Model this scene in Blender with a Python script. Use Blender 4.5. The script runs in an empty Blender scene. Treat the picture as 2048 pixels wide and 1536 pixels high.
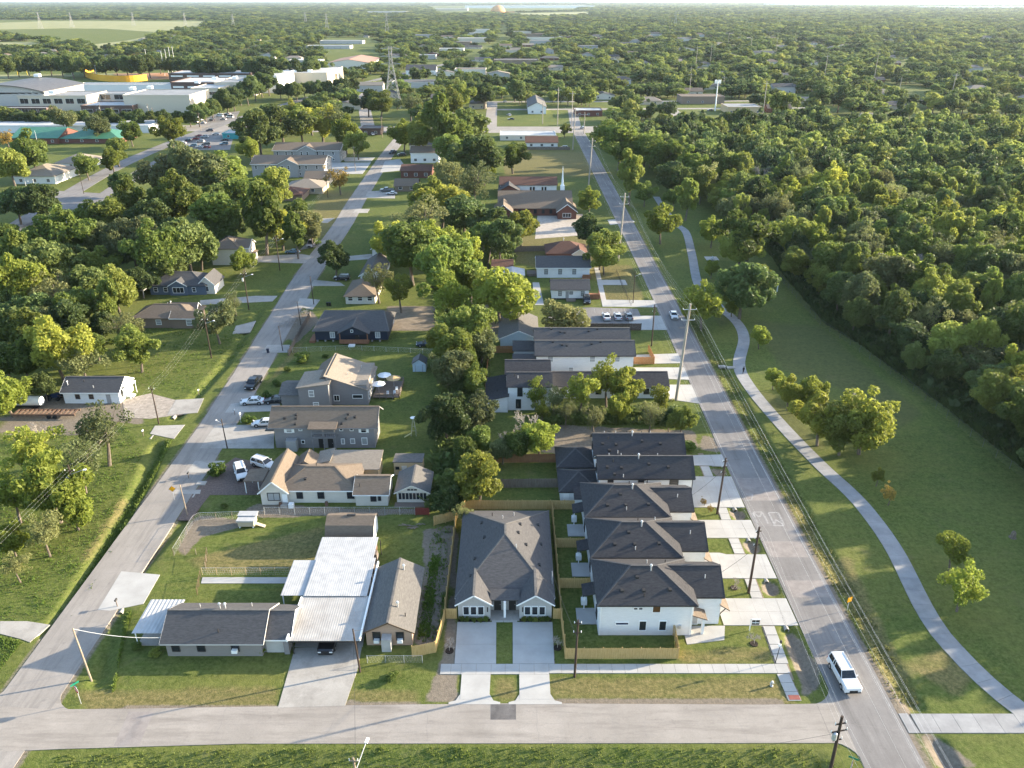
import bpy, math, random
import numpy as np
from mathutils import Vector, Matrix

HAZE_D = 0.000024
rnd = random.Random(11)
scene = bpy.context.scene
C = scene.collection

# ------------------------------------------------------------------ camera
FOC, CAMH = 1600.0, 75.0            # focal length in photo pixels (2048 wide), camera height in metres
PITCH = math.atan(767 / 1600)
cp, sp = math.cos(PITCH), math.sin(PITCH)
cam_d = bpy.data.cameras.new('camera')
cam_d.sensor_width = 36
cam_d.lens = FOC / 2048 * 36
cam_d.clip_start = 0.5
cam_d.clip_end = 90000
cam = bpy.data.objects.new('camera', cam_d)
cam.location = (0, 0, CAMH)
cam.rotation_euler = (math.pi / 2 - PITCH, 0, 0)
C.objects.link(cam)
scene.camera = cam

# ------------------------------------------------------------------ light
SUN_EL, SUN_AZ = 14.5, 17.0         # degrees; azimuth from +X towards +Y
world = bpy.data.worlds.new('World')
scene.world = world
world.use_nodes = True
wn = world.node_tree
bg = wn.nodes['Background']
sky = wn.nodes.new('ShaderNodeTexSky')
sky.sky_type = 'NISHITA'
sky.sun_disc = False
sky.sun_elevation = math.radians(SUN_EL)
sky.sun_rotation = math.radians(90 - SUN_AZ)
sky.air_density = 1.0
sky.dust_density = 1.2
sky.ozone_density = 1.6
wn.links.new(sky.outputs[0], bg.inputs[0])
bg.inputs[1].default_value = 0.15
sun_d = bpy.data.lights.new('sun', 'SUN')
sun_d.energy = 4.7
sun_d.angle = math.radians(0.6)
sun_d.color = (1.0, 0.86, 0.64)
sun = bpy.data.objects.new('sun', sun_d)
a, e = math.radians(SUN_AZ), math.radians(SUN_EL)
sdir = Vector((math.cos(a) * math.cos(e), math.sin(a) * math.cos(e), math.sin(e)))
sun.rotation_euler = (-sdir).to_track_quat('-Z', 'Y').to_euler()
sun.location = sdir * 300
C.objects.link(sun)
vs = scene.view_settings
vs.view_transform = 'Standard'
vs.look = 'None'
vs.exposure = 2.05
vs.gamma = 1.0
vs.use_curve_mapping = False
cy = scene.cycles
cy.max_bounces = 6
cy.diffuse_bounces = 3
cy.glossy_bounces = 2
cy.transmission_bounces = 3
cy.transparent_max_bounces = 6
cy.volume_bounces = 0
cy.use_denoising = True

# ------------------------------------------------------------------ photo pixel -> place on the ground (or at height z)
def G(px, py, z=0.0):
    u, v = (px - 1024) / FOC, (py - 768) / FOC
    t = (z - CAMH) / (-sp - v * cp)
    return u * t, (cp - v * sp) * t

def SC(px, py):                      # photo pixels per metre at a ground pixel
    return FOC / (G(px, py)[1] * cp + CAMH * sp)

def HT(px, py0, py1):                # height of a thing standing at (px,py0) whose top shows at py1
    X, Y = G(px, py0)
    v = (py1 - 768) / FOC
    return CAMH - (Y * (v * cp + sp)) / (cp - v * sp) if True else 0

# ------------------------------------------------------------------ materials
MATS = {}
def _nt(name):
    m = bpy.data.materials.new(name)
    m.use_nodes = True
    nt = m.node_tree
    return m, nt, nt.nodes['Principled BSDF']

def mat(name, col, col2=None, scale=3.0, rough=0.75, bump=0.0, metal=0.0, spec=0.3, coord='obj', detail=4.0, stretch=None, contrast=(0.35, 0.65), bscale=None, var=0.0):
    """principled material, colour noise between col and col2, optional bump"""
    if name in MATS:
        return MATS[name]
    m, nt, b = _nt(name)
    N, L = nt.nodes, nt.links
    b.inputs['Roughness'].default_value = rough
    b.inputs['Metallic'].default_value = metal
    b.inputs['Specular IOR Level'].default_value = spec
    b.inputs['Base Color'].default_value = (*col, 1)
    if col2 or bump:
        if coord == 'obj':
            vec = N.new('ShaderNodeTexCoord').outputs['Object']
        else:
            vec = N.new('ShaderNodeNewGeometry').outputs['Position']
        if stretch:
            mp = N.new('ShaderNodeMapping')
            mp.inputs['Scale'].default_value = stretch
            L.new(vec, mp.inputs[0]); vec = mp.outputs[0]
    if col2:
        t = N.new('ShaderNodeTexNoise')
        t.inputs['Scale'].default_value = scale
        t.inputs['Detail'].default_value = detail
        t.inputs['Roughness'].default_value = 0.65
        L.new(vec, t.inputs['Vector'])
        r = N.new('ShaderNodeValToRGB')
        r.color_ramp.elements[0].position = contrast[0]
        r.color_ramp.elements[1].position = contrast[1]
        r.color_ramp.elements[0].color = (*col, 1)
        r.color_ramp.elements[1].color = (*col2, 1)
        L.new(t.outputs['Fac'], r.inputs[0])
        out = r.outputs[0]
        if var:
            oi = N.new('ShaderNodeObjectInfo')
            mr = N.new('ShaderNodeMapRange')
            mr.inputs['To Min'].default_value = 1 - var
            mr.inputs['To Max'].default_value = 1 + var
            L.new(oi.outputs['Random'], mr.inputs[0])
            hv = N.new('ShaderNodeHueSaturation')
            L.new(mr.outputs[0], hv.inputs['Value'])
            L.new(out, hv.inputs['Color'])
            out = hv.outputs[0]
        L.new(out, b.inputs['Base Color'])
    if bump:
        t2 = N.new('ShaderNodeTexNoise')
        t2.inputs['Scale'].default_value = bscale or scale * 4
        t2.inputs['Detail'].default_value = 3
        L.new(vec, t2.inputs['Vector'])
        bp = N.new('ShaderNodeBump')
        bp.inputs['Strength'].default_value = min(1.0, bump)
        bp.inputs['Distance'].default_value = 0.06
        L.new(t2.outputs['Fac'], bp.inputs['Height'])
        L.new(bp.outputs[0], b.inputs['Normal'])
    MATS[name] = m
    return m

def foliage(name, dark, light, yellow, trans=0.3, rough=0.6):
    """leaf material: tree-to-tree, clump and leaf-to-leaf colour changes, some light passing through"""
    m, nt, b = _nt(name)
    N, L = nt.nodes, nt.links
    oi = N.new('ShaderNodeObjectInfo')
    geo = N.new('ShaderNodeNewGeometry')
    tc = N.new('ShaderNodeTexCoord')
    nz = N.new('ShaderNodeTexNoise'); nz.inputs['Scale'].default_value = 0.55; nz.inputs['Detail'].default_value = 2
    L.new(tc.outputs['Object'], nz.inputs['Vector'])
    # leaf factor
    a1 = N.new('ShaderNodeMath'); a1.operation = 'MULTIPLY_ADD'
    L.new(geo.outputs['Random Per Island'], a1.inputs[0]); a1.inputs[1].default_value = 0.45
    L.new(nz.outputs['Fac'], a1.inputs[2])
    a2 = N.new('ShaderNodeMath'); a2.operation = 'SUBTRACT'; a2.inputs[1].default_value = 0.25; a2.use_clamp = True
    L.new(a1.outputs[0], a2.inputs[0])
    mx = N.new('ShaderNodeMix'); mx.data_type = 'RGBA'
    mx.inputs[6].default_value = (*dark, 1); mx.inputs[7].default_value = (*light, 1)
    L.new(a2.outputs[0], mx.inputs[0])
    r = N.new('ShaderNodeValToRGB')
    r.color_ramp.elements[0].position = 0.40; r.color_ramp.elements[0].color = (0, 0, 0, 1)
    r.color_ramp.elements[1].position = 1.0; r.color_ramp.elements[1].color = (0.85, 0.85, 0.85, 1)
    L.new(oi.outputs['Random'], r.inputs[0])
    mx2 = N.new('ShaderNodeMix'); mx2.data_type = 'RGBA'
    L.new(r.outputs[0], mx2.inputs[0]); L.new(mx.outputs[2], mx2.inputs[6])
    mx2.inputs[7].default_value = (*yellow, 1)
    # value change between trees
    wn_ = N.new('ShaderNodeTexWhiteNoise'); wn_.noise_dimensions = '1D'
    L.new(oi.outputs['Random'], wn_.inputs['W'])
    mr = N.new('ShaderNodeMapRange'); mr.inputs['To Min'].default_value = 0.62; mr.inputs['To Max'].default_value = 1.3
    L.new(wn_.outputs['Value'], mr.inputs[0])
    hv = N.new('ShaderNodeHueSaturation'); L.new(mr.outputs[0], hv.inputs['Value'])
    L.new(mx2.outputs[2], hv.inputs['Color'])
    b.inputs['Roughness'].default_value = rough
    b.inputs['Specular IOR Level'].default_value = 0.25
    L.new(hv.outputs[0], b.inputs['Base Color'])
    tr = N.new('ShaderNodeBsdfTranslucent'); L.new(hv.outputs[0], tr.inputs['Color'])
    ms = N.new('ShaderNodeMixShader'); ms.inputs[0].default_value = trans
    L.new(b.outputs[0], ms.inputs[1]); L.new(tr.outputs[0], ms.inputs[2])
    L.new(ms.outputs[0], N['Material Output'].inputs['Surface'])
    MATS[name] = m
    return m

def glass(name, col):
    m, nt, b = _nt(name)
    b.inputs['Base Color'].default_value = (*col, 1)
    b.inputs['Roughness'].default_value = 0.08
    b.inputs['Specular IOR Level'].default_value = 0.6
    MATS[name] = m
    return m

# roads and slabs
def worn(name, c0, c1, stain, streak):
    """worn paving: blotches, dark stains, streaks along the travel direction, grain"""
    m, nt, b = _nt(name)
    N, L = nt.nodes, nt.links
    pos = N.new('ShaderNodeNewGeometry').outputs['Position']
    def nz(sc_, det, st=None, ro=.65):
        v = pos
        if st:
            mp = N.new('ShaderNodeMapping'); mp.inputs['Scale'].default_value = st; L.new(pos, mp.inputs[0]); v = mp.outputs[0]
        t = N.new('ShaderNodeTexNoise'); t.inputs['Scale'].default_value = sc_; t.inputs['Detail'].default_value = det; t.inputs['Roughness'].default_value = ro
        L.new(v, t.inputs['Vector']); return t.outputs['Fac']
    def rp(f, p0, p1, k0=0., k1=1.):
        r = N.new('ShaderNodeMapRange'); r.inputs[1].default_value = p0; r.inputs[2].default_value = p1; r.inputs[3].default_value = k0; r.inputs[4].default_value = k1; L.new(f, r.inputs[0]); return r.outputs[0]
    def mx(f, a_, b_):
        x = N.new('ShaderNodeMix'); x.data_type = 'RGBA'; L.new(f, x.inputs[0])
        for i_, q in ((6, a_), (7, b_)):
            if isinstance(q, tuple): x.inputs[i_].default_value = (*q, 1)
            else: L.new(q, x.inputs[i_])
        return x.outputs[2]
    c = mx(rp(nz(.12, 10, None, .7), .32, .68), c0, c1)
    c = mx(rp(nz(.35, 8, streak, .7), .48, .72, 0, .8), c, stain)
    c = mx(rp(nz(.55, 9, None, .8), .58, .70, 0, .7), c, stain)
    c = mx(rp(nz(5, 6, None, .8), .35, .8, 0, .4), c, tuple(x * .6 for x in c0))
    L.new(c, b.inputs['Base Color']); b.inputs['Roughness'].default_value = .92; b.inputs['Specular IOR Level'].default_value = .2
    bp = N.new('ShaderNodeBump'); bp.inputs['Strength'].default_value = .25; bp.inputs['Distance'].default_value = .05
    L.new(nz(8, 4), bp.inputs['Height']); L.new(bp.outputs[0], b.inputs['Normal'])
    MATS[name] = m
    return m
M_STREET = worn('street_concrete', (0.245, 0.218, 0.190), (0.335, 0.300, 0.264), (0.165, 0.144, 0.126), (.25, 2.2, 1))
M_ASPH = worn('old_asphalt', (0.170, 0.157, 0.148), (0.250, 0.233, 0.220), (0.115, 0.106, 0.100), (2.2, .15, 1))
M_LSTREET = worn('left_street_concrete', (0.238, 0.214, 0.190), (0.318, 0.288, 0.258), (0.150, 0.134, 0.120), (2.2, .2, 1))
M_NEWC = mat('new_concrete', (0.30, 0.288, 0.268), (0.42, 0.405, 0.38), scale=0.3, rough=0.85, bump=0.12, coord='world', bscale=9, detail=8, contrast=(0.25, 0.8))
M_OLDC = worn('old_concrete', (0.29, 0.268, 0.238), (0.40, 0.375, 0.34), (0.20, 0.18, 0.16), (1, 1, 1))
M_TRAIL = mat('trail_concrete', (0.215, 0.21, 0.21), (0.285, 0.28, 0.275), scale=0.5, rough=0.9, bump=0.15, coord='world', bscale=8, detail=8, var=0.05)
M_GRAVEL = mat('gravel', (0.22, 0.185, 0.15), (0.36, 0.31, 0.26), scale=1.2, rough=0.95, bump=0.5, coord='world', bscale=6, detail=8)
M_PATCH = mat('asphalt_patch', (0.085, 0.078, 0.075), (0.135, 0.125, 0.12), scale=0.8, rough=0.9, bump=0.25, coord='world', bscale=9)
M_PATCH2 = mat('street_patch', (0.20, 0.175, 0.16), (0.26, 0.23, 0.21), scale=0.8, rough=0.9, bump=0.25, coord='world', bscale=9)
M_PAINT = mat('road_paint', (0.21, 0.198, 0.188), (0.33, 0.315, 0.30), scale=1.8, rough=0.8, coord='world')
M_DIRT = mat('dirt', (0.16, 0.12, 0.085), (0.26, 0.205, 0.15), scale=0.5, rough=0.95, bump=0.5, coord='world', bscale=4, detail=8)
M_SOD = mat('sod_lawn', (0.030, 0.062, 0.014), (0.055, 0.095, 0.022), scale=0.8, rough=0.95, bump=0.6, coord='world', bscale=6, detail=8)
M_MULCH = mat('mulch', (0.016, 0.011, 0.009), (0.035, 0.024, 0.018), scale=4, rough=0.95, bump=0.4)
# roofs
def shingle(name, c1, c2):
    return mat(name, c1, c2, scale=2.2, rough=0.93, bump=0.35, bscale=9, detail=9, stretch=(.8, .8, 6), contrast=(0.26, 0.74), spec=0.15)
R_BLACK = shingle('black_shingles', (0.029, 0.028, 0.031), (0.068, 0.065, 0.066))
R_DARK = shingle('charcoal_shingles', (0.054, 0.052, 0.053), (0.106, 0.101, 0.100))
R_GREY = shingle('grey_shingles', (0.085, 0.080, 0.075), (0.155, 0.145, 0.135))
R_BROWN = shingle('brown_shingles', (0.115, 0.088, 0.066), (0.185, 0.148, 0.115))
R_TAN = shingle('tan_shingles', (0.185, 0.155, 0.122), (0.275, 0.235, 0.19))
R_RED = shingle('red_brown_shingles', (0.085, 0.045, 0.034), (0.14, 0.078, 0.058))
R_METAL = mat('white_metal_sheet', (0.33, 0.325, 0.315), (0.43, 0.42, 0.41), scale=0.7, rough=0.55, metal=0.0, spec=0.4, detail=6)
R_METALD = mat('weathered_metal_sheet', (0.29, 0.27, 0.245), (0.39, 0.37, 0.345), scale=0.45, rough=0.6, spec=0.35, detail=8)
R_GREEN = mat('green_metal_roof', (0.045, 0.15, 0.095), (0.065, 0.19, 0.12), scale=0.5, rough=0.5)
R_FLAT = mat('flat_roof_membrane', (0.33, 0.33, 0.32), (0.44, 0.43, 0.415), scale=0.15, rough=0.85, detail=6)
R_FLATG = mat('grey_roof_membrane', (0.19, 0.19, 0.19), (0.26, 0.26, 0.26), scale=0.15, rough=0.8, detail=6)
R_MAROON = mat('standing_seam_grey', (0.075, 0.07, 0.07), (0.105, 0.10, 0.098), scale=0.3, rough=0.55)
# walls
def wallm(name, c, v=0.9, sc=1.2):
    return mat(name, tuple(x * v for x in c), c, scale=sc, rough=0.8, bump=0.1, bscale=8, detail=6, stretch=(1, 1, 5))
W_WHITE = wallm('white_siding', (0.70, 0.70, 0.69))
W_CREAM = wallm('cream_siding', (0.62, 0.57, 0.49))
W_GREY = wallm('grey_siding', (0.215, 0.205, 0.205))
W_LGREY = wallm('light_grey_siding', (0.42, 0.405, 0.385))
W_MGREY = wallm('mid_grey_siding', (0.30, 0.295, 0.29))
W_BRICKG = wallm('painted_brick_grey', (0.235, 0.215, 0.20))
W_TAN = wallm('tan_siding', (0.42, 0.29, 0.21))
W_BEIGE = wallm('beige_siding', (0.45, 0.37, 0.27))
W_NAVY = wallm('navy_siding', (0.022, 0.028, 0.045))
W_BLUE = wallm('blue_grey_siding', (0.105, 0.135, 0.185))
W_LBLUE = wallm('pale_blue_siding', (0.46, 0.56, 0.62))
W_BROWN = wallm('brown_siding', (0.22, 0.165, 0.125))
W_BRICK = wallm('red_brick', (0.155, 0.065, 0.048), 0.75, 4)
W_OCHRE = wallm('ochre_boards', (0.52, 0.38, 0.22))
W_STONE = wallm('pale_stone', (0.52, 0.46, 0.37))
W_DBRICK = wallm('dark_brick', (0.115, 0.075, 0.065), 0.8, 4)
W_TEAL = wallm('teal_paint', (0.06, 0.33, 0.34))
W_CORAL = wallm('coral_roof', (0.34, 0.19, 0.135))
T_WHITE = mat('white_trim', (0.78, 0.78, 0.76), rough=0.6)
T_DARK = mat('dark_trim', (0.03, 0.028, 0.027), rough=0.6)
T_BROWN = mat('brown_trim', (0.12, 0.08, 0.05), rough=0.7)
GL = glass('window_glass', (0.022, 0.025, 0.03))
GLB = glass('blind_glass', (0.32, 0.33, 0.33))
WOOD_NEW = mat('new_cedar_boards', (0.40, 0.27, 0.105), (0.52, 0.365, 0.16), scale=2.5, rough=0.85, stretch=(3, 3, 0.4), detail=6)
WOOD_OLD = mat('weathered_boards', (0.135, 0.105, 0.085), (0.215, 0.175, 0.145), scale=2.5, rough=0.9, stretch=(3, 3, 0.4), detail=6)
WOOD_RED = mat('stained_boards', (0.19, 0.085, 0.045), (0.27, 0.125, 0.07), scale=2.5, rough=0.85, stretch=(3, 3, 0.4), detail=6)
WOOD_ORANGE = mat('orange_cedar_boards', (0.33, 0.165, 0.065), (0.42, 0.22, 0.095), scale=2.5, rough=0.85, stretch=(3, 3, 0.4), detail=6)
POLE_DARK = mat('creosoted_wood', (0.032, 0.021, 0.016), (0.062, 0.042, 0.031), scale=1.5, rough=0.85, stretch=(4, 4, 0.3))
POLE_OLD = mat('bleached_wood', (0.20, 0.155, 0.115), (0.30, 0.245, 0.19), scale=1.5, rough=0.9, stretch=(4, 4, 0.3))
POLE_CONC = mat('weathered_tall_pole', (0.26, 0.225, 0.185), (0.36, 0.32, 0.27), scale=0.8, rough=0.85, stretch=(4, 4, 0.3))
GALV = mat('galvanised_steel', (0.42, 0.43, 0.44), (0.55, 0.56, 0.57), scale=3, rough=0.5, metal=0.5)
WIRE = mat('aluminium_wire', (0.62, 0.61, 0.59), rough=0.5, metal=0.2)
WIRED = mat('black_cable', (0.03, 0.03, 0.03), rough=0.6)
BLACK = mat('black_plastic', (0.018, 0.018, 0.019), rough=0.55)
RUST = mat('rusty_steel', (0.10, 0.060, 0.042), (0.17, 0.105, 0.072), scale=2, rough=0.9)
WHITEP = mat('white_paint', (0.76, 0.76, 0.75), rough=0.45)
BARK = mat('bark', (0.085, 0.066, 0.050), (0.165, 0.135, 0.105), scale=2, rough=0.95, stretch=(3, 3, 0.6))
BAREW = mat('bare_branch', (0.25, 0.215, 0.185), (0.38, 0.34, 0.30), scale=2, rough=0.95)
F_MID = foliage('leaves_mid', (0.080, 0.118, 0.027), (0.190, 0.242, 0.049), (0.250, 0.272, 0.055), 0.5)
F_DARK = foliage('leaves_dark', (0.052, 0.082, 0.027), (0.122, 0.168, 0.050), (0.150, 0.185, 0.050), 0.45)
F_YEL = foliage('leaves_yellow', (0.145, 0.188, 0.030), (0.275, 0.312, 0.055), (0.325, 0.320, 0.058), 0.55)
F_OLIVE = foliage('leaves_olive', (0.085, 0.105, 0.042), (0.185, 0.210, 0.082), (0.235, 0.236, 0.088), 0.48)
F_ORANGE = foliage('leaves_orange', (0.16, 0.105, 0.022), (0.30, 0.20, 0.04), (0.34, 0.24, 0.05), 0.3)
F_GRASS = foliage('weed_leaves', (0.075, 0.125, 0.022), (0.145, 0.210, 0.038), (0.195, 0.230, 0.055), 0.45)
FF_A = foliage('far_leaves_green', (0.070, 0.105, 0.034), (0.168, 0.220, 0.060), (0.205, 0.240, 0.062), 0.5)
FF_B = foliage('far_leaves_dark', (0.045, 0.072, 0.030), (0.105, 0.148, 0.052), (0.130, 0.168, 0.055), 0.46)
FF_C = foliage('far_leaves_light', (0.125, 0.165, 0.040), (0.245, 0.285, 0.070), (0.280, 0.292, 0.072), 0.52)

# ------------------------------------------------------------------ mesh collector
class MB:
    def __init__(s):
        s.v, s.f = [], []
    def box(s, x0, x1, y0, y1, z0, z1):
        n = len(s.v)
        s.v += [(x0, y0, z0), (x1, y0, z0), (x1, y1, z0), (x0, y1, z0), (x0, y0, z1), (x1, y0, z1), (x1, y1, z1), (x0, y1, z1)]
        s.f += [tuple(n + i for i in q) for q in ((0, 3, 2, 1), (4, 5, 6, 7), (0, 1, 5, 4), (1, 2, 6, 5), (2, 3, 7, 6), (3, 0, 4, 7))]
        return s
    def prism(s, pts, z0, z1):               # pts: 2D outline, counter-clockwise
        n, k = len(s.v), len(pts)
        ar = sum(pts[i][0] * pts[(i + 1) % k][1] - pts[(i + 1) % k][0] * pts[i][1] for i in range(k))
        if ar < 0:
            pts = pts[::-1]
        s.v += [(p[0], p[1], z0) for p in pts] + [(p[0], p[1], z1) for p in pts]
        s.f.append(tuple(range(n + k - 1, n - 1, -1)))
        s.f.append(tuple(range(n + k, n + 2 * k)))
        for i in range(k):
            j = (i + 1) % k
            s.f.append((n + i, n + j, n + k + j, n + k + i))
        return s
    def slab(s, pts, th):                    # polygon in space given a thickness downwards
        n, k = len(s.v), len(pts)
        s.v += [tuple(p) for p in pts] + [(p[0], p[1], p[2] - th) for p in pts]
        s.f.append(tuple(range(n, n + k)))
        s.f.append(tuple(range(n + 2 * k - 1, n + k - 1, -1)))
        for i in range(k):
            j = (i + 1) % k
            s.f.append((n + j, n + i, n + k + i, n + k + j))
        return s
    def face(s, pts):
        n = len(s.v)
        s.v += [tuple(p) for p in pts]
        s.f.append(tuple(range(n, n + len(pts))))
        return s
    def tube(s, p0, p1, r0, r1=None, n=6, cap=True):
        r1 = r0 if r1 is None else r1
        p0, p1 = Vector(p0), Vector(p1)
        d = (p1 - p0)
        if d.length < 1e-6:
            return s
        d.normalize()
        u = d.orthogonal().normalized(); w = d.cross(u)
        b = len(s.v)
        for p, r in ((p0, r0), (p1, r1)):
            for i in range(n):
                t = 2 * math.pi * i / n
                s.v.append(tuple(p + u * (r * math.cos(t)) + w * (r * math.sin(t))))
        for i in range(n):
            j = (i + 1) % n
            s.f.append((b + i, b + j, b + n + j, b + n + i))
        if cap:
            s.f.append(tuple(range(b + n - 1, b - 1, -1)))
            s.f.append(tuple(range(b + n, b + 2 * n)))
        return s
    def beam(s, p0, p1, w, h):               # box section along a line, w across (horizontal), h upwards
        p0, p1 = Vector(p0), Vector(p1)
        d = (p1 - p0).normalized()
        u = d.cross(Vector((0, 0, 1)))
        if u.length < 1e-4:
            u = Vector((1, 0, 0))
        u.normalize(); up = u.cross(d).normalized()
        n = len(s.v)
        for p in (p0, p1):
            for a_, b_ in ((-1, -1), (1, -1), (1, 1), (-1, 1)):
                s.v.append(tuple(p + u * (a_ * w / 2) + up * (b_ * h / 2)))
        s.f += [tuple(n + i for i in q) for q in ((3, 2, 1, 0), (4, 5, 6, 7), (0, 1, 5, 4), (1, 2, 6, 5), (2, 3, 7, 6), (3, 0, 4, 7))]
        return s
    def lathe(s, c, prof, n=10):             # prof: [(r,z)...] about a vertical axis through c
        b = len(s.v)
        for r, z in prof:
            for i in range(n):
                t = 2 * math.pi * i / n
                s.v.append((c[0] + r * math.cos(t), c[1] + r * math.sin(t), c[2] + z))
        for k in range(len(prof) - 1):
            for i in range(n):
                j = (i + 1) % n
                s.f.append((b + k * n + i, b + k * n + j, b + (k + 1) * n + j, b + (k + 1) * n + i))
        s.f.append(tuple(range(b + n - 1, b - 1, -1)))
        s.f.append(tuple(range(b + (len(prof) - 1) * n, b + len(prof) * n)))
        return s
    def mesh(s, name, m, origin=(0, 0, 0), smooth=False):
        me = bpy.data.meshes.new(name)
        o = origin
        me.from_pydata([(x - o[0], y - o[1], z - o[2]) for x, y, z in s.v], [], s.f)
        me.materials.append(m)
        if smooth:
            me.polygons.foreach_set('use_smooth', [True] * len(me.polygons))
        me.update()
        return me

def link(name, data, parent=None, loc=(0, 0, 0)):
    o = bpy.data.objects.new(name, data)
    C.objects.link(o)
    o.location = loc
    if parent:
        o.parent = parent
    return o

def tag(o, label=None, cat=None, group=None, kind=None):
    if label: o['label'] = label
    if cat: o['category'] = cat
    if group: o['group'] = group
    if kind: o['kind'] = kind
    return o

class Thing:
    """an Empty at the thing's base; parts are given in world coordinates"""
    def __init__(s, name, label, cat, loc, group=None):
        s.o = link(name, None, None, loc)
        s.loc = Vector(loc)
        s.o.empty_display_size = 0.5
        tag(s.o, label, cat, group)
    def part(s, name, mb, m, sub=None, smooth=False, kind=None, label=None):
        o = link(name, mb.mesh(name, m, s.loc, smooth), sub or s.o)
        tag(o, label, None, None, kind)
        return o

def solo(name, mb, m, label, cat, group=None, origin=None, smooth=False, kind=None):
    if origin is None:
        xs = [v[0] for v in mb.v]; ys = [v[1] for v in mb.v]; zs = [v[2] for v in mb.v]
        origin = ((min(xs) + max(xs)) / 2, (min(ys) + max(ys)) / 2, min(zs))
    o = link(name, mb.mesh(name, m, origin, smooth), None, origin)
    return tag(o, label, cat, group, kind)

def structure(name, mb, m, parent=None):
    o = link(name, mb.mesh(name, m), parent)
    if parent is None:
        o['kind'] = 'structure'
    return o

def copy_tree(o, parent=None):
    c = o.copy()
    C.objects.link(c)
    c.parent = parent
    for ch in list(o.children):
        copy_tree(ch, c)
    return c

# ================================================================== GROUND
def pip(X, Y, poly):
    inside = np.zeros(X.shape, bool)
    k = len(poly)
    for i in range(k):
        x0, y0 = poly[i]; x1, y1 = poly[(i + 1) % k]
        if y0 == y1:
            continue
        c_ = ((y0 > Y) != (y1 > Y)) & (X < (x1 - x0) * (Y - y0) / (y1 - y0) + x0)
        inside ^= c_
    return inside

def seg_dist(X, Y, line):
    d = np.full(X.shape, 1e9)
    for (x0, y0), (x1, y1) in zip(line[:-1], line[1:]):
        L2 = (x1 - x0) ** 2 + (y1 - y0) ** 2
        t = np.clip(((X - x0) * (x1 - x0) + (Y - y0) * (y1 - y0)) / L2, 0, 1)
        d = np.minimum(d, np.hypot(X - x0 - t * (x1 - x0), Y - y0 - t * (y1 - y0)))
    return d

def PX(*pts):
    return [G(*p) for p in pts]

LEFT_ROAD = [(-57.6, -150), (-57.6, 60), (-57.4, 114), (-58.0, 150), (-60.6, 205), (-62.0, 233), (-62.8, 292), (-64.6, 337), (-67.2, 441), (-67.4, 520)]
TRAIL = [G(*p) for p in [(2210, 1536), (2010, 1396), (1900, 1290), (1850, 1220), (1790, 1102), (1740, 1030), (1700, 985), (1640, 930), (1560, 847), (1500, 775), (1478, 730), (1488, 678), (1474, 645), (1440, 615), (1398, 572), (1384, 510), (1372, 465), (1352, 448), (1330, 420), (1312, 393)]]
DITCHES = [  # polyline, half width, depth
    (PX((105, 1262), (130, 1230), (215, 1090), (290, 955), (318, 890)), 1.7, 0.85),
    (PX((352, 835), (395, 788), (450, 728), (515, 625)), 1.5, 0.6),
    (PX((196, 1362), (215, 1312), (240, 1232)), 1.3, 0.55),
    (PX((268, 1150), (330, 1080), (385, 1022)), 1.3, 0.55),
    ([(47.4, 68.6), (47.2, 90), (47.6, 130), (47.8, 200), (48.0, 330)], 1.5, 0.5),
    ([(47.6, 63.2), (47.4, 40)], 1.3, 0.7),
    ([(-40, 59.6), (0, 60.2), (33, 60.0)], 2.3, 0.6),
    ([(36.6, 72.2), (36.5, 81.0)], 1.25, 0.7), ([(36.6, 89.0), (36.6, 90.4)], 1.2, 0.7),
    ([(36.6, 98.4), (36.6, 100.0)], 1.2, 0.7), ([(36.6, 106.5), (36.6, 108.8)], 1.2, 0.7),
    ([(36.6, 119.8), (36.6, 122.0)], 1.2, 0.6), ([(36.6, 207), (36.6, 211)], 1.2, 0.6), ([(36.6, 222), (36.6, 236)], 1.2, 0.5),
    (PX((1640, 650), (1700, 690), (1850, 800), (2048, 960)), 1.0, 0.15),
]
def grow(a_, b_, s0, k):
    out = [a_]; s_ = s0
    while out[-1] < b_:
        out.append(out[-1] + s_); s_ *= k
    return out
gx_ = np.array([-v for v in grow(75, 40000, 0.8, 1.09)][::-1][:-1] + list(np.arange(-75, 92, 0.5)) + grow(92, 40000, 0.8, 1.09))
gy_ = np.array([-3000, -1200, -500, -200, -80, -20, 20, 40, 50] + list(np.arange(54, 170, 0.5)) + list(np.arange(170, 300, 1.0)) + grow(300, 45000, 1.5, 1.06))
GX, GY = np.meshgrid(gx_, gy_)
rs = np.random.RandomState(3)
GZ = rs.uniform(-0.018, 0.018, GX.shape)
for line, hw, dep in DITCHES:
    d = seg_dist(GX, GY, line)
    GZ -= dep * np.clip(1 - (d / hw), 0, 1) ** 0.8 * (d < hw)
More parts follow.
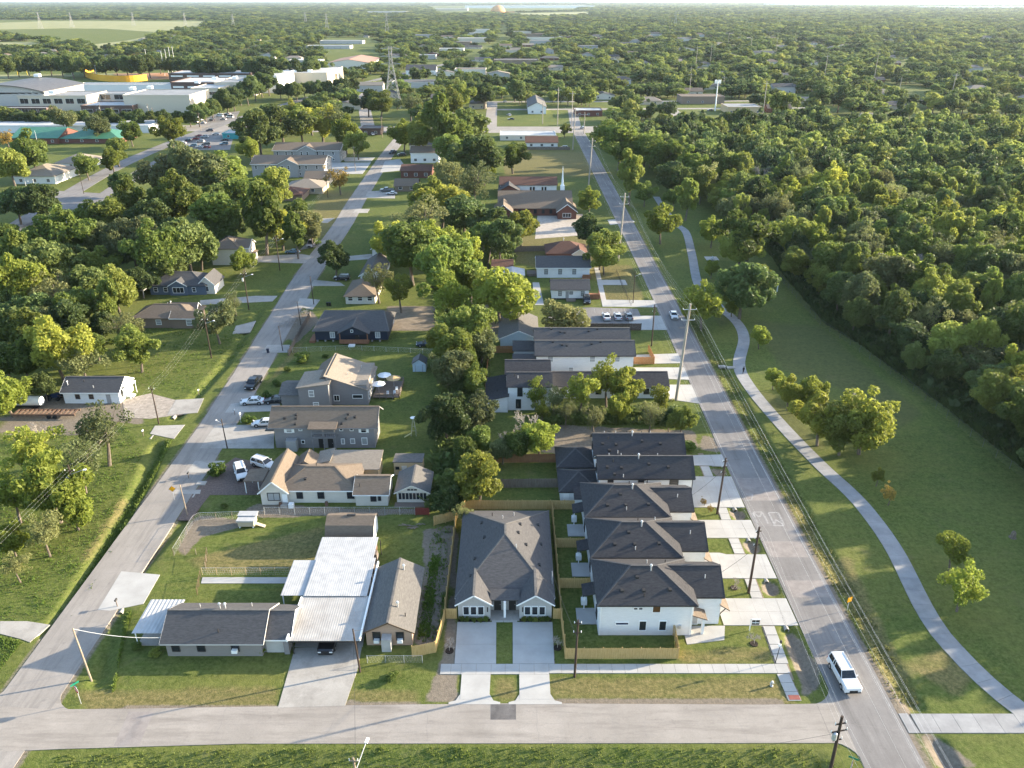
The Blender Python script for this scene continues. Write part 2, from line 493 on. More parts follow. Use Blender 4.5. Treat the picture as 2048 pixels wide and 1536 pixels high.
# grassy lumps of the unmown meadow at the left
DRT = [PX((880, 1060), (905, 1180), (893, 1240), (880, 1330), (848, 1405), (915, 1405), (918, 1330), (912, 1240), (915, 1060)),
       PX((845, 1060), (905, 1050), (905, 1100), (880, 1230), (868, 1300), (830, 1290), (848, 1130)),
       PX((1115, 850), (1390, 862), (1395, 900), (1200, 912), (1080, 905)),
       PX((772, 612), (890, 612), (885, 660), (780, 662)),
       PX((560, 655), (620, 620), (640, 640), (590, 690)),
       PX((1560, 1255), (1640, 1330), (1640, 1370), (1610, 1400), (1590, 1330)),
       PX((1660, 1245), (1690, 1250), (1830, 1430), (1795, 1430)),
       PX((1545, 1000), (1560, 1000), (1720, 1290), (1690, 1290)),
       PX((1405, 870), (1440, 880), (1440, 905), (1400, 900)),
       PX((20, 835), (130, 830), (290, 850), (270, 800), (60, 790)),
       PX((0, 835), (150, 810), (180, 870), (0, 870)),
       PX((355, 1100), (380, 1045), (400, 1030), (520, 1045), (400, 1075), (370, 1115)),
       PX((1840, 1470), (1870, 1470), (1960, 1536), (1880, 1536)),
       PX((485, 1020), (520, 1005), (640, 1015), (860, 1018), (860, 1028), (520, 1035)),
       PX((905, 600), (1050, 610), (1060, 680), (900, 690)),
       PX((180, 1415), (560, 1408), (560, 1425), (180, 1432)), PX((690, 1400), (840, 1404), (840, 1420), (690, 1415)), PX((1100, 1398), (1570, 1400), (1570, 1420), (1100, 1412))]
for y0_, y1_ in ((88.0, 91.2), (97.8, 100.8), (106.4, 109.2), (119.4, 122.2), (72.0, 81.4)):
    DRT.append([(36.6 + 1.3 * math.cos(t_), (y0_ + y1_) / 2 + (y1_ - y0_) / 2 * math.sin(t_)) for t_ in np.linspace(0, 6.28, 13)[:-1]])
DRY = [PX((1095, 1352), (1565, 1350), (1600, 1408), (1095, 1406)), PX((690, 1380), (840, 1380), (840, 1410), (690, 1412)), PX((130, 1380), (560, 1370), (560, 1425), (180, 1430)),
       PX((1350, 1300), (1545, 1290), (1545, 1326), (1350, 1326)), PX((985, 1352), (1035, 1352), (1035, 1402), (985, 1402)),
       PX((1660, 1120), (1700, 1110), (1850, 1420), (1790, 1425)), PX((1560, 980), (1585, 980), (1700, 1180), (1660, 1190)),
       PX((1880, 1290), (1960, 1330), (1920, 1400), (1800, 1330)),
       PX((360, 1120), (650, 1050), (650, 1140), (420, 1150)), PX((990, 470), (1240, 470), (1230, 530), (1190, 560), (1000, 520)),
       PX((1000, 300), (1180, 300), (1190, 355), (1010, 355)), PX((180, 1120), (260, 1000), (240, 990), (150, 1130)),
       PX((1190, 530), (1265, 530), (1290, 600), (1200, 610)), PX((640, 380), (730, 380), (640, 480), (600, 470)), PX((590, 690), (640, 650), (560, 750), (520, 780))]
DUST = [PX((1500, 640), (1640, 650), (1850, 830), (1760, 880), (1680, 780), (1560, 740)), PX((1480, 770), (1560, 790), (1660, 900), (1600, 900)), PX((1390, 560), (1440, 600), (1480, 640), (1440, 660))]
att_d = np.zeros(GX.shape); att_y = np.zeros(GX.shape); att_s = np.zeros(GX.shape)
for p in DRT: att_d[pip(GX, GY, p)] = 1
for p in DRY: att_y[pip(GX, GY, p)] = 1
for p in DUST: att_s[pip(GX, GY, p)] = 1
dl_ = seg_dist(GX, GY, LEFT_ROAD)
att_d = np.maximum(att_d, 0.75 * ((dl_ > 3.0) & (dl_ < 4.1) & (GY > 56) & (GY < 260)))
att_d = np.maximum(att_d, 0.75 * ((GX > 44) & (GX < 46.0) & (GY > 56) & (GY < 330)))
def blur(a_, n):
    for _ in range(n):
        a_[1:-1, 1:-1] = (a_[1:-1, 1:-1] * 2 + a_[:-2, 1:-1] + a_[2:, 1:-1] + a_[1:-1, :-2] + a_[1:-1, 2:]) / 6
    return a_
att_d = blur(att_d, 2); att_y = blur(att_y, 4); att_s = blur(att_s, 6)
ny, nx = GX.shape
me = bpy.data.meshes.new('ground')
co = np.stack([GX, GY, GZ], -1).reshape(-1, 3)
idx = np.arange(ny * nx).reshape(ny, nx)
quads = np.stack([idx[:-1, :-1], idx[:-1, 1:], idx[1:, 1:], idx[1:, :-1]], -1).reshape(-1, 4)
me.from_pydata(co.tolist(), [], quads.tolist())
me.polygons.foreach_set('use_smooth', [True] * len(me.polygons))
for nm, arr in (('dirt', att_d), ('dry', att_y), ('dust', att_s)):
    at = me.attributes.new(nm, 'FLOAT', 'POINT')
    at.data.foreach_set('value', arr.reshape(-1).astype(np.float32))
m, nt, b = _nt('grass_ground')
N, L = nt.nodes, nt.links
geo = N.new('ShaderNodeNewGeometry')
def noise_(s_, det=5, rough_=0.6):
    t = N.new('ShaderNodeTexNoise'); t.inputs['Scale'].default_value = s_; t.inputs['Detail'].default_value = det; t.inputs['Roughness'].default_value = rough_
    L.new(geo.outputs['Position'], t.inputs['Vector']); return t.outputs['Fac']
def ramp_(f, p0, p1, c0=(0, 0, 0), c1=(1, 1, 1)):
    r = N.new('ShaderNodeValToRGB'); r.color_ramp.elements[0].position = p0; r.color_ramp.elements[1].position = p1
    r.color_ramp.elements[0].color = (*c0, 1); r.color_ramp.elements[1].color = (*c1, 1)
    L.new(f, r.inputs[0]); return r.outputs[0]
def mixc(f, a_, b_):
    x = N.new('ShaderNodeMix'); x.data_type = 'RGBA'
    L.new(f, x.inputs[0])
    for i, q in ((6, a_), (7, b_)):
        if isinstance(q, tuple): x.inputs[i].default_value = (*q, 1)
        else: L.new(q, x.inputs[i])
    return x.outputs[2]
def attr_(nm):
    q = N.new('ShaderNodeAttribute'); q.attribute_name = nm; return q.outputs['Fac']
def madd(f, mul, add, f2=None):
    q = N.new('ShaderNodeMath'); q.operation = 'MULTIPLY_ADD'; L.new(f, q.inputs[0]); q.inputs[1].default_value = mul
    if f2 is not None: L.new(f2, q.inputs[2])
    else: q.inputs[2].default_value = add
    return q.outputs[0]
big, midn, fine = noise_(0.05, 6), noise_(0.35, 7, 0.7), noise_(2.2, 6, 0.75)
g1 = mixc(ramp_(midn, 0.35, 0.68), (0.050, 0.082, 0.015), (0.098, 0.132, 0.026))
g2 = mixc(ramp_(big, 0.45, 0.68), g1, (0.132, 0.142, 0.036))
g3 = mixc(ramp_(fine, 0.35, 0.75), g2, (0.135, 0.142, 0.048))
dryc = mixc(ramp_(fine, 0.35, 0.65), (0.110, 0.105, 0.038), (0.200, 0.165, 0.075))
dirtc = mixc(ramp_(fine, 0.3, 0.7), (0.120, 0.098, 0.074), (0.235, 0.195, 0.148))
dustc = mixc(ramp_(midn, 0.3, 0.7), (0.085, 0.085, 0.036), (0.110, 0.120, 0.040))
sel = lambda nm, k: ramp_(madd(attr_(nm), 1.0, 0, madd(midn, k, 0)), 0.55 + k * 0.25, 0.80 + k * 0.5)
c1 = mixc(ramp_(madd(attr_('dry'), 0.6, 0, madd(midn, 0.6, 0)), 0.55, 0.86), g3, dryc)
c2 = mixc(ramp_(madd(attr_('dust'), 0.6, 0, madd(midn, 0.6, 0)), 0.50, 0.95), c1, dustc)
mp_ = N.new('ShaderNodeMapping'); mp_.inputs['Rotation'].default_value = (0, 0, .5); mp_.inputs['Scale'].default_value = (.12, 1.1, 1); L.new(geo.outputs['Position'], mp_.inputs[0])
mt_ = N.new('ShaderNodeTexNoise'); mt_.inputs['Scale'].default_value = .8; mt_.inputs['Detail'].default_value = 6; L.new(mp_.outputs[0], mt_.inputs['Vector'])
c2 = mixc(ramp_(mt_.outputs['Fac'], .48, .72, (0, 0, 0), (.55, .55, .55)), c2, (0.120, 0.125, 0.040))
spk = ramp_(noise_(1.1, 8, 0.8), 0.30, 0.72, (0.55, 0.58, 0.5), (1.35, 1.3, 1.25))
mul_ = N.new('ShaderNodeMix'); mul_.data_type = 'RGBA'; mul_.blend_type = 'MULTIPLY'; mul_.inputs[0].default_value = 1.0
L.new(c2, mul_.inputs[6]); L.new(spk, mul_.inputs[7]); c2 = mul_.outputs[2]
wear = mixc(ramp_(noise_(.13, 9, .75), .58, .70, (0, 0, 0), (.6, .6, .6)), c2, (0.150, 0.130, 0.060))
c2 = mixc(ramp_(noise_(.45, 9, .8), .66, .76, (0, 0, 0), (.55, .55, .55)), wear, dirtc)
c3 = mixc(ramp_(madd(attr_('dirt'), 0.8, 0, madd(fine, 0.45, 0)), 0.50, 0.75), c2, dirtc)
L.new(c3, b.inputs['Base Color'])
b.inputs['Roughness'].default_value = 0.95
b.inputs['Specular IOR Level'].default_value = 0.1
bp = N.new('ShaderNodeBump'); bp.inputs['Strength'].default_value = 0.7; bp.inputs['Distance'].default_value = 0.10
bn = N.new('ShaderNodeMath'); bn.operation = 'ADD'
L.new(noise_(6.0, 4), bn.inputs[0]); L.new(midn, bn.inputs[1]); L.new(bn.outputs[0], bp.inputs['Height'])
L.new(bp.outputs[0], b.inputs['Normal'])
me.materials.append(m)
ground = link('ground', me); ground['kind'] = 'structure'

# ================================================================== ROADS
def ribbon(line, w):
    """left/right offset points of a polyline"""
    Lp, Rp = [], []
    for i, p in enumerate(line):
        a_ = line[max(0, i - 1)]; b_ = line[min(len(line) - 1, i + 1)]
        dx, dy = b_[0] - a_[0], b_[1] - a_[1]
        l = math.hypot(dx, dy); nxx, nyy = -dy / l, dx / l
        Lp.append((p[0] + nxx * w / 2, p[1] + nyy * w / 2)); Rp.append((p[0] - nxx * w / 2, p[1] - nyy * w / 2))
    return Lp, Rp

def dense(line, step, rg=None):
    """Catmull-Rom resampling"""
    out = []
    for i in range(len(line) - 1):
        p0, p1, p2, p3 = line[max(0, i - 1)], line[i], line[i + 1], line[min(len(line) - 1, i + 2)]
        n = max(1, int(math.hypot(p2[0] - p1[0], p2[1] - p1[1]) / step))
        for k in range(n):
            t = k / n
            out.append(tuple(0.5 * (2 * p1[j] + (p2[j] - p0[j]) * t + (2 * p0[j] - 5 * p1[j] + 4 * p2[j] - p3[j]) * t * t + (3 * p1[j] - p0[j] - 3 * p2[j] + p3[j]) * t ** 3) for j in (0, 1)))
    out.append(line[-1])
    return out

def road(name, line, w, m, z=0.05, step=8, rag=0.0):
    line = dense(line, step)
    Lp, Rp = ribbon(line, w)
    if rag:
        Lp = [(x + rnd.uniform(-rag, rag), y) for x, y in Lp]; Rp = [(x + rnd.uniform(-rag, rag), y) for x, y in Rp]
    mb = MB()
    for i in range(len(line) - 1):
        mb.slab([(*Lp[i], z), (*Rp[i], z), (*Rp[i + 1], z), (*Lp[i + 1], z)][::-1], 0.22)
    # drop the inner cross faces
    return structure(name, mb, m)

def flat(name, pts, m, z, th=0.2, parent=None):
    return structure(name, MB().prism(pts, z - th, z), m, parent)

def fillet(cx, cy, r, q, n=6):
    """concave road corner: square corner at (cx,cy), quadrant q=(sx,sy) pointing away from the road"""
    sx, sy = q
    pts = [(cx, cy)]
    for i in range(n + 1):
        t = math.pi / 2 * i / n
        pts.append((cx + sx * r * (1 - math.sin(t)), cy + sy * r * (1 - math.cos(t))))
    return pts
left_street = road('left_street', LEFT_ROAD, 7.3, M_LSTREET, 0.05, 6, 0.08)
front = MB().prism([(-300, 62.0), (-61, 62.0), (-50, 62.6), (-30, 63.3), (38.4, 63.4), (38.4, 69.0), (30, 68.8), (0, 69.0), (-20, 68.7), (-45, 68.2), (-54, 68.1), (-61, 68.6), (-300, 68.6)], -0.15, 0.054)
front.prism(fillet(-54.1, 67.9, 3.2, (1, 1)), -0.15, 0.0535)
front.prism(fillet(-61.0, 68.4, 3.5, (-1, 1)), -0.15, 0.0535)
front.prism(fillet(38.4, 68.8, 3.4, (-1, 1)), -0.15, 0.0535)
front.prism(fillet(38.4, 63.6, 3.0, (-1, -1)), -0.15, 0.0535)
front_street = structure('front_street', front, M_STREET)
main_road = structure('main_road', MB().prism([(38.2, -150), (45.0, -150), (44.9, 60), (45.0, 130), (45.3, 228), (45.6, 334), (45.8, 527), (38.6, 527), (39.2, 334), (39.4, 228), (38.4, 130), (38.2, 60)], -0.15, 0.058), M_ASPH)
cross = structure('commercial_street', MB().prism([(-330, 533), (-60, 522), (40, 521), (300, 536), (700, 560), (700, 592), (300, 566), (40, 549), (-70, 549), (-330, 560)], -0.15, 0.05), M_STREET)
back_streets = MB()
for x0, y0, x1, y1, w in ((-14, 549, -16, 690, 8), (-16, 640, 230, 650, 8), (118, 566, 124, 700, 9), (42, 549, 46, 640, 7), (-60, 690, 400, 705, 8), (-95, 549, -135, 760, 9)):
    Lp, Rp = ribbon([(x0, y0), (x1, y1)], w)
    back_streets.prism([Lp[0], Rp[0], Rp[1], Lp[1]], -0.1, 0.045 + 0.003 * len(back_streets.f) / 6)
structure('back_street', back_streets, M_STREET)
# dual carriageway at the upper left, with a grass median
AVE = [(-150, 200), (-169, 268), (-179, 330), (-188, 400), (-190, 470), (-186, 560), (-174, 660), (-158, 760), (-140, 860), (-118, 960), (-60, 1200)]
road('avenue_near_lanes', [(x + 8, y) for x, y in AVE], 8.5, M_ASPH, 0.055, 12)
road('avenue_far_lanes', [(x - 9, y) for x, y in AVE], 8.5, M_ASPH, 0.051, 12)
flat('avenue_crossover', [(-196, 320), (-166, 316), (-170, 345), (-200, 352)], M_ASPH, 0.047)
# painted marks on the main road
paint = MB()
def stripe(line, w, z):
    Lp, Rp = ribbon(line, w)
    for i in range(len(line) - 1):
        paint.face([(*Rp[i], z), (*Rp[i + 1], z), (*Lp[i + 1], z), (*Lp[i], z)])
stripe([(44.55, -20), (44.5, 60), (44.6, 130), (44.9, 228), (45.2, 334), (45.4, 515)], 0.12, 0.063)
stripe([(38.7, 90), (38.9, 130), (39.8, 228), (39.6, 334)], 0.10, 0.063)
def Z10(x, y): return G(1460 + x / 10.24, 980 + y / 10.24)
for seg in ([(465, 462), (660, 455)], [(470, 470), (602, 560)], [(602, 560), (655, 470)], [(665, 470), (785, 700)], [(785, 472), (985, 470)], [(985, 470), (1105, 715)], [(1095, 725), (940, 610)], [(940, 610), (905, 720)], [(790, 480), (895, 690)], [(880, 733), (1105, 737)], [(470, 480), (570, 690)]):
    stripe([Z10(*q) for q in seg], 0.30, 0.0625 + 0.0008 * len(paint.f))
for seg in ([(330, 90), (460, 95)], [(330, 220), (440, 210)], [(460, 95), (440, 210)]):
    stripe([Z10(*q) for q in seg], 0.22, 0.0625 + 0.0008 * len(paint.f))
structure('road_marking', paint, M_PAINT, main_road)
def roadpatch(pts, m, z, par):
    structure('patch', MB().face([(*p, z) for p in pts]), m, par)
roadpatch([(38.6, 96.5), (44.3, 96.5), (44.3, 100.4), (38.5, 100.4)][::1], M_PATCH2, 0.062, main_road)
roadpatch([(39.0, 87.6), (44.4, 87.6), (44.4, 91.2), (38.9, 91.2)], M_PATCH2, 0.062, main_road)
roadpatch([(39, 111.5), (44.4, 111.5), (44.5, 118.5), (39, 118.5)], M_PATCH2, 0.062, main_road)
roadpatch(PX((981, 1440), (1032, 1440), (1032, 1409), (981, 1409)), M_PATCH, 0.058, front_street)
roadpatch(PX((228, 1492), (278, 1492), (308, 1424), (258, 1424)), M_PATCH2, 0.058, front_street)
roadpatch(PX((40, 455), (60, 445), (72, 447), (48, 458)), M_PATCH, 0.059, None)
# cracks and tar lines on the near streets
tar = MB()
def crack(p, q, n=9, w=0.05, j=0.25, z=0.0575):
    pts = [(p[0] + (q[0] - p[0]) * i / n + rnd.uniform(-j, j), p[1] + (q[1] - p[1]) * i / n + rnd.uniform(-j, j)) for i in range(n + 1)]
    Lp, Rp = ribbon(pts, w)
    for i in range(n):
        tar.face([(*Rp[i], z), (*Rp[i + 1], z), (*Lp[i + 1], z), (*Lp[i], z)])
for x in (-46, -33.5, -21, -9.5, 3, 15, 26.5):
    crack((x, 63.6), (x + rnd.uniform(-1, 1), 68.6), 7, 0.035, 0.15)
crack((-52, 65.9), (38, 66.2), 60, 0.03, 0.08)
for x0, y0, x1, y1 in ((-58, 70, -57, 130), (-58.5, 76, -60, 84), (-56.5, 98, -55.5, 112), (-57, 130, -58.3, 190)):
    crack((x0, y0), (x1, y1), int(abs(y1 - y0) / 2), 0.05, 0.12, 0.0545)
for y in np.arange(74, 230, 9.3):
    yy = float(y); cx = float(np.interp(yy, [p[1] for p in LEFT_ROAD[1:6]], [p[0] for p in LEFT_ROAD[1:6]]))
    crack((cx - 3.4, yy), (cx + 3.4, yy + rnd.uniform(-1, 1)), 8, 0.035, 0.15, 0.0545)
for y in np.arange(66, 300, 13):
    crack((39.2, float(y)), (44.4, float(y) + rnd.uniform(-1.5, 1.5)), 8, 0.04, 0.2, 0.0635)
for k in range(46):
    x, y = rnd.uniform(-40, 36), rnd.uniform(64, 68.4)
    crack((x, y), (x + rnd.uniform(-3, 3), y + rnd.uniform(-1, 1)), 6, 0.03, 0.12)
structure('tar_crack', tar, M_PATCH2, front_street)

# ================================================================== SLABS, DRIVEWAYS, PATHS
def slabs(parent, quads_, m, th=0.12, name='slab'):
    for q in quads_:
        z = 0.075 + rnd.uniform(-0.006, 0.006)
        link(name, MB().prism(q, z - th, z).mesh(name, m), parent)
def rowq(x0, x1, y0, y1, n, axis='x', gap=0.03):
    out = []
    for i in range(n):
        if axis == 'x':
            a_, b_ = x0 + (x1 - x0) * i / n, x0 + (x1 - x0) * (i + 1) / n
            out.append([(a_ + gap / 2, y0), (b_ - gap / 2, y0), (b_ - gap / 2, y1), (a_ + gap / 2, y1)])
        else:
            a_, b_ = y0 + (y1 - y0) * i / n, y0 + (y1 - y0) * (i + 1) / n
            out.append([(x0, a_ + gap / 2), (x1, a_ + gap / 2), (x1, b_ - gap / 2), (x0, b_ - gap / 2)])
    return out
def base(name, pts, z=0.01):
    return structure(name, MB().prism(pts, -0.1, z), M_DIRT)
sw = base('front_sidewalk', [(-8.9, 73.6), (34.3, 73.8), (34.3, 75.2), (-8.9, 75.2)])
slabs(sw, rowq(-8.9, -6.3, 73.55, 75.2, 2) + rowq(-6.3, -2.6, 73.5, 75.2, 2) + rowq(-2.6, 0.9, 73.55, 75.2, 2) + rowq(0.9, 4.6, 73.5, 75.2, 2) + rowq(4.6, 34.4, 73.7, 75.2, 19), M_NEWC)
sw2 = base('roadside_sidewalk', [(32.7, 69.4), (34.4, 69.4), (35.1, 88), (35.1, 127), (33.5, 127), (33.4, 88)])
seg = [(33.6, 69.4), (33.45, 73.6)], [(33.9, 75.3), (34.1, 82.0)], [(34.1, 87.5), (34.2, 91.6)], [(34.2, 97.4), (34.2, 101.2)], [(34.3, 106.1), (34.4, 109.5)], [(34.4, 119.1), (34.4, 122.4)]
for (x0, y0), (x1, y1) in seg:
    n = max(2, round((y1 - y0) / 1.5))
    for i in range(n):
        a0, a1 = i / n, (i + 1) / n - 0.015
        xa, xb = x0 + (x1 - x0) * a0, x0 + (x1 - x0) * a1
        slabs(sw2, [[(xa - 0.75, y0 + (y1 - y0) * a0), (xa + 0.75, y0 + (y1 - y0) * a0), (xb + 0.75, y0 + (y1 - y0) * a1), (xb - 0.75, y0 + (y1 - y0) * a1)]], M_NEWC)
flat('tactile_paving', [(33.0, 69.5), (34.3, 69.5), (34.28, 70.2), (33.0, 70.2)], mat('red_tactile', (0.19, 0.055, 0.045), (0.24, 0.08, 0.06), scale=6), 0.10, 0.05)
dl = base('duplex_driveway', [(-7.2, 75.3), (-2.1, 75.3), (-2.1, 82.6), (-7.2, 82.6)])
slabs(dl, [[(-7.2, 75.25), (-2.0, 75.25), (-2.05, 78.6), (-7.25, 78.6)], [(-7.25, 78.63), (-2.05, 78.63), (-2.1, 82.7), (-7.3, 82.7)], [(-6.2, 69.6), (-2.7, 69.6), (-2.65, 73.47), (-6.2, 73.47)], [(-2.7, 82.73), (-1.15, 82.73), (-1.15, 84.2), (-2.7, 84.2)]], M_NEWC)
dr = base('duplex_driveway', [(0.1, 75.3), (5.4, 75.3), (5.4, 82.6), (0.1, 82.6)])
slabs(dr, [[(0.1, 75.25), (5.3, 75.25), (5.35, 78.6), (0.1, 78.6)], [(0.1, 78.63), (5.35, 78.63), (5.4, 82.7), (0.1, 82.7)], [(0.9, 69.6), (4.6, 69.6), (4.6, 73.47), (0.9, 73.47)], [(-1.1, 82.73), (0.7, 82.73), (0.7, 84.2), (-1.1, 84.2)]], M_NEWC)
for x0, x1 in ((-6.2, -2.7), (0.9, 4.6)):
    flat('driveway_apron', [(x0 - 1.3, 68.85), (x1 + 1.3, 68.85), (x1 + 1.3, 69.15), (x1 + 0.5, 69.4), (x1, 70.4), (x0, 70.4), (x0 - 0.5, 69.4), (x0 - 1.3, 69.15)], M_NEWC, 0.067, 0.1)
flat('carport_driveway', PX((590, 1296), (724, 1292), (715, 1340), (690, 1412), (556, 1416), (575, 1350)), M_OLDC, 0.062)
flat('carport_floor', [(-28.0, 78.2), (-19.2, 78.2), (-20.0, 97.4), (-28.0, 97.4)], M_OLDC, 0.058)
flat('corner_driveway', PX((243, 1143), (320, 1150), (287, 1208), (220, 1222), (196, 1220)), M_NEWC, 0.06)
flat('side_driveway', PX((0, 1243), (55, 1243), (100, 1250), (60, 1285), (40, 1278), (0, 1268)), M_OLDC, 0.06)
flat('garden_path', PX((405, 1155), (578, 1155), (575, 1167), (402, 1167)), M_NEWC, 0.05)
flat('parking_pad', PX((430, 852), (548, 848), (548, 897), (400, 897), (410, 880)), M_OLDC, 0.06)
flat('parking_pad', PX((462, 808), (560, 800), (560, 822), (450, 826)), M_OLDC, 0.06)
flat('driveway', PX((390, 922), (450, 922), (432, 945), (372, 946)), M_OLDC, 0.06)
flat('driveway', PX((350, 980), (402, 980), (400, 988), (345, 988)), M_OLDC, 0.06)
flat('paver_driveway', PX((385, 988), (420, 950), (470, 915), (560, 935), (530, 990), (420, 990), (380, 1040), (355, 1040)), mat('brown_pavers', (0.10, 0.07, 0.058), (0.165, 0.12, 0.10), scale=3, rough=0.9, coord='world', detail=6), 0.03)
flat('gravel_yard', PX((245, 800), (300, 787), (350, 800), (405, 800), (380, 826), (300, 838), (250, 835)), M_GRAVEL, 0.035)
flat('driveway', PX((352, 800), (408, 797), (395, 826), (335, 830)), M_OLDC, 0.06)
flat('driveway', PX((310, 852), (370, 850), (348, 878), (300, 868)), M_OLDC, 0.06)
flat('driveway', PX((535, 690), (580, 690), (580, 705), (523, 706)), M_OLDC, 0.06)
flat('driveway', PX((400, 601), (512, 592), (555, 592), (545, 603), (480, 606), (400, 610)), M_OLDC, 0.06)
flat('driveway', PX((472, 652), (512, 642), (500, 665), (465, 668)), M_OLDC, 0.06)
flat('driveway', PX((600, 596), (640, 600), (625, 620), (592, 612)), M_OLDC, 0.06)
flat('driveway', PX((495, 514), (600, 508), (625, 512), (610, 527), (500, 524)), M_OLDC, 0.06)
flat('driveway', PX((690, 513), (745, 508), (745, 518), (685, 522)), M_OLDC, 0.06)
flat('driveway', PX((628, 560), (680, 565), (690, 572), (620, 572)), M_OLDC, 0.06)
flat('driveway', PX((612, 488), (660, 478), (640, 492), (600, 500)), M_OLDC, 0.06)
flat('driveway', PX((630, 438), (670, 436), (655, 446), (630, 446)), M_OLDC, 0.06)
flat('driveway', PX((712, 418), (740, 418), (735, 426), (705, 426)), M_OLDC, 0.06)
flat('driveway', PX((735, 383), (790, 380), (790, 397), (730, 396)), M_OLDC, 0.06)
flat('apartment_forecourt', PX((660, 325), (742, 325), (725, 348), (650, 348)), M_NEWC, 0.06)
flat('apartment_forecourt', PX((683, 315), (750, 315), (742, 323), (690, 323)), M_NEWC, 0.064)
flat('townhouse_forecourt', PX((770, 322), (800, 318), (815, 340), (760, 345)), M_NEWC, 0.06)
# concrete in front of the row houses beside the main road
for nm, pts in (('row_house_driveway', [(28.2, 82.1), (38.1, 82.1), (38.1, 87.4), (28.2, 87.4)]), ('row_house_driveway', [(28.2, 91.7), (38.1, 91.7), (38.1, 97.2), (32.2, 97.2), (31.2, 97.6), (28.2, 97.6)]),
                ('row_house_driveway', [(28.2, 101.3), (38.2, 101.3), (38.2, 106.0), (28.2, 106.0)]), ('row_house_driveway', [(29.7, 109.6), (38.2, 109.6), (38.3, 119.0), (29.9, 119.0)]),
                ('row_house_driveway', [(27.2, 159.5), (38.9, 158.5), (39, 165), (27.2, 165)]), ('row_house_driveway', [(27.2, 166.8), (39, 167.5), (39.1, 173), (27.2, 172)]),
                ('row_house_driveway', [(32.8, 149), (38.7, 147), (38.8, 156), (32.8, 156)]), ('row_house_driveway', [(30.0, 122.8), (38.4, 122.5), (38.4, 126.5), (30.0, 126.0)])):
    flat(nm, pts, M_NEWC, 0.068)
joints = MB()
for y0, y1, x0 in ((82.1, 87.4, 28.3), (91.7, 97.2, 28.3), (101.3, 106, 28.3), (109.6, 119, 29.9)):
    for x in (30.8, 33.2, 34.8, 36.6):
        joints.box(x - 0.02, x + 0.02, y0 + 0.03, y1 - 0.03, 0.0, 0.0715)
    joints.box(x0, 38.0, (y0 + y1) / 2 - 0.02, (y0 + y1) / 2 + 0.02, 0.0, 0.0718)
structure('expansion_joint', joints, M_OLDC)
flat('porch_path', [(22.6, 78.6), (27.6, 79.4), (28.3, 82.0), (22.6, 82.0)], M_NEWC, 0.06)
lot = structure('parking_lot', MB().prism(PX((1180, 615), (1275, 618), (1290, 650), (1165, 652), (1090, 640), (1120, 618)), -0.1, 0.05), M_ASPH)
lines = MB()
for px in (1188, 1203, 1218, 1233, 1248, 1262):
    (x0, y0), (x1, y1) = G(px, 617), G(px + 3, 626)
    lines.box(x0 - 0.06, x0 + 0.06, y1, y0, 0.04, 0.056)
structure('bay_line', lines, M_PAINT, lot)
flat('lot_entrance', [(25.5, 205), (39.4, 204.5), (39.4, 210), (25.5, 210.5)], M_NEWC, 0.06)
flat('lot_entrance', [(30, 188), (39.2, 188), (39.3, 198), (30.5, 198)], M_NEWC, 0.06)
flat('garden_path', [(24.6, 205), (26, 205), (27, 240), (25.6, 240)], M_NEWC, 0.064)
flat('garden_path', PX((1065, 565), (1078, 565), (1088, 610), (1070, 610)), M_NEWC, 0.05)
flat('house_path', PX((1195, 560), (1250, 560), (1255, 570), (1195, 570)), M_NEWC, 0.05)
flat('gravel_lot', PX((1075, 430), (1165, 428), (1172, 470), (1070, 478)), mat('pale_gravel', (0.30, 0.255, 0.21), (0.42, 0.37, 0.315), scale=0.8, rough=0.95, coord='world', detail=8), 0.03)
flat('church_path', PX((1215, 440), (1260, 437), (1270, 444), (1220, 450)), M_NEWC, 0.05)
flat('sandy_lot', PX((775, 615), (890, 614), (884, 658), (780, 660)), mat('trampled_dirt', (0.15, 0.12, 0.085), (0.25, 0.20, 0.15), scale=0.6, rough=0.95, coord='world', detail=9, bump=0.4, bscale=4), 0.025)
# park side road and slab path at the lower right
park = base('park_path', [(45.1, 64.7), (80, 64.7), (80, 67.5), (45.1, 67.5)])
slabs(park, [[(45.05, 64.75), (46.3, 64.75), (46.1, 67.5), (45.05, 67.5)]] + rowq(46.4, 80, 64.75, 67.45, 14), M_TRAIL)
# curving walking trail, slab by slab
tl = dense(TRAIL, 0.6)
acc, cut = 0.0, [tl[0]]
for i in range(1, len(tl)):
    acc += math.hypot(tl[i][0] - tl[i - 1][0], tl[i][1] - tl[i - 1][1])
    if acc >= 2.5:
        cut.append(tl[i]); acc = 0
Lp, Rp = ribbon(cut, 2.7)
tb = MB()
for i in range(len(cut) - 1):
    tb.face([(*Rp[i], 0.02), (*Rp[i + 1], 0.02), (*Lp[i + 1], 0.02), (*Lp[i], 0.02)])
trail = structure('walking_trail', tb, M_DIRT)
for i in range(len(cut) - 1):
    q = [Vector(p) for p in (Rp[i], Rp[i + 1], Lp[i + 1], Lp[i])]
    q = [q[0].lerp(q[1], .006), q[1].lerp(q[0], .006), q[2].lerp(q[3], .006), q[3].lerp(q[2], .006)]
    slabs(trail, [[tuple(v) for v in q]], M_TRAIL)
x, y = G(1420, 517)
slabs(trail, [[(x - 1.5, y - 2), (x + 2.5, y - 2), (x + 2.5, y + 2), (x - 1.5, y + 2)]], M_NEWC)

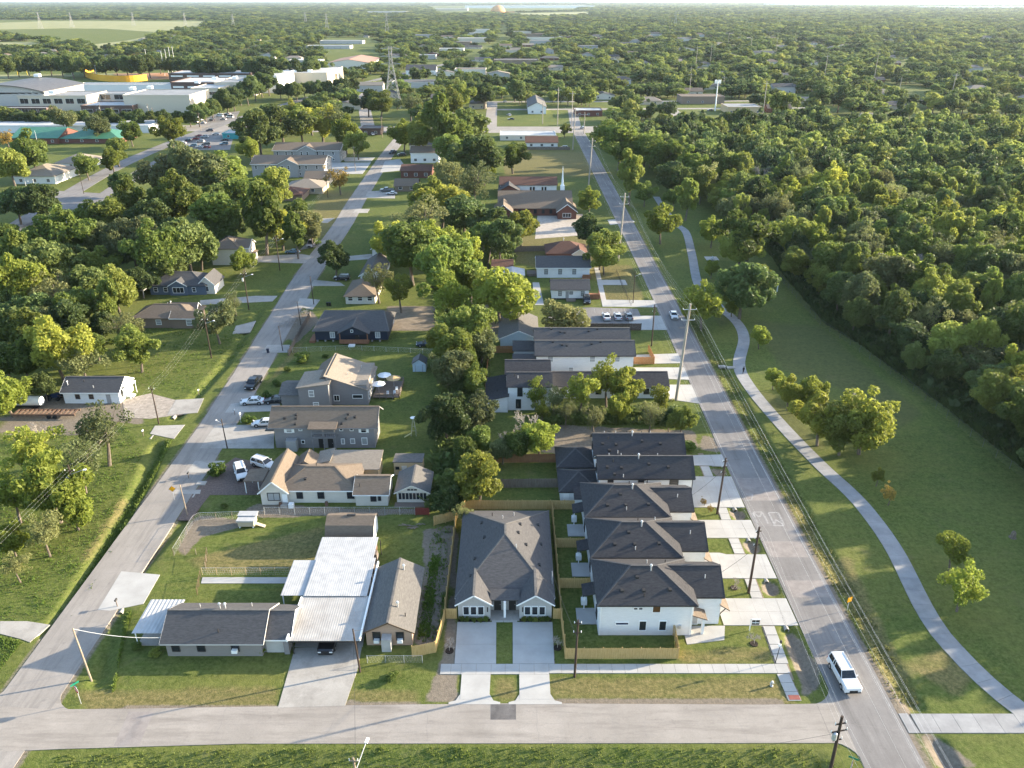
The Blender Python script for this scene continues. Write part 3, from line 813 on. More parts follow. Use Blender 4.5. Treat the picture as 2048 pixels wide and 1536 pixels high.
# ================================================================== BUILDINGS
class House(Thing):
    def __init__(s, name, label, x, y, cat='house', group=None):
        super().__init__(name, label, cat, (x, y, 0), group)
        s.roofs = []
    def vol(s, x0, x1, y0, y1, ze, zr, kind, wm, rm, ov=0.45, z0=0.0, inset=None, caps=False, fascia=None, th=0.16):
        """one block: walls and roof. kind: gx/gy gable with its ridge along x/y, hip, flat, se/sw/ss/sn single slope falling that way"""
        w = MB(); r = MB(); cap = MB(); fa = MB()
        mx, my = (x0 + x1) / 2, (y0 + y1) / 2
        if kind == 'gx':
            n = len(w.v)
            w.v += [(x0, y0, z0), (x1, y0, z0), (x1, y1, z0), (x0, y1, z0), (x0, y0, ze), (x1, y0, ze), (x1, y1, ze), (x0, y1, ze), (x0, my, zr - .05), (x1, my, zr - .05)]
            w.f += [(0, 1, 5, 4), (1, 2, 6, 9, 5), (2, 3, 7, 6), (3, 0, 4, 8, 7), (4, 5, 9, 8), (6, 7, 8, 9), (3, 2, 1, 0)]
            sl = (zr - ze) / (my - y0); e = ze - sl * ov
            r.slab([(x0 - ov, y0 - ov, e + th), (x1 + ov, y0 - ov, e + th), (x1 + ov, my, zr + th), (x0 - ov, my, zr + th)], th)
            r.slab([(x1 + ov, y1 + ov, e + th), (x0 - ov, y1 + ov, e + th), (x0 - ov, my, zr + th), (x1 + ov, my, zr + th)], th)
            cap.beam((x0 - ov, my, zr + th), (x1 + ov, my, zr + th), 0.32, 0.07)
            f = lambda x, y: zr + th - sl * abs(y - my)
            fa.box(x0 - ov + .02, x1 + ov - .02, y0 - ov - .03, y0 - ov - .004, e - .06, e + th - .02)
            for xx in (x0 - ov, x1 + ov):
                for yy in (y0 - ov, y1 + ov):
                    fa.beam((xx + (.02 if xx > mx else -.02), yy, e + th / 2 - .02), (xx + (.02 if xx > mx else -.02), my, zr + th / 2 - .02), 0.035, 0.2)
        elif kind == 'gy':
            w.v += [(x0, y0, z0), (x1, y0, z0), (x1, y1, z0), (x0, y1, z0), (x0, y0, ze), (x1, y0, ze), (x1, y1, ze), (x0, y1, ze), (mx, y0, zr - .05), (mx, y1, zr - .05)]
            w.f += [(0, 1, 5, 8, 4), (1, 2, 6, 5), (2, 3, 7, 9, 6), (3, 0, 4, 7), (4, 8, 9, 7), (5, 6, 9, 8), (3, 2, 1, 0)]
            sl = (zr - ze) / (mx - x0); e = ze - sl * ov
            r.slab([(x0 - ov, y1 + ov, e + th), (x0 - ov, y0 - ov, e + th), (mx, y0 - ov, zr + th), (mx, y1 + ov, zr + th)], th)
            r.slab([(x1 + ov, y0 - ov, e + th), (x1 + ov, y1 + ov, e + th), (mx, y1 + ov, zr + th), (mx, y0 - ov, zr + th)], th)
            cap.beam((mx, y0 - ov, zr + th), (mx, y1 + ov, zr + th), 0.32, 0.07)
            f = lambda x, y: zr + th - sl * abs(x - mx)
            for xx in (x0 - ov, x1 + ov):
                fa.beam((xx, y0 - ov - .02, e + th / 2 - .02), (mx, y0 - ov - .02, zr + th / 2 - .02), 0.035, 0.2)
        elif kind == 'hip':
            w.box(x0, x1, y0, y1, z0, ze)
            X0, X1, Y0, Y1 = x0 - ov, x1 + ov, y0 - ov, y1 + ov
            if (x1 - x0) >= (y1 - y0):
                h = inset if inset is not None else (y1 - y0) / 2
                A, B = (x0 + h, my), (x1 - h, my); sl = (zr - ze) / ((y1 - y0) / 2)
            else:
                h = inset if inset is not None else (x1 - x0) / 2
                A, B = (mx, y0 + h), (mx, y1 - h); sl = (zr - ze) / ((x1 - x0) / 2)
            e = ze - sl * ov + th; t = zr + th
            c_ = [(X0, Y0, e), (X1, Y0, e), (X1, Y1, e), (X0, Y1, e)]; A3, B3 = (*A, t), (*B, t)
            if (x1 - x0) >= (y1 - y0):
                for q in ([c_[0], c_[1], B3, A3], [c_[1], c_[2], B3], [c_[2], c_[3], A3, B3], [c_[3], c_[0], A3]): r.slab(q, th)
                hips = ((c_[0], A3), (c_[3], A3), (c_[1], B3), (c_[2], B3))
                f = lambda x, y: t - max(sl * abs(y - my), (zr - ze) / h * max(0, A[0] - x, x - B[0]))
            else:
                for q in ([c_[0], c_[1], A3], [c_[1], c_[2], B3, A3], [c_[2], c_[3], B3], [c_[3], c_[0], A3, B3]): r.slab(q, th)
                hips = ((c_[0], A3), (c_[1], A3), (c_[2], B3), (c_[3], B3))
                f = lambda x, y: t - max(sl * abs(x - mx), (zr - ze) / h * max(0, A[1] - y, y - B[1]))
            for p, q in hips: cap.beam(p, q, 0.26, 0.05)
            if A != B: cap.beam(A3, B3, 0.3, 0.06)
            fa.box(X0 + .02, X1 - .02, Y0 - .03, Y0 - .004, e - th - .05, e - .02)
        elif kind == 'flat':
            w.box(x0, x1, y0, y1, z0, ze)
            r.box(x0 - ov, x1 + ov, y0 - ov, y1 + ov, ze + .003, ze + .25)
            if zr > ze:                       # parapet
                for b_ in ((x0 - ov - .01, x1 + ov + .01, y0 - ov - .01, y0 - ov + .3), (x0 - ov - .01, x1 + ov + .01, y1 + ov - .3, y1 + ov + .01), (x0 - ov - .01, x0 - ov + .3, y0 - ov + .301, y1 + ov - .301), (x1 + ov - .3, x1 + ov + .01, y0 - ov + .301, y1 + ov - .301)):
                    w.box(*b_, ze - .2, zr)
            f = lambda x, y: ze + .25
        else:                                 # single slope falling to e/w/s/n
            lo, hi = ze, zr
            h = {'se': (hi, lo, lo, hi), 'sw': (lo, hi, hi, lo), 'ss': (lo, lo, hi, hi), 'sn': (hi, hi, lo, lo)}[kind]
            P = [(x0, y0), (x1, y0), (x1, y1), (x0, y1)]
            w.v += [(*p, z0) for p in P] + [(*p, q) for p, q in zip(P, h)]
            w.f += [(3, 2, 1, 0), (4, 5, 6, 7), (0, 1, 5, 4), (1, 2, 6, 5), (2, 3, 7, 6), (3, 0, 4, 7)]
            dx = (hi - lo) / (x1 - x0) * ov; dy = (hi - lo) / (y1 - y0) * ov
            d = {'se': (dx, -dx, -dx, dx), 'sw': (-dx, dx, dx, -dx), 'ss': (-dy, -dy, dy, dy), 'sn': (dy, dy, -dy, -dy)}[kind]
            Q = [(x0 - ov, y0 - ov), (x1 + ov, y0 - ov), (x1 + ov, y1 + ov), (x0 - ov, y1 + ov)]
            r.slab([(*q, a_ + b_ + th) for q, a_, b_ in zip(Q, h, d)], th)
            f = lambda x, y: lo + th + (hi - lo) * {'se': (x1 - x) / (x1 - x0), 'sw': (x - x0) / (x1 - x0), 'ss': (y - y0) / (y1 - y0), 'sn': (y1 - y) / (y1 - y0)}[kind]
        if wm: s.part('wall', w, wm)
        ro = s.part('roof', r, rm)
        if caps and cap.f: s.part('ridge_cap', cap, CAPS.get(rm.name, rm), ro)
        if fascia and fa.f: s.part('fascia', fa, fascia, ro)
        s.roofs.append((ro, f))
        return f
    def win(s, face, x, y, z, w, h, fm=None, gm=None, mull=0, sill=False, shut=None):
        """window on a wall plane; face s/n at y, e/w at x; (x,y) is the middle of the sill line"""
        fr = MB(); gl = MB(); t = 0.09
        def put(mb, u0, u1, z0, z1, d0, d1):
            if face == 's': mb.box(x + u0, x + u1, y - d1, y - d0, z0, z1)
            elif face == 'n': mb.box(x + u0, x + u1, y + d0, y + d1, z0, z1)
            elif face == 'e': mb.box(x + d0, x + d1, y + u0, y + u1, z0, z1)
            else: mb.box(x - d1, x - d0, y + u0, y + u1, z0, z1)
        put(fr, -w / 2 - t, w / 2 + t, z - t, z, -.02, .10); put(fr, -w / 2 - t, w / 2 + t, z + h, z + h + t, -.02, .10)
        put(fr, -w / 2 - t, -w / 2, z, z + h, -.02, .09); put(fr, w / 2, w / 2 + t, z, z + h, -.02, .09)
        if mull == 1: put(fr, -w / 2, w / 2, z + h / 2 - .03, z + h / 2 + .03, -.02, .065)
        for k in range(1, mull if mull > 1 else 1): put(fr, -w / 2 + w * k / mull - .03, -w / 2 + w * k / mull + .03, z, z + h, -.02, .065)
        put(gl, -w / 2, w / 2, z, z + h, -.02, .03)
        o = s.part('window', fr, fm or T_WHITE)
        s.part('pane', gl, gm or GL, o)
        if shut:
            for sg in (-1, 1):
                q = MB(); put(q, sg * (w / 2 + .12) - (.35 if sg < 0 else 0), sg * (w / 2 + .12) + (.35 if sg > 0 else 0), z - .05, z + h + .05, -.02, .05)
                s.part('shutter', q, shut, o)
        return o
    def door(s, face, x, y, w, h, m, z=0.05):
        d = MB(); k = MB()
        if face == 's': d.box(x - w / 2, x + w / 2, y - .06, y + .02, z, z + h); k.box(x + w / 2 - .16, x + w / 2 - .08, y - .11, y - .062, z + .95, z + 1.03)
        elif face == 'e': d.box(x - .02, x + .06, y - w / 2, y + w / 2, z, z + h); k.box(x + .062, x + .11, y + w / 2 - .16, y + w / 2 - .08, z + .95, z + 1.03)
        else: d.box(x - .06, x + .02, y - w / 2, y + w / 2, z, z + h); k.box(x - .11, x - .062, y + w / 2 - .16, y + w / 2 - .08, z + .95, z + 1.03)
        o = s.part('door', d, m)
        s.part('handle', k, GALV, o)
    def vent(s, i, x, y, kind='box'):
        ro, f = s.roofs[i]
        z = f(x, y)
        if kind == 'pipe':
            s.part('vent_pipe', MB().tube((x, y, z - .15), (x, y, z + .55), .07, .07, 6), GALV if (x * 7) % 2 < 1 else T_DARK, ro)
        elif kind == 'cap':
            s.part('vent_pipe', MB().tube((x, y, z - .1), (x, y, z + .75), .10, .10, 8).tube((x, y, z + .75), (x, y, z + .95), .2, .14, 8), GALV, ro)
        else:
            mb = MB()
            mb.v += [(x - .22, y - .25, z - .25), (x + .22, y - .25, z - .25), (x + .22, y + .25, z), (x - .22, y + .25, z), (x - .2, y - .22, z + .13), (x + .2, y - .22, z + .13), (x + .2, y + .2, z + .2), (x - .2, y + .2, z + .2)]
            mb.f += [(3, 2, 1, 0), (4, 5, 6, 7), (0, 1, 5, 4), (1, 2, 6, 5), (2, 3, 7, 6), (3, 0, 4, 7)]
            s.part('roof_vent', mb, T_DARK, ro)
    def ac(s, x, y, z=0.0):
        s.part('air_conditioner', MB().box(x - .4, x + .4, y - .4, y + .4, z, z + .75).box(x - .3, x + .3, y - .3, y + .3, z + .751, z + .8), T_WHITE)
CAPS = {'black_shingles': R_DARK, 'charcoal_shingles': R_GREY, 'grey_shingles': R_GREY, 'brown_shingles': R_BROWN}  # black and charcoal roofs get lighter caps, sunlit ridges put into the colour

# --- A: corner ranch house
A = House('ranch_house', 'long grey brick ranch house with dark roof beside the white metal carport', -36, 80)
A.vol(-43.6, -31.6, 76.6, 83.2, 2.6, 4.5, 'gx', W_BRICKG, R_DARK, 0.5, caps=True, fascia=W_LGREY)
A.vol(-31.6, -28.3, 77.3, 83.0, 2.55, 4.22, 'gx', W_BRICKG, R_DARK, 0.45, caps=True, fascia=T_WHITE)
for x, g in ((-42.4, GL), (-39.2, GL), (-34.9, GL)):
    A.win('s', x, 76.6, 0.9, 0.85, 1.35, T_DARK, g, 1)
A.part('window_unit', MB().box(-35.3, -34.6, 76.1, 76.55, 0.85, 1.3), T_WHITE)
A.part('garage_door', MB().box(-31.2, -29.0, 77.2, 77.28, 0.05, 2.15), W_LGREY)
A.part('side_wall_step', MB().box(-28.9, -28.25, 76.9, 77.25, 0, 2.5), W_GREY)
for i, x, y, k in ((0, -40.5, 81.2, 'pipe'), (0, -37.6, 80.4, 'cap'), (0, -36.9, 80.4, 'cap'), (0, -37.0, 77.4, 'pipe'), (0, -34, 81.8, 'pipe')):
    A.vent(i, x, y, k)
def sheet(T, name, x0, x1, y0, y1, z0, z1, m, pitch=0.30, amp=0.007, along='y'):
    """corrugated sheet, z0 at y0, z1 at y1, ribs along y"""
    n = max(2, int(abs(x1 - x0) / (pitch / 2)))
    mb = MB()
    for i in range(n + 1):
        x = x0 + (x1 - x0) * i / n
        d = amp if i % 2 else -amp
        for y, z in ((y0, z0), (y1, z1)):
            mb.v += [(x, y, z + d), (x, y, z + d - 0.03)]
    for i in range(n):
        a_ = 4 * i; b_ = 4 * (i + 1)
        mb.f += [(a_, b_, b_ + 2, a_ + 2), (a_ + 1, a_ + 3, b_ + 3, b_ + 1), (a_, a_ + 1, b_ + 1, b_), (a_ + 2, b_ + 2, b_ + 3, a_ + 3)]
    return T.part(name, mb, m)
aw = Thing('patio_awning', 'white ribbed metal awning on thin posts at the end of the grey ranch house', 'awning', (-46.3, 81, 0))
sheet(aw, 'roof_sheet', -48.5, -43.9, 78.2, 84.4, 2.3, 2.45, R_METAL, 0.5, 0.02)
for x in (-48.2, -44.6):
    for y in (78.5, 84.0):
        aw.part('post', MB().box(x - .05, x + .05, y - .05, y + .05, 0, 2.3), T_WHITE)
aw.part('floor', MB().box(-48.3, -44.2, 78.4, 84.2, -.05, .12), M_OLDC)
# --- B: carport
cpt = Thing('metal_carport', 'long carport roofed with ribbed metal sheets, white at the back and stained at the front', 'carport', (-23.8, 87, 0))
sheet(cpt, 'roof_sheet', -28.1, -19.2, 76.5, 84.75, 2.62, 2.78, R_METALD)
sheet(cpt, 'roof_sheet', -28.0, -19.5, 84.55, 92.6, 2.92, 3.02, R_METAL)
sheet(cpt, 'roof_sheet', -28.3, -19.9, 92.4, 97.7, 2.75, 2.85, R_METAL)
sheet(cpt, 'roof_sheet', -31.2, -28.05, 84.9, 92.3, 2.70, 2.80, R_METAL)
cpt.part('edge_trim', MB().box(-28.35, -28.12, 76.5, 84.5, 2.45, 2.85), T_WHITE); cpt.part('edge_trim', MB().box(-19.19, -19.0, 76.6, 92, 2.5, 2.9), T_WHITE)
cpt.part('front_beam', MB().box(-28.1, -19.2, 76.62, 76.78, 2.25, 2.55), T_DARK)
for x in (-27.7, -19.6):
    for y in (76.9, 81, 85.2, 89, 93, 97.2):
        cpt.part('post', MB().box(x - .06, x + .06, y - .06, y + .06, 0.05, 2.6), T_DARK)
for y in (85.2, 91.9):
    cpt.part('post', MB().box(-31.06, -30.94, y - .06, y + .06, 0, 2.65), T_WHITE)
# --- C: tan house
Cc = House('bungalow', 'narrow tan gabled bungalow with a grey roof squeezed beside the metal carport', -15.8, 84.5)
Cc.vol(-18.7, -12.8, 78.5, 90.8, 2.45, 3.95, 'gy', W_TAN, R_GREY, 0.4, caps=True, fascia=T_BROWN)
for x in (-17.35, -14.35):
    Cc.win('s', x, 78.5, 0.95, 0.85, 1.2, T_DARK, GL)
    Cc.part('window_unit', MB().box(x - .35, x + .35, 78.0, 78.46, 0.75, 1.2), T_WHITE)
Cc.part('porch_hood', MB().box(-16.6, -15.4, 77.3, 78.45, 0.0, 2.0), R_METAL)
for y in (81, 84.5, 88): Cc.win('e', -12.8, y, 0.9, 0.9, 1.1, T_WHITE, GL, 1)
Cc.vent(0, -15.0, 89, 'cap'); Cc.vent(0, -14.9, 81.5, 'cap'); Cc.vent(0, -13.8, 80.4, 'pipe')
# --- D: barn shed
D = House('barn_shed', 'gambrel-roofed shed with brown shingles and white end wall behind the carport', -24.6, 101.5, 'shed')
w = MB(); prof = [(99.2, 0), (103.9, 0), (103.9, 2.1), (103.2, 3.3), (101.55, 3.95), (99.9, 3.3), (99.2, 2.1)]
n = len(prof)
w.v += [(-28.1, y, z) for y, z in prof] + [(-21.1, y, z) for y, z in prof]
w.f += [tuple(range(n)), tuple(range(2 * n - 1, n - 1, -1))] + [(i, n + i, n + (i + 1) % n, (i + 1) % n) for i in range(n)]
D.part('wall', w, W_WHITE)
r = MB()
pr = [(99.0, 2.05), (99.85, 3.4), (101.55, 4.08), (103.25, 3.4), (104.1, 2.05)]
for i in range(4):
    (ya, za), (yb, zb) = pr[i], pr[i + 1]
    r.slab([(-28.3, ya, za), (-20.9, ya, za), (-20.9, yb, zb), (-28.3, yb, zb)], 0.12)
ro = D.part('roof', r, R_BROWN)
D.part('ridge_vent', MB().box(-25.2, -23.9, 101.4, 101.8, 4.05, 4.2), T_DARK, ro)
D.door('e', -21.1, 101.6, 1.2, 2.0, T_WHITE)
# --- E: coop
E_ = House('chicken_coop', 'small pale wooden coop with a flat lid and ramp on the fenced lawn', -42, 104.6, 'coop')
E_.vol(-43.1, -40.6, 103.8, 105.6, 1.25, 1.25, 'flat', W_BEIGE, R_METAL, 0.15, z0=0.35)
E_.part('lid', MB().box(-43.4, -40.4, 104.9, 106.2, 1.56, 1.66), R_METAL)
E_.part('ramp', MB().slab([(-40.5, 104.2, 0.5), (-39.0, 104.0, 0.06), (-39.0, 104.7, 0.06), (-40.5, 104.9, 0.5)], 0.05), W_BEIGE)
for x in (-42.9, -40.8): E_.part('foot', MB().box(x - .08, x + .08, 103.9, 105.5, 0, .34), T_WHITE)
# --- F: duplex
Fh = House('duplex', 'light grey duplex with one broad dark hip roof, twin front gables and twin doors', -1, 94)
f0 = Fh.vol(-7.2, 5.3, 85.0, 104.4, 2.75, 6.4, 'hip', W_LGREY, R_DARK, 0.5, inset=8.6, caps=True, fascia=T_WHITE)
for x0, x1 in ((-7.2, -2.9), (1.0, 5.3)):
    Fh.vol(x0, x1, 83.4, 88.3, 2.75, 4.15, 'gy', W_LGREY, R_DARK, 0.4, caps=True, fascia=T_WHITE)
    cx = (x0 + x1) / 2
    for k in (-1, 0, 1):
        Fh.win('s', cx + k * 0.98 - .1, 83.4, 0.75, 0.72, 1.35, T_WHITE, GL)
    bt = MB()
    for k in range(11):
        xx = x0 + .2 + (x1 - x0 - .4) * k / 10
        bt.box(xx - .025, xx + .025, 83.36, 83.402, 2.3, 2.75 + 1.3 * (1 - abs(xx - cx) / ((x1 - x0) / 2)) * .93)
    Fh.part('batten', bt, W_LGREY)
Fh.vol(-2.9, 1.0, 83.8, 85.4, 2.75, 3.2, 'ss', None, R_DARK, 0.02)
for x in (-1.95, 0.05):
    Fh.door('s', x, 85.0, 0.95, 2.15, T_DARK, 0.12)
Fh.part('porch_column', MB().box(-1.12, -.82, 83.5, 85.0, 0.05, 2.7), T_WHITE)
Fh.part('porch_slab', MB().box(-2.9, 1.0, 83.0, 85.0, -0.1, 0.12), M_OLDC)
Fh.part('house_number', MB().box(-3.35, -3.2, 83.34, 83.395, 1.2, 2.0), T_DARK); Fh.part('house_number', MB().box(1.35, 1.5, 83.34, 83.395, 1.2, 2.0), T_DARK)
for x, y, k in ((-4.5, 99, 'box'), (-4, 95, 'box'), (-5.2, 91, 'box'), (-3, 101, 'pipe'), (0.3, 101.2, 'pipe'), (1.2, 97.5, 'box'), (.9, 95.2, 'box'), (2, 93.2, 'box'), (.6, 91.5, 'pipe'), (3.8, 90, 'box'), (4.2, 95, 'box'), (3.9, 99.5, 'box'), (-5.6, 87.5, 'box'), (-1.4, 99.3, 'pipe')):
    Fh.vent(0, x, y, k)
Fh.part('meter_mast', MB().tube((5.5, 87.2, 1.2), (5.5, 87.2, 4.8), .05, .05, 6).tube((5.5, 87.9, 1.2), (5.5, 87.9, 4.4), .05, .05, 6).box(5.32, 5.6, 87.0, 88.1, 1.0, 1.7), GALV)
# --- R1..R3: row houses by the main road
def spouts(h, pts, z, m):
    for x, y in pts: h.part('downspout', MB().box(x - .05, x + .05, y - .1, y - .004, .1, z), m)
def rowhouse(dy, label, front_windows, wing_low=0.0):
    h = House('row_house', label, 19, 84.5 + dy, 'house', 'white two-storey row houses beside the main road')
    h.vol(11.3, 23.4, 80.3 + dy, 88.9 + dy, 5.45, 7.85, 'hip', W_WHITE, R_BLACK, 0.45, caps=True, fascia=T_DARK)
    h.vol(19.5, 27.5, 82.4 + dy, 89.2 + dy, 4.8, 6.95 - wing_low, 'gx', W_WHITE, R_BLACK, 0.3, caps=True, fascia=T_DARK)
    # entrance porch and pent roofs
    h.vol(23.5, 25.2, 80.4 + dy, 82.05 + dy, 2.55, 3.15, 'se', None, R_BROWN, 0.15)
    h.part('porch_column', MB().box(24.75, 25.1, 80.45 + dy, 80.8 + dy, 0, 2.55), W_WHITE)
    h.vol(27.55, 28.5, 82.3 + dy, 88.4 + dy, 2.55, 3.2, 'se', None, R_BROWN, 0.2)
    h.part('garage_door', MB().box(27.48, 27.58, 83.0 + dy, 87.6 + dy, 0.06, 2.3), W_LGREY)
    for y in (82.6, 88.0): h.part('bracket', MB().beam((27.6, y + dy, 1.6), (28.3, y + dy, 2.5), .1, .1), T_DARK)
    h.win('e', 27.5, 84.0 + dy, 3.5, .9, 1.2, T_DARK, GL); h.win('e', 27.5, 86.8 + dy, 3.5, .9, 1.2, T_DARK, GL)
    # garden side: pent roof over the back door, patio slab, air conditioner
    h.vol(9.7, 11.25, 85.2 + dy, 87.4 + dy, 2.35, 2.75, 'sw', None, R_BLACK, 0.15)
    for y in (85.3, 87.3): h.part('porch_post', MB().box(9.75, 9.87, y - .06 + dy, y + .06 + dy, 0, 2.35), T_WHITE)
    h.part('patio_slab', MB().box(8.7, 11.28, 82.3 + dy, 85.4 + dy, -.05, .12), M_NEWC)
    h.part('air_conditioner', MB().box(9.5, 10.3, 86.0 + dy, 86.8 + dy, 0.05, .85).box(9.6, 10.2, 86.1 + dy, 86.7 + dy, .851, .9), T_WHITE)
    h.win('w', 11.3, 83.0 + dy, 0.9, 1.2, 1.3, T_DARK, GL); h.win('w', 11.3, 86.8 + dy, 3.4, 1.1, 1.2, T_DARK, GL); h.win('w', 11.3, 82.6 + dy, 3.4, 1.1, 1.2, T_DARK, GL)
    for q in front_windows: h.win('s', q[0], 80.3 + dy, *q[1:])
    if wing_low == 0: h.win('s', 24.1, 82.4 + dy, 0.06, 1.1, 2.05, T_WHITE, W_LGREY)
    for x, y, k in ((14.2, 81.6, 'box'), (17.0, 81.6, 'box'), (20.4, 81.7, 'box'), (18.2, 84.0, 'cap'), (16.3, 83.2, 'box'), (17.0, 80.9, 'pipe'), (18, 86, 'pipe'), (20.5, 86.3, 'pipe')):
        h.vent(0, x + (.2 if dy else 0), y + dy, k)
    h.vent(1, 25.5, 84.3 + dy, 'pipe')
    spouts(h, [(11.45, 80.3 + dy), (23.2, 80.3 + dy)], 5.3, T_WHITE)
    h.part('meter_box', MB().box(21.6, 21.95, 80.12 + dy, 80.29 + dy, 1.2, 1.8), GALV)
    return h
rowhouse(0, 'white two-storey row house with a tall plain side wall inside the new cedar fence', [(15.9, 4.35, 0.45, 0.3, T_WHITE, GL), (16.55, 4.35, 0.45, 0.3, T_WHITE, GL), (18.6, 3.9, 0.95, 1.0, T_WHITE, mat('sunset_glass', (0.10, 0.055, 0.025), rough=0.15)), (14.3, 1.85, 1.6, 0.32, T_WHITE, glass('blue_tint_glass', (0.012, 0.014, 0.05))), (17.0, 0.9, 0.85, 1.5, T_WHITE, GL), (19.6, 0.9, 0.85, 1.5, T_WHITE, GL)])
rowhouse(9.75, 'white two-storey row house between its two hip-roofed white neighbours', [(16.9, 4.6, 0.5, 0.28, T_WHITE, GL), (17.6, 4.6, 0.5, 0.28, T_WHITE, GL), (19.6, 4.0, 0.9, 1.0, T_DARK, GL)])
rowhouse(19.4, 'white two-storey row house with hip roof next to the black-trimmed gabled pair', [(17, 4.0, 0.8, 1.0, T_DARK, GL)], 0.35)
# --- R4/R5
for dy, lab, ws in ((0, 'white two-storey gabled house with black window trim between the row houses and its twin', [(16.0, 4.1, .8, 1.0), (21.1, 3.9, 1.1, 1.3), (26.3, 4.1, 1.3, 1.0)]), (7.6, 'white two-storey gabled house with black trim beside the bare dirt lot', [(20, 4, 1, 1)])):
    h = House('gabled_house', lab, 21, 113 + dy, 'house', 'black trimmed twin houses')
    h.vol(14.2, 29.3, 110.3 + dy, 116.1 + dy, 5.4, 7.55, 'gx', W_WHITE, R_BLACK, 0.35, caps=True, fascia=T_DARK)
    h.vol(8.0, 14.15, 110.6 + dy, 117.0 + dy, 2.6, 4.2, 'hip', W_WHITE, R_BLACK, 0.35, caps=True, fascia=T_DARK)
    h.vol(10.2, 14.1, 108.4 + dy, 110.55 + dy, 2.5, 3.2, 'ss', W_WHITE, R_BLACK, 0.2) if dy == 0 else None
    for q in ws: h.win('s', q[0], 110.3 + dy, *q[1:], T_DARK, GL, 1)
    h.part('corner_trim', MB().box(21.9, 22.02, 110.24 + dy, 110.3 + dy, 0, 5.3).box(26.9, 27.02, 110.24 + dy, 110.3 + dy, 0, 5.3).box(29.25, 29.37, 110.24 + dy, 110.35 + dy, 0, 5.3), T_DARK)
    h.win('w', 14.2, 112 + dy, 3.6, .9, 1.2, T_DARK, GL); h.win('w', 14.2, 115 + dy, 3.6, .9, 1.2, T_DARK, GL)
    h.door('s', 8.9, 110.6 + dy, .9, 2.05, T_WHITE)
    h.part('garage_door', MB().box(29.28, 29.36, 111.2 + dy, 115.2 + dy, .06, 2.3), W_LGREY)
    for x, y, k in ((15.5, 111.6, 'box'), (17.8, 111.5, 'box'), (16.6, 110.6, 'box'), (18.0, 110.2, 'pipe'), (20.7, 112.8, 'cap'), (22.3, 112.0, 'box'), (25.4, 111.6, 'box'), (19.9, 113.9, 'pipe'), (22.5, 114.2, 'pipe'), (16.5, 112.3, 'pipe')):
        h.vent(0, x, y + dy, k)
    for x in (16, 18, 20.5, 24): h.vent(0, x, 114 + dy, 'pipe')
# --- H: long grey two-storey apartment house
h = House('apartment_house', 'long grey two-storey house with brown shingle roof and a wooden front balcony', -34.6, 132)
h.vol(-43.8, -25.4, 129.0, 135.0, 5.0, 7.0, 'gx', W_GREY, R_BROWN, 0.8, caps=True, fascia=W_GREY)
for x, sh in ((-41.0, T_WHITE), (-27.3, T_WHITE)): h.win('s', x, 129, 3.3, 0.9, 1.0, T_WHITE, GL if x > -30 else GLB, 1, shut=sh)
for x, w_, g in ((-38.9, .5, GLB), (-31.4, .5, GL), (-29.5, .5, GL)): h.win('s', x, 129, 3.7, w_, .5, T_WHITE, g)
for x, z, w_, h_, g in ((-41.3, .9, .6, 1, GLB), (-38.7, 1.0, .5, .6, GL), (-31.3, .9, .5, 1.0, GLB), (-29.5, 1.0, .7, .9, GLB), (-27.3, .8, .9, 1.3, GLB)): h.win('s', x, 129, z, w_, h_, T_WHITE, g)
bal = h.part('balcony', MB().box(-36.7, -32.3, 127.6, 128.98, 2.75, 2.95), W_GREY)
h.part('railing', MB().beam((-36.7, 127.65, 3.9), (-32.3, 127.65, 3.9), .08, .08).beam((-36.7, 127.65, 3.15), (-32.3, 127.65, 3.15), .06, .06), W_GREY, bal)
for k in range(12): h.part('baluster', MB().box(-36.6 + k * .38, -36.52 + k * .38, 127.62, 127.68, 2.95, 3.88), W_GREY, bal)
for x in (-36.6, -34.5, -32.4): h.part('post', MB().box(x - .06, x + .06, 127.6, 127.72, 0, 5.0), W_GREY)
h.vol(-37, -32, 127.2, 129.0, 4.85, 5.3, 'ss', None, R_BROWN, 0.1)
h.door('s', -35.3, 129, 1.0, 2.0, T_DARK); h.door('s', -33.6, 129, 1.0, 2.0, T_DARK)
h.part('utility_box', MB().box(-41.5, -39.6, 127.6, 128.95, 0, 2.2), W_MGREY)
for x, y, k in ((-39.8, 130.5, 'box'), (-30.2, 130.6, 'box'), (-41.8, 129.9, 'box'), (-39.7, 129.9, 'box'), (-30.5, 129.9, 'box'), (-28.9, 130.1, 'box'), (-39.7, 128.9, 'box'), (-31.2, 129.0, 'box')): h.vent(0, x, y, k)
h.part('front_canopy', MB().box(-46.2, -43.85, 131, 134, 2.4, 2.55), R_GREY)
# --- I: cream house
h = House('cottage', 'rambling cream cottage with brown roofs, several wings and dark window trim', -31, 115)
h.vol(-38.5, -25.7, 111.0, 119.0, 2.6, 4.45, 'hip', W_CREAM, R_BROWN, 0.4, caps=True, fascia=T_WHITE)
h.vol(-41.2, -36.9, 110.4, 120.4, 2.6, 4.5, 'gy', W_CREAM, R_BROWN, 0.4, caps=True, fascia=T_WHITE)
h.vol(-25.65, -20.4, 110.1, 115.8, 2.35, 3.85, 'gx', W_CREAM, R_BROWN, 0.35, caps=True, fascia=T_WHITE)
h.vol(-31.5, -23.0, 117.5, 122.0, 2.5, 3.3, 'ss', W_OCHRE, R_TAN, 0.3)
h.vol(-37.0, -34.2, 118.0, 121.6, 2.8, 3.8, 'gy', W_CREAM, R_BROWN, 0.3)
h.vol(-33.9, -31.6, 119.0, 123.0, 2.6, 3.2, 'sw', W_CREAM, R_TAN, 0.25)
h.win('s', -39.1, 110.4, 0.9, 1.9, 1.35, T_DARK, GLB, 2)
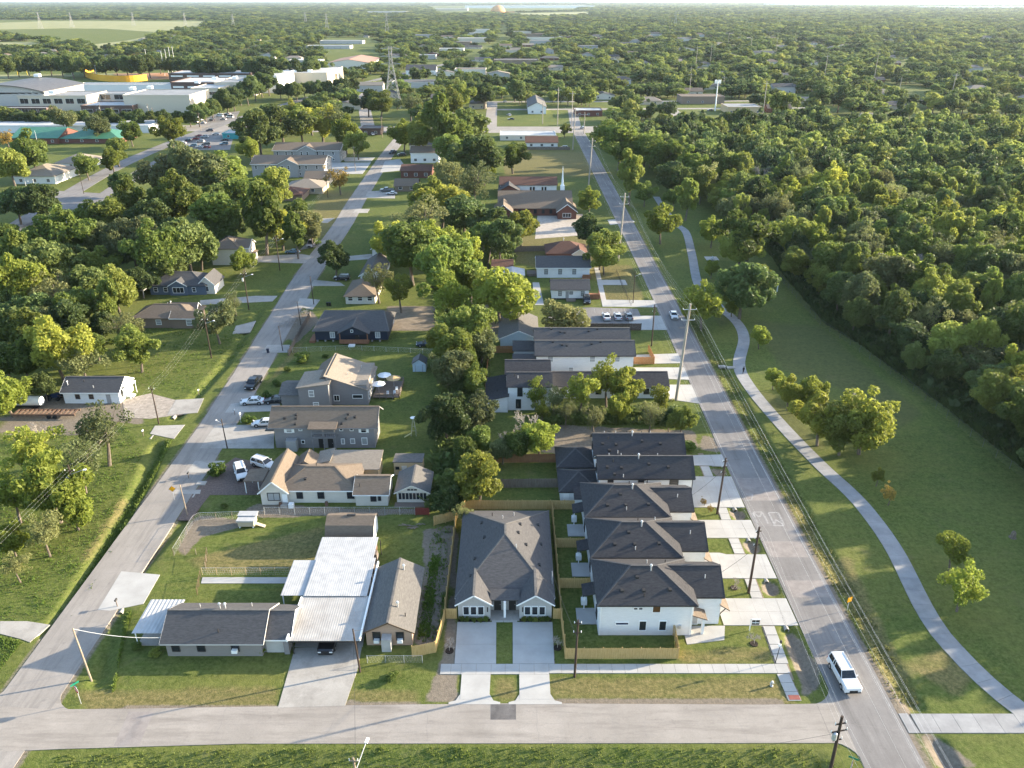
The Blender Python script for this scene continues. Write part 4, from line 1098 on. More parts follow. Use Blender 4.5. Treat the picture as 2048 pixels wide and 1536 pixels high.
for x, w_ in ((-35.0, .9), (-31.5, .95)): h.win('s', x, 111, 0.9, w_, 1.25, T_DARK, GL, 1)
h.win('s', -26.6, 111, .9, 1.0, 1.3, T_DARK, GL, 1); h.win('s', -22.7, 110.1, .95, .8, 1.2, T_DARK, GL, 1); h.win('s', -21.7, 110.1, 1.1, .35, .9, T_DARK, GL)
h.door('s', -37.3, 110.4, .85, 2.0, T_WHITE)
h.part('step', MB().box(-37.9, -36.8, 109.3, 110.35, 0, .5), M_OLDC)
for x, y in ((-38, 110.2), (-30.5, 110.4)): h.part('barrel', MB().lathe((x, y - .3, 0), [(.25, 0), (.3, .4), (.25, .8)], 8), RUST)
h.vent(0, -34.2, 112.7, 'box'); h.vent(0, -33.0, 115.8, 'pipe'); h.vent(2, -25.0, 111.2, 'pipe')
h.part('porch_roof', MB().slab([(-45.0, 113.6, 2.5), (-41.6, 113.4, 2.7), (-41.6, 117.6, 2.7), (-45.0, 117.4, 2.5)], .14), R_BROWN)
for x, y in ((-44.8, 113.8), (-44.8, 117.2), (-42.5, 113.6)): h.part('porch_post', MB().box(x - .06, x + .06, y - .06, y + .06, 0, 2.4), T_WHITE)
h.ac(-36.2, 109.7)
# --- J
h = House('garden_shed', 'small ochre shed with a flat grey roof behind the cream cottage', -18.2, 121.3, 'shed')
h.vol(-20.6, -15.7, 119.6, 122.9, 2.2, 2.55, 'sn', W_OCHRE, R_GREY, 0.15)
h.door('s', -18.8, 119.6, .9, 1.8, W_CREAM); h.win('s', -20, 119.6, 1.2, .5, .4, T_DARK, GL)
h = House('pavilion', 'garden pavilion with a row of dark screened panes under a gabled brown roof', -16.4, 114, 'pavilion')
h.vol(-19.0, -13.8, 110.9, 116.8, 2.2, 3.5, 'gy', W_CREAM, R_GREY, 0.4, caps=True, fascia=W_CREAM)
for k in range(8): h.win('s', -18.45 + k * .59, 110.9, .75, .46, 1.25, W_CREAM, GL)
h.win('s', -16.4, 110.9, 2.45, 1.6, .35, W_CREAM, GL, 3)
h.part('deck', MB().box(-19.3, -13.4, 109.6, 110.85, 0, .18), WOOD_OLD)
# --- K
h = House('split_level_house', 'brown-grey split-level house with stepped tan roofs above a rear deck', -37, 151)
h.vol(-37.6, -29.6, 146.6, 157.6, 4.3, 4.3, 'flat', W_GREY, R_TAN, 0.0)
h.vol(-37.7, -29.5, 146.5, 157.7, 3.4, 6.4, 'se', W_GREY, R_TAN, 0.35, fascia=T_WHITE)  # sunlit east slope tan, unlit west slope brown: light put into shingle colours
h.vol(-40.8, -37.75, 147.4, 157.5, 4.4, 6.4, 'sw', W_GREY, R_BROWN, 0.3)
h.vol(-43.0, -36.9, 144.4, 151.6, 4.9, 5.7, 'sw', W_GREY, R_TAN, 0.35)
h.vol(-47.2, -43.05, 146.2, 152.6, 2.5, 3.6, 'gx', W_GREY, R_GREY, 0.4)
h.win('s', -40.4, 144.4, 3.0, .9, 1.3, T_WHITE, GLB, 1); h.win('s', -39.7, 144.4, .7, 1.0, .9, T_WHITE, GLB, 1)
h.win('s', -35.9, 146.5, 1.0, 1.0, 1.2, T_WHITE, GL, 2); h.win('s', -31.6, 146.5, 1.6, 1.9, .7, T_WHITE, GL)
for y in (148, 150.4, 152.8, 155.2): h.win('e', -29.5, y, .9, 1.1, 1.5, T_WHITE, GL, 1)
h.vent(1, -34, 150, 'pipe'); h.vent(1, -32, 155, 'pipe')
dk = Thing('wooden_deck', 'raised wooden deck with railings crowded with garden furniture', 'deck', (-26.2, 152.5, 0))
dk.part('floor', MB().box(-29.0, -23.5, 149.2, 157.0, .3, .5), WOOD_OLD)
for (x0, y0), (x1, y1) in (((-29, 149.2), (-23.5, 149.2)), ((-23.5, 149.2), (-23.5, 157)), ((-29, 157), (-23.5, 157))):
    dk.part('railing', MB().beam((x0, y0, 1.4), (x1, y1, 1.4), .1, .08).beam((x0, y0, .95), (x1, y1, .95), .06, .3), WOOD_OLD)
    for k in range(5): dk.part('post', MB().box(x0 + (x1 - x0) * k / 4 - .06, x0 + (x1 - x0) * k / 4 + .06, y0 + (y1 - y0) * k / 4 - .06, y0 + (y1 - y0) * k / 4 + .06, 0, 1.45), WOOD_OLD)
for (x, y, r_), m_, lab in (((-28.0, 151.2, 1.5), WHITEP, 'white garden parasol at the house corner of the wooden deck'), ((-27.4, 155.6, 1.5), WHITEP, 'white garden parasol at the far end of the wooden deck'), ((-25.2, 154.0, 1.6), mat('straw_canopy', (0.36, 0.25, 0.12), (0.45, 0.32, 0.17), scale=2), 'straw coloured parasol in the middle of the wooden deck')):
    u = Thing('parasol', lab, 'parasol', (x, y, .5))
    mb = MB(); b0 = len(mb.v)
    for k in range(8): mb.v.append((x + r_ * math.cos(k * math.pi / 4), y + r_ * math.sin(k * math.pi / 4), 2.55))
    mb.v += [(x, y, 3.1), (x, y, 2.95)]
    mb.f += [(k, (k + 1) % 8, 8) for k in range(8)] + [((k + 1) % 8, k, 9) for k in range(8)]
    u.part('canopy', mb, m_); u.part('pole', MB().tube((x, y, .5), (x, y, 3.2), .03), GALV)
for k, (x, y) in enumerate(((-24.6, 150.2), (-26.0, 150.0), (-24.4, 152.0))):
    t = Thing('garden_chair', 'white garden chair on the wooden deck', 'chair', (x, y, .5), 'chairs on the wooden deck')
    t.part('seat', MB().box(x - .25, x + .25, y - .25, y + .25, .88, .95), WHITEP); t.part('backrest', MB().box(x - .25, x + .25, y + .2, y + .26, .95, 1.4), WHITEP)
    for dx in (-.2, .2):
        for dyy in (-.2, .2): t.part('leg', MB().box(x + dx - .03, x + dx + .03, y + dyy - .03, y + dyy + .03, .5, .88), WHITEP)
# --- L
h = House('blue_shed', 'small pale blue shed with a gabled grey roof on the green lawn', -20.7, 164, 'shed')
h.vol(-22.2, -19.3, 162.8, 165.8, 2.0, 3.0, 'gy', W_LBLUE, R_GREY, 0.2)
h.door('s', -21.2, 162.8, .75, 1.6, W_LBLUE); h.door('s', -20.4, 162.8, .75, 1.6, W_LBLUE)
h.part('door_frame', MB().box(-21.64, -21.58, 162.72, 162.8, 0, 1.75).box(-20.03, -19.97, 162.72, 162.8, 0, 1.75), WOOD_OLD)
# --- N navy
h = House('navy_house', 'navy blue raised house with a brown hip roof and a gabled front porch', -38, 185)
h.vol(-47.8, -30.2, 180.3, 192.5, 3.0, 5.7, 'hip', W_NAVY, R_DARK, 0.5, z0=.5, inset=1.5, caps=True)
h.vol(-41.6, -34.6, 178.4, 186, 3.0, 4.7, 'gy', W_NAVY, R_DARK, 0.4, z0=2.6, caps=True)
for x in (-43.6, -32.6): h.win('s', x, 180.3, 1.1, 1.0, 1.4, T_WHITE, GLB, 2)
h.win('s', -38.4, 178.4, 3.3, .45, .5, T_WHITE, GL)
h.door('s', -37.6, 180.3, 1.0, 2.0, T_DARK, .55)
h.part('porch_floor', MB().box(-41.6, -34.6, 178.2, 180.25, .35, .55), WOOD_RED)
h.part('porch_railing', MB().box(-41.6, -34.6, 178.25, 178.33, .56, 1.4), WOOD_RED)
h.part('steps', MB().box(-39.3, -37.8, 176.9, 178.2, 0, .3), T_WHITE)
for x in (-41.4, -34.8): h.part('porch_post', MB().box(x - .1, x + .1, 178.3, 178.5, .55, 2.9), WOOD_RED)
h.part('side_deck', MB().box(-49.2, -47.85, 179.5, 184, 0, .6), WOOD_RED)
for x in np.arange(-47.4, -30.4, 1.9): h.part('pier', MB().box(x - .2, x + .2, 180.35, 180.75, 0, .5), M_OLDC)
for x, y in ((-44, 188.6), (-41, 188.8), (-36, 188.8), (-33, 188.6), (-38, 187.5)): h.vent(0, x, y, 'box')
# --- O white small house
h = House('white_cottage', 'small white wooden cottage with a dark roof and front steps by the gravel yard', -86.4, 150)
h.vol(-92.2, -80.8, 147.2, 153.6, 2.7, 4.5, 'gx', W_WHITE, R_DARK, 0.4, caps=True, fascia=T_WHITE)
for x in (-89.3, -86.5): h.win('s', x, 147.2, 1.1, .8, .9, T_BROWN, GL, 1)
h.door('s', -83, 147.2, .9, 2.0, W_MGREY); h.win('e', -80.8, 148.6, 1.0, .7, 1.4, T_DARK, GL); h.door('e', -80.8, 150.6, .9, 2.0, T_WHITE, .3)
h.vol(-80.75, -79.5, 149.2, 152.4, 2.6, 3.0, 'se', None, T_WHITE, .1)
for y in (149.3, 152.3): h.part('porch_post', MB().box(-79.6, -79.5, y - .05, y + .05, 0, 2.6), T_WHITE)
for k in range(3): h.part('step', MB().box(-80.7 + k * .45, -80.25 + k * .45, 150, 151.3, 0, .5 - k * .16), T_WHITE)
h.vent(0, -88.4, 149.2, 'pipe'); h.vent(0, -91.5, 148.5, 'cap'); h.vent(0, -86, 147.9, 'pipe')
# --- P brown bungalow
h = House('brown_bungalow', 'brown bungalow with cross-gabled brown roof among the trees west of the street', -88, 193)
h.vol(-95.6, -80.6, 189.3, 197.5, 2.9, 4.9, 'hip', W_BROWN, R_BROWN, 0.5, caps=True)
h.vol(-86.0, -80.0, 189.0, 192.6, 2.9, 4.0, 'gx', W_BROWN, R_BROWN, 0.4, fascia=T_WHITE)
h.vol(-88.5, -81.4, 193.5, 197.2, 3.0, 4.6, 'gx', W_CREAM, R_BROWN, 0.4, fascia=T_WHITE)
h.win('s', -89.4, 189.3, 1.0, 1.2, 1.2, T_WHITE, GLB, 1); h.win('s', -81.6, 189.0, .9, 1.2, 1.4, T_WHITE, GLB, 1); h.vent(0, -88, 195, 'cap'); h.vent(0, -87, 194, 'box')
# --- Q blue grey house
h = House('blue_grey_house', 'blue-grey bungalow with a small front gable, white windows and a dark roof', -94, 219)
h.vol(-102, -86.4, 214.8, 224.5, 2.9, 5.2, 'hip', W_BLUE, R_DARK, 0.5, caps=True)
h.vol(-96.2, -91.4, 214.2, 219, 2.9, 4.3, 'gy', W_BLUE, R_DARK, 0.35, fascia=T_WHITE)
h.vol(-88.5, -84.0, 215.5, 223, 2.8, 5.0, 'gy', W_CREAM, R_DARK, 0.4, fascia=T_WHITE)
for x, w_ in ((-100.4, 1.0), (-97.6, 1.0), (-89.6, .9)): h.win('s', x, 214.8, .9, w_, 1.2, T_WHITE, GL, 1)
h.win('s', -93.8, 214.2, .8, 3.0, 1.5, T_WHITE, GL, 3); h.win('s', -86.3, 215.5, .9, 1.1, 1.2, T_WHITE, GL, 1)
t = Thing('carport', 'pale flat-roofed carport beside the blue-grey bungalow', 'carport', (-105.3, 217, 0))
t.part('roof', MB().slab([(-108.6, 211.5, 2.3), (-102.3, 211.5, 2.4), (-102.3, 222, 2.6), (-108.6, 222, 2.5)], .15), R_FLAT)
for x in (-108.3, -102.7):
    for y in (211.9, 221.6): t.part('post', MB().box(x - .07, x + .07, y - .07, y + .07, 0, 2.3), T_WHITE)
# --- R beige two storey
h = House('beige_house', 'beige two-storey house with a brown hipped roof beside a paved drive', -88.5, 248)
h.vol(-94, -85.2, 243, 253.6, 5.4, 7.6, 'hip', W_CREAM, R_BROWN, 0.5, caps=True)
h.vol(-86.8, -82.6, 244.5, 251, 5.2, 7.0, 'gx', W_CREAM, R_BROWN, 0.4, fascia=T_WHITE)
h.vol(-85, -81.8, 243.2, 250, 2.6, 3.4, 'se', W_CREAM, R_BROWN, 0.3)
h.win('e', -82.6, 247, 3.6, 1, 1.3, T_WHITE, GL, 1); h.win('s', -84.4, 243.2, .8, .9, 1.2, T_WHITE, GL, 1)
# --- S apartment blocks
for y0, lab in ((382, 'grey two-storey apartment block with white windows and a central gable nearest the tangled trees'), (420, 'grey two-storey apartment block with a central gable behind its twin')):
    h = House('apartment_block', lab, -105, y0 + 8, 'apartment block', 'twin grey apartment blocks')
    h.vol(-122, -88.2, y0, y0 + 17, 6.0, 8.6, 'gx', W_MGREY, R_BROWN, 0.6, fascia=T_WHITE)
    h.vol(-109.5, -100.2, y0 - .8, y0 + 9, 6.0, 8.3, 'gy', W_MGREY, R_BROWN, 0.5, fascia=T_WHITE)
    for x in (-120, -115.5, -112.5, -107.5, -104.5, -99.5, -96.5, -91.5):
        yy = y0 - .8 if -109 < x < -100.5 else y0
        h.win('s', x, yy, 3.8, .9, 1.5, T_WHITE, GL, 1)
    for x in (-115.5, -112.5, -99.5, -91.5): h.win('s', x, y0, 1.0, .8, .9, T_WHITE, GL)
    for y in (4, 8.5, 13): h.win('e', -88.2, y0 + y, 3.7, .9, 1.4, T_WHITE, GL, 1); h.win('e', -88.2, y0 + y, .9, .9, 1.4, T_WHITE, GL, 1)
# --- T houses right of centre
h = House('white_bungalow', 'small white bungalow with dark roof and wooden steps beside the parking lot', 16, 214)
h.vol(11, 21.3, 210.8, 217.2, 3.0, 4.7, 'gx', W_WHITE, R_DARK, 0.4, z0=.4, caps=True)
for x in (13.3, 16.4, 19.6): h.win('s', x, 210.8, 1.2 if x != 16.4 else 1.6, .8, 1.2 if x != 16.4 else .7, T_DARK, GLB, 1)
h.door('s', 15.3, 210.8, .9, 2.0, W_MGREY, .45)
h.part('skirting', MB().box(11.05, 21.25, 210.85, 217.1, 0, .4), T_DARK)
h.part('step', MB().box(15, 17.6, 209.0, 210.75, 0, .4), WOOD_OLD); h.part('porch', MB().box(21.6, 24.4, 210.9, 214.5, 0, .6), WOOD_RED)
h.part('railing', MB().box(21.6, 24.4, 210.85, 210.92, .6, 1.5).box(24.36, 24.44, 210.93, 214.5, .6, 1.5), WOOD_RED)
h = House('long_white_house', 'long white house with a plain dark gable roof and three front windows', 15.5, 235)
h.vol(7.5, 23.2, 230.2, 239.6, 3.2, 5.2, 'gx', W_WHITE, R_DARK, 0.4, caps=True, fascia=T_WHITE)
for x in (10.2, 14.4, 18.6): h.win('s', x, 230.2, 1.2, .9, 1.4, T_DARK, GLB, 1)
h.part('porch', MB().box(21, 23.4, 228.6, 230.1, 0, .6), WOOD_RED); h.part('railing', MB().box(21, 23.4, 228.55, 228.62, .6, 1.5), WOOD_RED)
h.part('side_deck', MB().box(4.6, 7.4, 231.5, 235, 0, .8), WOOD_OLD)
h = House('brown_roof_house', 'house with a red-brown hipped roof and a small front gable behind the long white house', 17, 251)
h.vol(11, 23.5, 246, 256, 3, 5.4, 'hip', W_BRICK, R_RED, .5); h.vol(19.2, 23.4, 245.2, 250, 3, 4.4, 'gy', W_CREAM, R_RED, .4, fascia=T_WHITE); h.vent(0, 16.5, 251, 'cap')
h = House('grey_shed', 'low shed with a red-brown gable roof at the back of the long yard', -4, 236, 'shed')
h.vol(-6, .2, 233, 241, 2.3, 3.4, 'gx', W_WHITE, R_RED, .3)
h = House('metal_shed', 'white metal-roofed open shed beside the red-brown shed', 1.5, 228, 'shed')
h.vol(-3.5, 3.5, 225.5, 231.5, 2.2, 2.9, 'gy', W_MGREY, R_METAL, .3)
# --- church
h = House('church', 'low brick church with a long brown roof, front gables and a white steeple', 9, 318, 'church')
h.vol(-5, 23, 307, 329, 3.0, 7.2, 'gx', W_BRICK, R_BROWN, .6, caps=True)
h.vol(-6.5, 0, 300.5, 312, 3.0, 5.6, 'gy', W_BRICK, R_BROWN, .5, fascia=T_WHITE); h.vol(17.3, 24.4, 301.5, 314, 3.0, 5.6, 'gy', W_BRICK, R_BROWN, .5, fascia=T_WHITE)
h.part('spire', MB().box(19.2, 20.8, 319, 320.6, 6.2, 9.0), T_WHITE)
h.part('spire_tip', MB().lathe((20, 319.8, 9.0), [(.75, 0), (.5, .5), (.03, 7.5)], 6), T_WHITE)
for x in (3, 6, 9, 12, 15): h.win('s', x, 307, .9, 1.0, 1.5, T_DARK, GL)
h.win('s', 20.8, 301.5, .8, 3, 1.4, T_WHITE, GL, 3)
h = House('church_hall', 'white hall with a brown roof behind the brick church', 7, 350, 'hall')
h.vol(-5, 19, 344, 356, 4.2, 6.4, 'gx', W_WHITE, R_RED, .5); h.vol(-5.5, 3, 338, 350, 3.0, 5.2, 'gy', W_BRICK, R_DARK, .4)
for x in (8, 9.3, 13, 14.3): h.win('s', x, 344, 1.2, .6, 2, T_DARK, GL)
# --- pale blue gabled house
h = House('pale_blue_house', 'pale blue house with a grey gable roof half hidden behind a big yellow-green tree', 1.6, 182)
h.vol(-2.8, 6.0, 176, 190, 2.7, 4.6, 'gy', W_LBLUE, R_GREY, .5, fascia=T_WHITE, caps=True)
# --- TH townhouses
for dy, lab in ((0, 'long white townhouse with dark roof above the leafy lot'), (7.6, 'long white townhouse with dark roof behind its twin, against the brown fence')):
    h = House('townhouse', lab, 16, 163.5 + dy, 'house', 'white townhouses with dark roofs')
    h.vol(5.4, 26.6, 160.3 + dy, 166.6 + dy, 5.3, 7.2, 'gx', W_WHITE, R_DARK, .45, caps=True, fascia=T_DARK)
    h.vol(.4, 5.35, 161 + dy, 166.4 + dy, 2.7, 3.9, 'gx', W_WHITE, R_DARK, .3)
    for x in (8.4, 17.6, 23): h.win('s', x, 160.3 + dy, 3.6, 1.1, 1.2, T_WHITE, GLB, 1)
    h.win('s', 7.0, 160.3 + dy, 1.0, .9, 1.2, T_WHITE, GLB, 1); h.win('s', 13, 160.3 + dy, 1.0, .9, 1.2, T_WHITE, GLB, 1)
    h.part('garage_door', MB().box(26.58, 26.66, 161 + dy, 165.5 + dy, .06, 2.3), W_LGREY)
    for x, y in ((11, 162.4), (12, 162.2), (17.5, 162.6), (19.5, 163.1), (9, 163.1)): h.vent(0, x, y + dy, 'box')
h = House('courtyard_house', 'white house of stepped blocks with near-black roofs behind the row of small trees', 8, 150)
h.vol(-.8, 7.8, 144.2, 150, 5.4, 7.0, 'gx', W_WHITE, R_BLACK, .35, caps=True); h.vol(-1.2, 7.8, 150.1, 157, 5.2, 6.9, 'gx', W_WHITE, R_BLACK, .35, caps=True)
h.vol(-5.2, -.85, 143.2, 153.4, 2.7, 3.6, 'sw', W_WHITE, R_BLACK, .3); h.vol(7.85, 32.4, 149.6, 156.6, 2.8, 4.4, 'gx', W_WHITE, R_BLACK, .35, caps=True)
h.win('s', 1.6, 144.2, 3.2, .9, 1.8, T_DARK, GL, 1); h.win('s', 1.3, 144.2, .5, .9, 1.9, T_DARK, GL); h.win('s', 5.4, 144.2, 3.4, .9, 1.2, T_DARK, GL, 1)
for x in (10.5, 14, 18, 23, 28): h.win('s', x, 149.6, 1.0, 1.0, 1.2, T_DARK, GL, 1)
for x, y in ((.5, 146.2), (1.2, 145.8), (-3, 146)): h.vent(0 if x > 0 else 2, x, y, 'pipe')

# ================================================================== FARTHER BUILDINGS
def fb(name, label, cat, pxl, pxr, pyb, pyt, depth, kind, wm, rm, rise=2.2, wins=0, ov=.5, group=None, storeys=1, fascia=None):
    """a building whose front wall stands on photo row pyb between two columns; its eave shows at pyt"""
    (x0, y0), (x1, _) = G(pxl, pyb), G(pxr, pyb)
    ze = max(2.4, HT((pxl + pxr) / 2, pyb, pyt))
    h = House(name, label, (x0 + x1) / 2, y0 + depth / 2, cat, group)
    h.vol(x0, x1, y0, y0 + depth, ze, ze + (rise if kind != 'flat' else .5), kind, wm, rm, ov, fascia=fascia)
    for s_ in range(storeys):
        zz = 1.0 + s_ * 2.9
        for k in range(wins):
            h.win('s', x0 + (x1 - x0) * (k + .5) / wins, y0, zz, min(1.4, (x1 - x0) / wins * .45), 1.2, T_WHITE, GL, 1)
    return h, x0, x1, y0, ze
fb('townhouse_block', 'white two-storey block with a brown flat-fronted roof across from the apartment blocks', 'house', 822, 878, 326, 305, 14, 'gx', W_WHITE, R_BROWN, 2, 3)
fb('townhouse_block', 'white two-storey block with a grey roof just beyond the brown-roofed white block', 'house', 820, 874, 308, 290, 13, 'gx', W_WHITE, R_GREY, 1.6, 2)
fb('brick_house', 'long red brick house with a dark flat roof half buried in trees', 'house', 802, 862, 356, 342, 16, 'gx', W_BRICK, R_RED, 1.6, 3)
fb('old_house', 'small brown house with gabled porch beside parked cars east of the street', 'house', 790, 835, 383, 372, 9, 'gx', W_BROWN, R_BROWN, 2.2, 2)
fb('old_house', 'low tan house with a pale faded roof below the apartment blocks', 'house', 570, 645, 388, 376, 14, 'hip', W_BEIGE, R_TAN, 2.4, 2)
fb('old_house', 'dark brown house with a low hip roof tucked under the trees below the apartment blocks', 'house', 543, 605, 402, 390, 12, 'hip', W_BROWN, R_RED, 2.2, 1)
fb('old_house', 'grey roofed house behind the faded tan one by the street', 'house', 610, 660, 368, 357, 11, 'gx', W_BEIGE, R_BROWN, 2.2, 1)
fb('small_house', 'small beige house with dark roof beside the sandy lot', 'house', 692, 750, 608, 593, 13, 'hip', W_CREAM, R_BROWN, 2.0, 3)
fb('porch_house', 'narrow house with blue roof and white front porch beside tall trees', 'house', 745, 790, 512, 497, 22, 'gy', W_WHITE, R_GREY, 2.2, 1, fascia=T_WHITE)
fb('porch_house', 'narrow house with a pale roof gable above the dark parked car', 'house', 722, 765, 566, 553, 16, 'gy', W_WHITE, R_GREY, 2.0, 1, fascia=T_WHITE)
fb('white_house', 'white house with brown roof behind a wooden fence on the green field', 'house', 1052, 1115, 296, 285, 14, 'gx', W_WHITE, R_RED, 2.4, 3)
fb('white_hall', 'long pale flat-roofed hall beyond the green field', 'hall', 1000, 1112, 281, 272, 18, 'flat', W_CREAM, R_FLAT, 0, 4, .1)
fb('roadside_bar', 'dark roadside bar with a white side at the street corner', 'bar', 722, 762, 270, 258, 12, 'flat', W_DBRICK, R_GREY, 0, 2, .3)
fb('corner_house', 'pale two-storey house with grey roof left of the back street', 'house', 938, 972, 218, 207, 16, 'hip', W_STONE, R_GREY, 2.5, 2, storeys=1)
fb('skylight_hall', 'white gabled hall with long dark roof beside the back street', 'hall', 1056, 1092, 228, 214, 52, 'gy', W_WHITE, R_GREY, 3.2, 2)
fb('red_shop', 'maroon roadside shop with a white flat roof and red canopy', 'shop', 1150, 1204, 233, 222, 16, 'flat', W_BRICK, R_FLAT, 0, 3, .2)
fb('yellow_shop', 'cream roadside shop with a dark window row and grey roof', 'shop', 1455, 1522, 228, 215, 22, 'flat', W_OCHRE, R_FLATG, 0, 5, .2)
fb('auto_shop', 'brown flat-roofed shop building between street trees', 'shop', 1362, 1448, 208, 194, 20, 'flat', W_BROWN, R_BROWN, 0, 3, .2)
fb('white_store', 'wide pale metal-roofed store showing above the roadside trees', 'store', 1272, 1442, 276, 262, 26, 'gx', W_WHITE, R_METAL, 2.0, 4)
fb('tan_house', 'tan-roofed white house with a side garage by the dual carriageway', 'house', 30, 112, 368, 352, 22, 'hip', W_WHITE, R_TAN, 3.2, 3)
fb('tan_house', 'tan-roofed white house with a picket yard farther up the dual carriageway', 'house', 112, 176, 338, 326, 18, 'hip', W_WHITE, R_TAN, 3.0, 3)
fb('brick_store', 'brick store with a broad green metal roof beyond the avenue', 'store', 25, 118, 288, 276, 26, 'gx', W_BRICK, R_GREEN, 4.2, 4)
fb('brick_store', 'brick store annex with a green roof half hidden by street trees', 'store', 120, 240, 287, 277, 24, 'hip', W_BRICK, R_GREEN, 4.0, 4)
fb('flat_warehouse', 'long white flat-roofed warehouse behind the green-roofed store', 'warehouse', -60, 300, 266, 252, 34, 'flat', W_WHITE, R_FLAT, 0, 0, .2)
fb('teal_shop', 'low teal-painted shop behind the crowded car lot', 'shop', 446, 492, 278, 268, 14, 'flat', W_TEAL, R_FLAT, 0, 2, .2)
fb('corner_station', 'pale roadside service building with flat canopy at the road junction', 'shop', 1548, 1592, 262, 252, 14, 'flat', W_WHITE, R_FLATG, 0, 2, .4)
fb('strip_mall', 'long coral-roofed strip of shops beside the avenue', 'shop', 655, 742, 138, 126, 90, 'gy', W_CREAM, W_CORAL, 4, 3)
fb('long_block', 'long white two-storey motel block far up the avenue', 'motel', 612, 700, 98, 92, 30, 'flat', W_LGREY, R_FLATG, 0, 7, .2, storeys=1)
fb('long_block', 'second long white motel block behind the first far up the avenue', 'motel', 640, 725, 88, 82, 30, 'flat', W_LGREY, R_FLATG, 0, 7, .2)
fb('white_terrace', 'row of white garages with dark peaked roofs beyond the pylon', 'house', 812, 872, 149, 140, 20, 'gx', W_WHITE, R_DARK, 5, 5)
fb('far_plant', 'pale industrial shed far off near the horizon', 'warehouse', 735, 812, 27, 23, 160, 'flat', W_LGREY, R_FLATG, 0, 0, .2)
fb('far_plant', 'long white warehouse on the horizon behind the orange dome', 'warehouse', 930, 1190, 16, 11.5, 300, 'flat', W_WHITE, R_FLAT, 0, 0, .2)
fb('far_plant', 'pair of pale depot sheds on the horizon at the end of the avenue', 'warehouse', 870, 935, 21, 17, 200, 'flat', W_STONE, R_FLAT, 0, 0, .2)
fb('river_warehouse', 'huge white warehouse roofs on the horizon beyond the woods', 'warehouse', 1560, 2120, 12, 8.0, 900, 'flat', W_WHITE, R_FLAT, 0, 0, .2)
fb('river_warehouse', 'white warehouse roof in front of the horizon sheds beyond the woods', 'warehouse', 1860, 2200, 18, 13.5, 350, 'flat', W_WHITE, R_FLAT, 0, 0, .2)
dome = Thing('storage_dome', 'big orange storage dome far off near the horizon', 'dome', (*G(996, 25), 0))
r_ = 15 / SC(996, 25)
dome.part('shell', MB().lathe((*G(996, 25), 0), [(r_, 0), (r_ * .98, r_ * .25), (r_ * .85, r_ * .5), (r_ * .6, r_ * .72), (r_ * .3, r_ * .84), (.5, r_ * .88)], 24), mat('orange_shell', (0.46, 0.24, 0.10), (0.52, 0.28, 0.12), scale=.01), smooth=True)
dome.part('conveyor', MB().beam((G(996, 25)[0] + r_, G(996, 25)[1], 4), (G(1030, 25)[0], G(1030, 25)[1], 3), 12, 8), mat('orange_shell', (0.5, 0.3, 0.15)))
# commercial strip far up the avenue
def avex(y): return float(np.interp(y, [760, 960, 1200, 1700, 3000], [-158, -118, -60, -20, -30]))
for k in range(18):
    y = 810 + k * 85 + rnd.uniform(-20, 20); sd = -1 if k % 2 else 1
    w_, d_, hh = rnd.uniform(22, 60), rnd.uniform(16, 30), rnd.uniform(4.5, 8)
    x = avex(y) + sd * (rnd.uniform(24, 60) + w_ / 2) + (110 * sd if k % 5 == 3 else 0)
    h = House('roadside_store', 'pale flat-roofed store in the commercial strip far up the avenue', x, y, 'store', 'stores far up the avenue')
    h.vol(x - w_ / 2, x + w_ / 2, y - d_ / 2, y + d_ / 2, hh, hh + .6, 'flat', (W_LGREY, W_STONE, W_CREAM, W_MGREY, W_BROWN)[k % 5], (R_GREY, R_FLATG, R_BROWN, R_FLAT)[k % 4], .1)
# --- school campus: one complex of flat blocks
S = House('school', 'sprawling pale school campus of flat-roofed blocks with a curved gymnasium roof', *G(200, 222), 'school')
def sb(pxl, pxr, pyb, pyt, depth, wm, rm, kind='flat', rise=.8, wins=0, wz=1.0, wh=1.6, gm=None):
    (x0, y0), (x1, _) = G(pxl, pyb), G(pxr, pyb)
    ze = HT((pxl + pxr) / 2, pyb, pyt)
    S.vol(x0, x1, y0, y0 + depth, ze, ze + rise, kind, wm, rm, .15 if kind == 'flat' else .4)
    for k in range(wins):
        S.win('s', x0 + (x1 - x0) * (k + .5) / wins, y0, wz, (x1 - x0) / wins * .72, wh, T_WHITE, gm or GL, 2)
sb(42, 178, 222, 193, 34, W_STONE, R_FLATG, wins=6, wz=5.2, wh=3.6)
sb(-60, 95, 229, 218, 10, W_DBRICK, R_FLATG, wins=9, wz=.4, wh=3.2)
sb(165, 268, 229, 213, 26, W_DBRICK, R_FLAT, wins=4, wz=1.2, wh=2.4)
sb(252, 384, 226, 192, 42, W_STONE, R_FLATG)
sb(175, 256, 215, 189, 20, W_LGREY, R_FLATG, wins=3, wz=6, wh=4)
sb(150, 350, 186, 171, 20, W_WHITE, R_FLATG)
sb(345, 432, 190, 166, 50, W_DBRICK, R_FLAT, wins=3, wz=6, wh=1.2, gm=T_WHITE)
sb(385, 440, 200, 178, 40, W_STONE, R_FLAT, wins=2, wz=4, wh=2.5)
sb(432, 510, 192, 166, 60, W_STONE, R_FLATG, wins=4, wz=6, wh=1.6)
sb(508, 558, 186, 153, 60, W_WHITE, R_FLAT)
sb(556, 656, 172, 147, 80, W_STONE, R_FLAT)
sb(340, 500, 166, 148, 40, W_DBRICK, R_FLAT, wins=5, wz=6, wh=1.0, gm=T_WHITE)
(x0, y0), (x1, _) = G(-70, 224), G(88, 224)
mb = MB(); nn = 12; rr = []
for i in range(nn + 1):
    t_ = i / nn; rr.append((y0 + 6 + 62 * t_, 13 + 7.5 * math.sin(math.pi * t_)))
rt = [(x0, x1)]
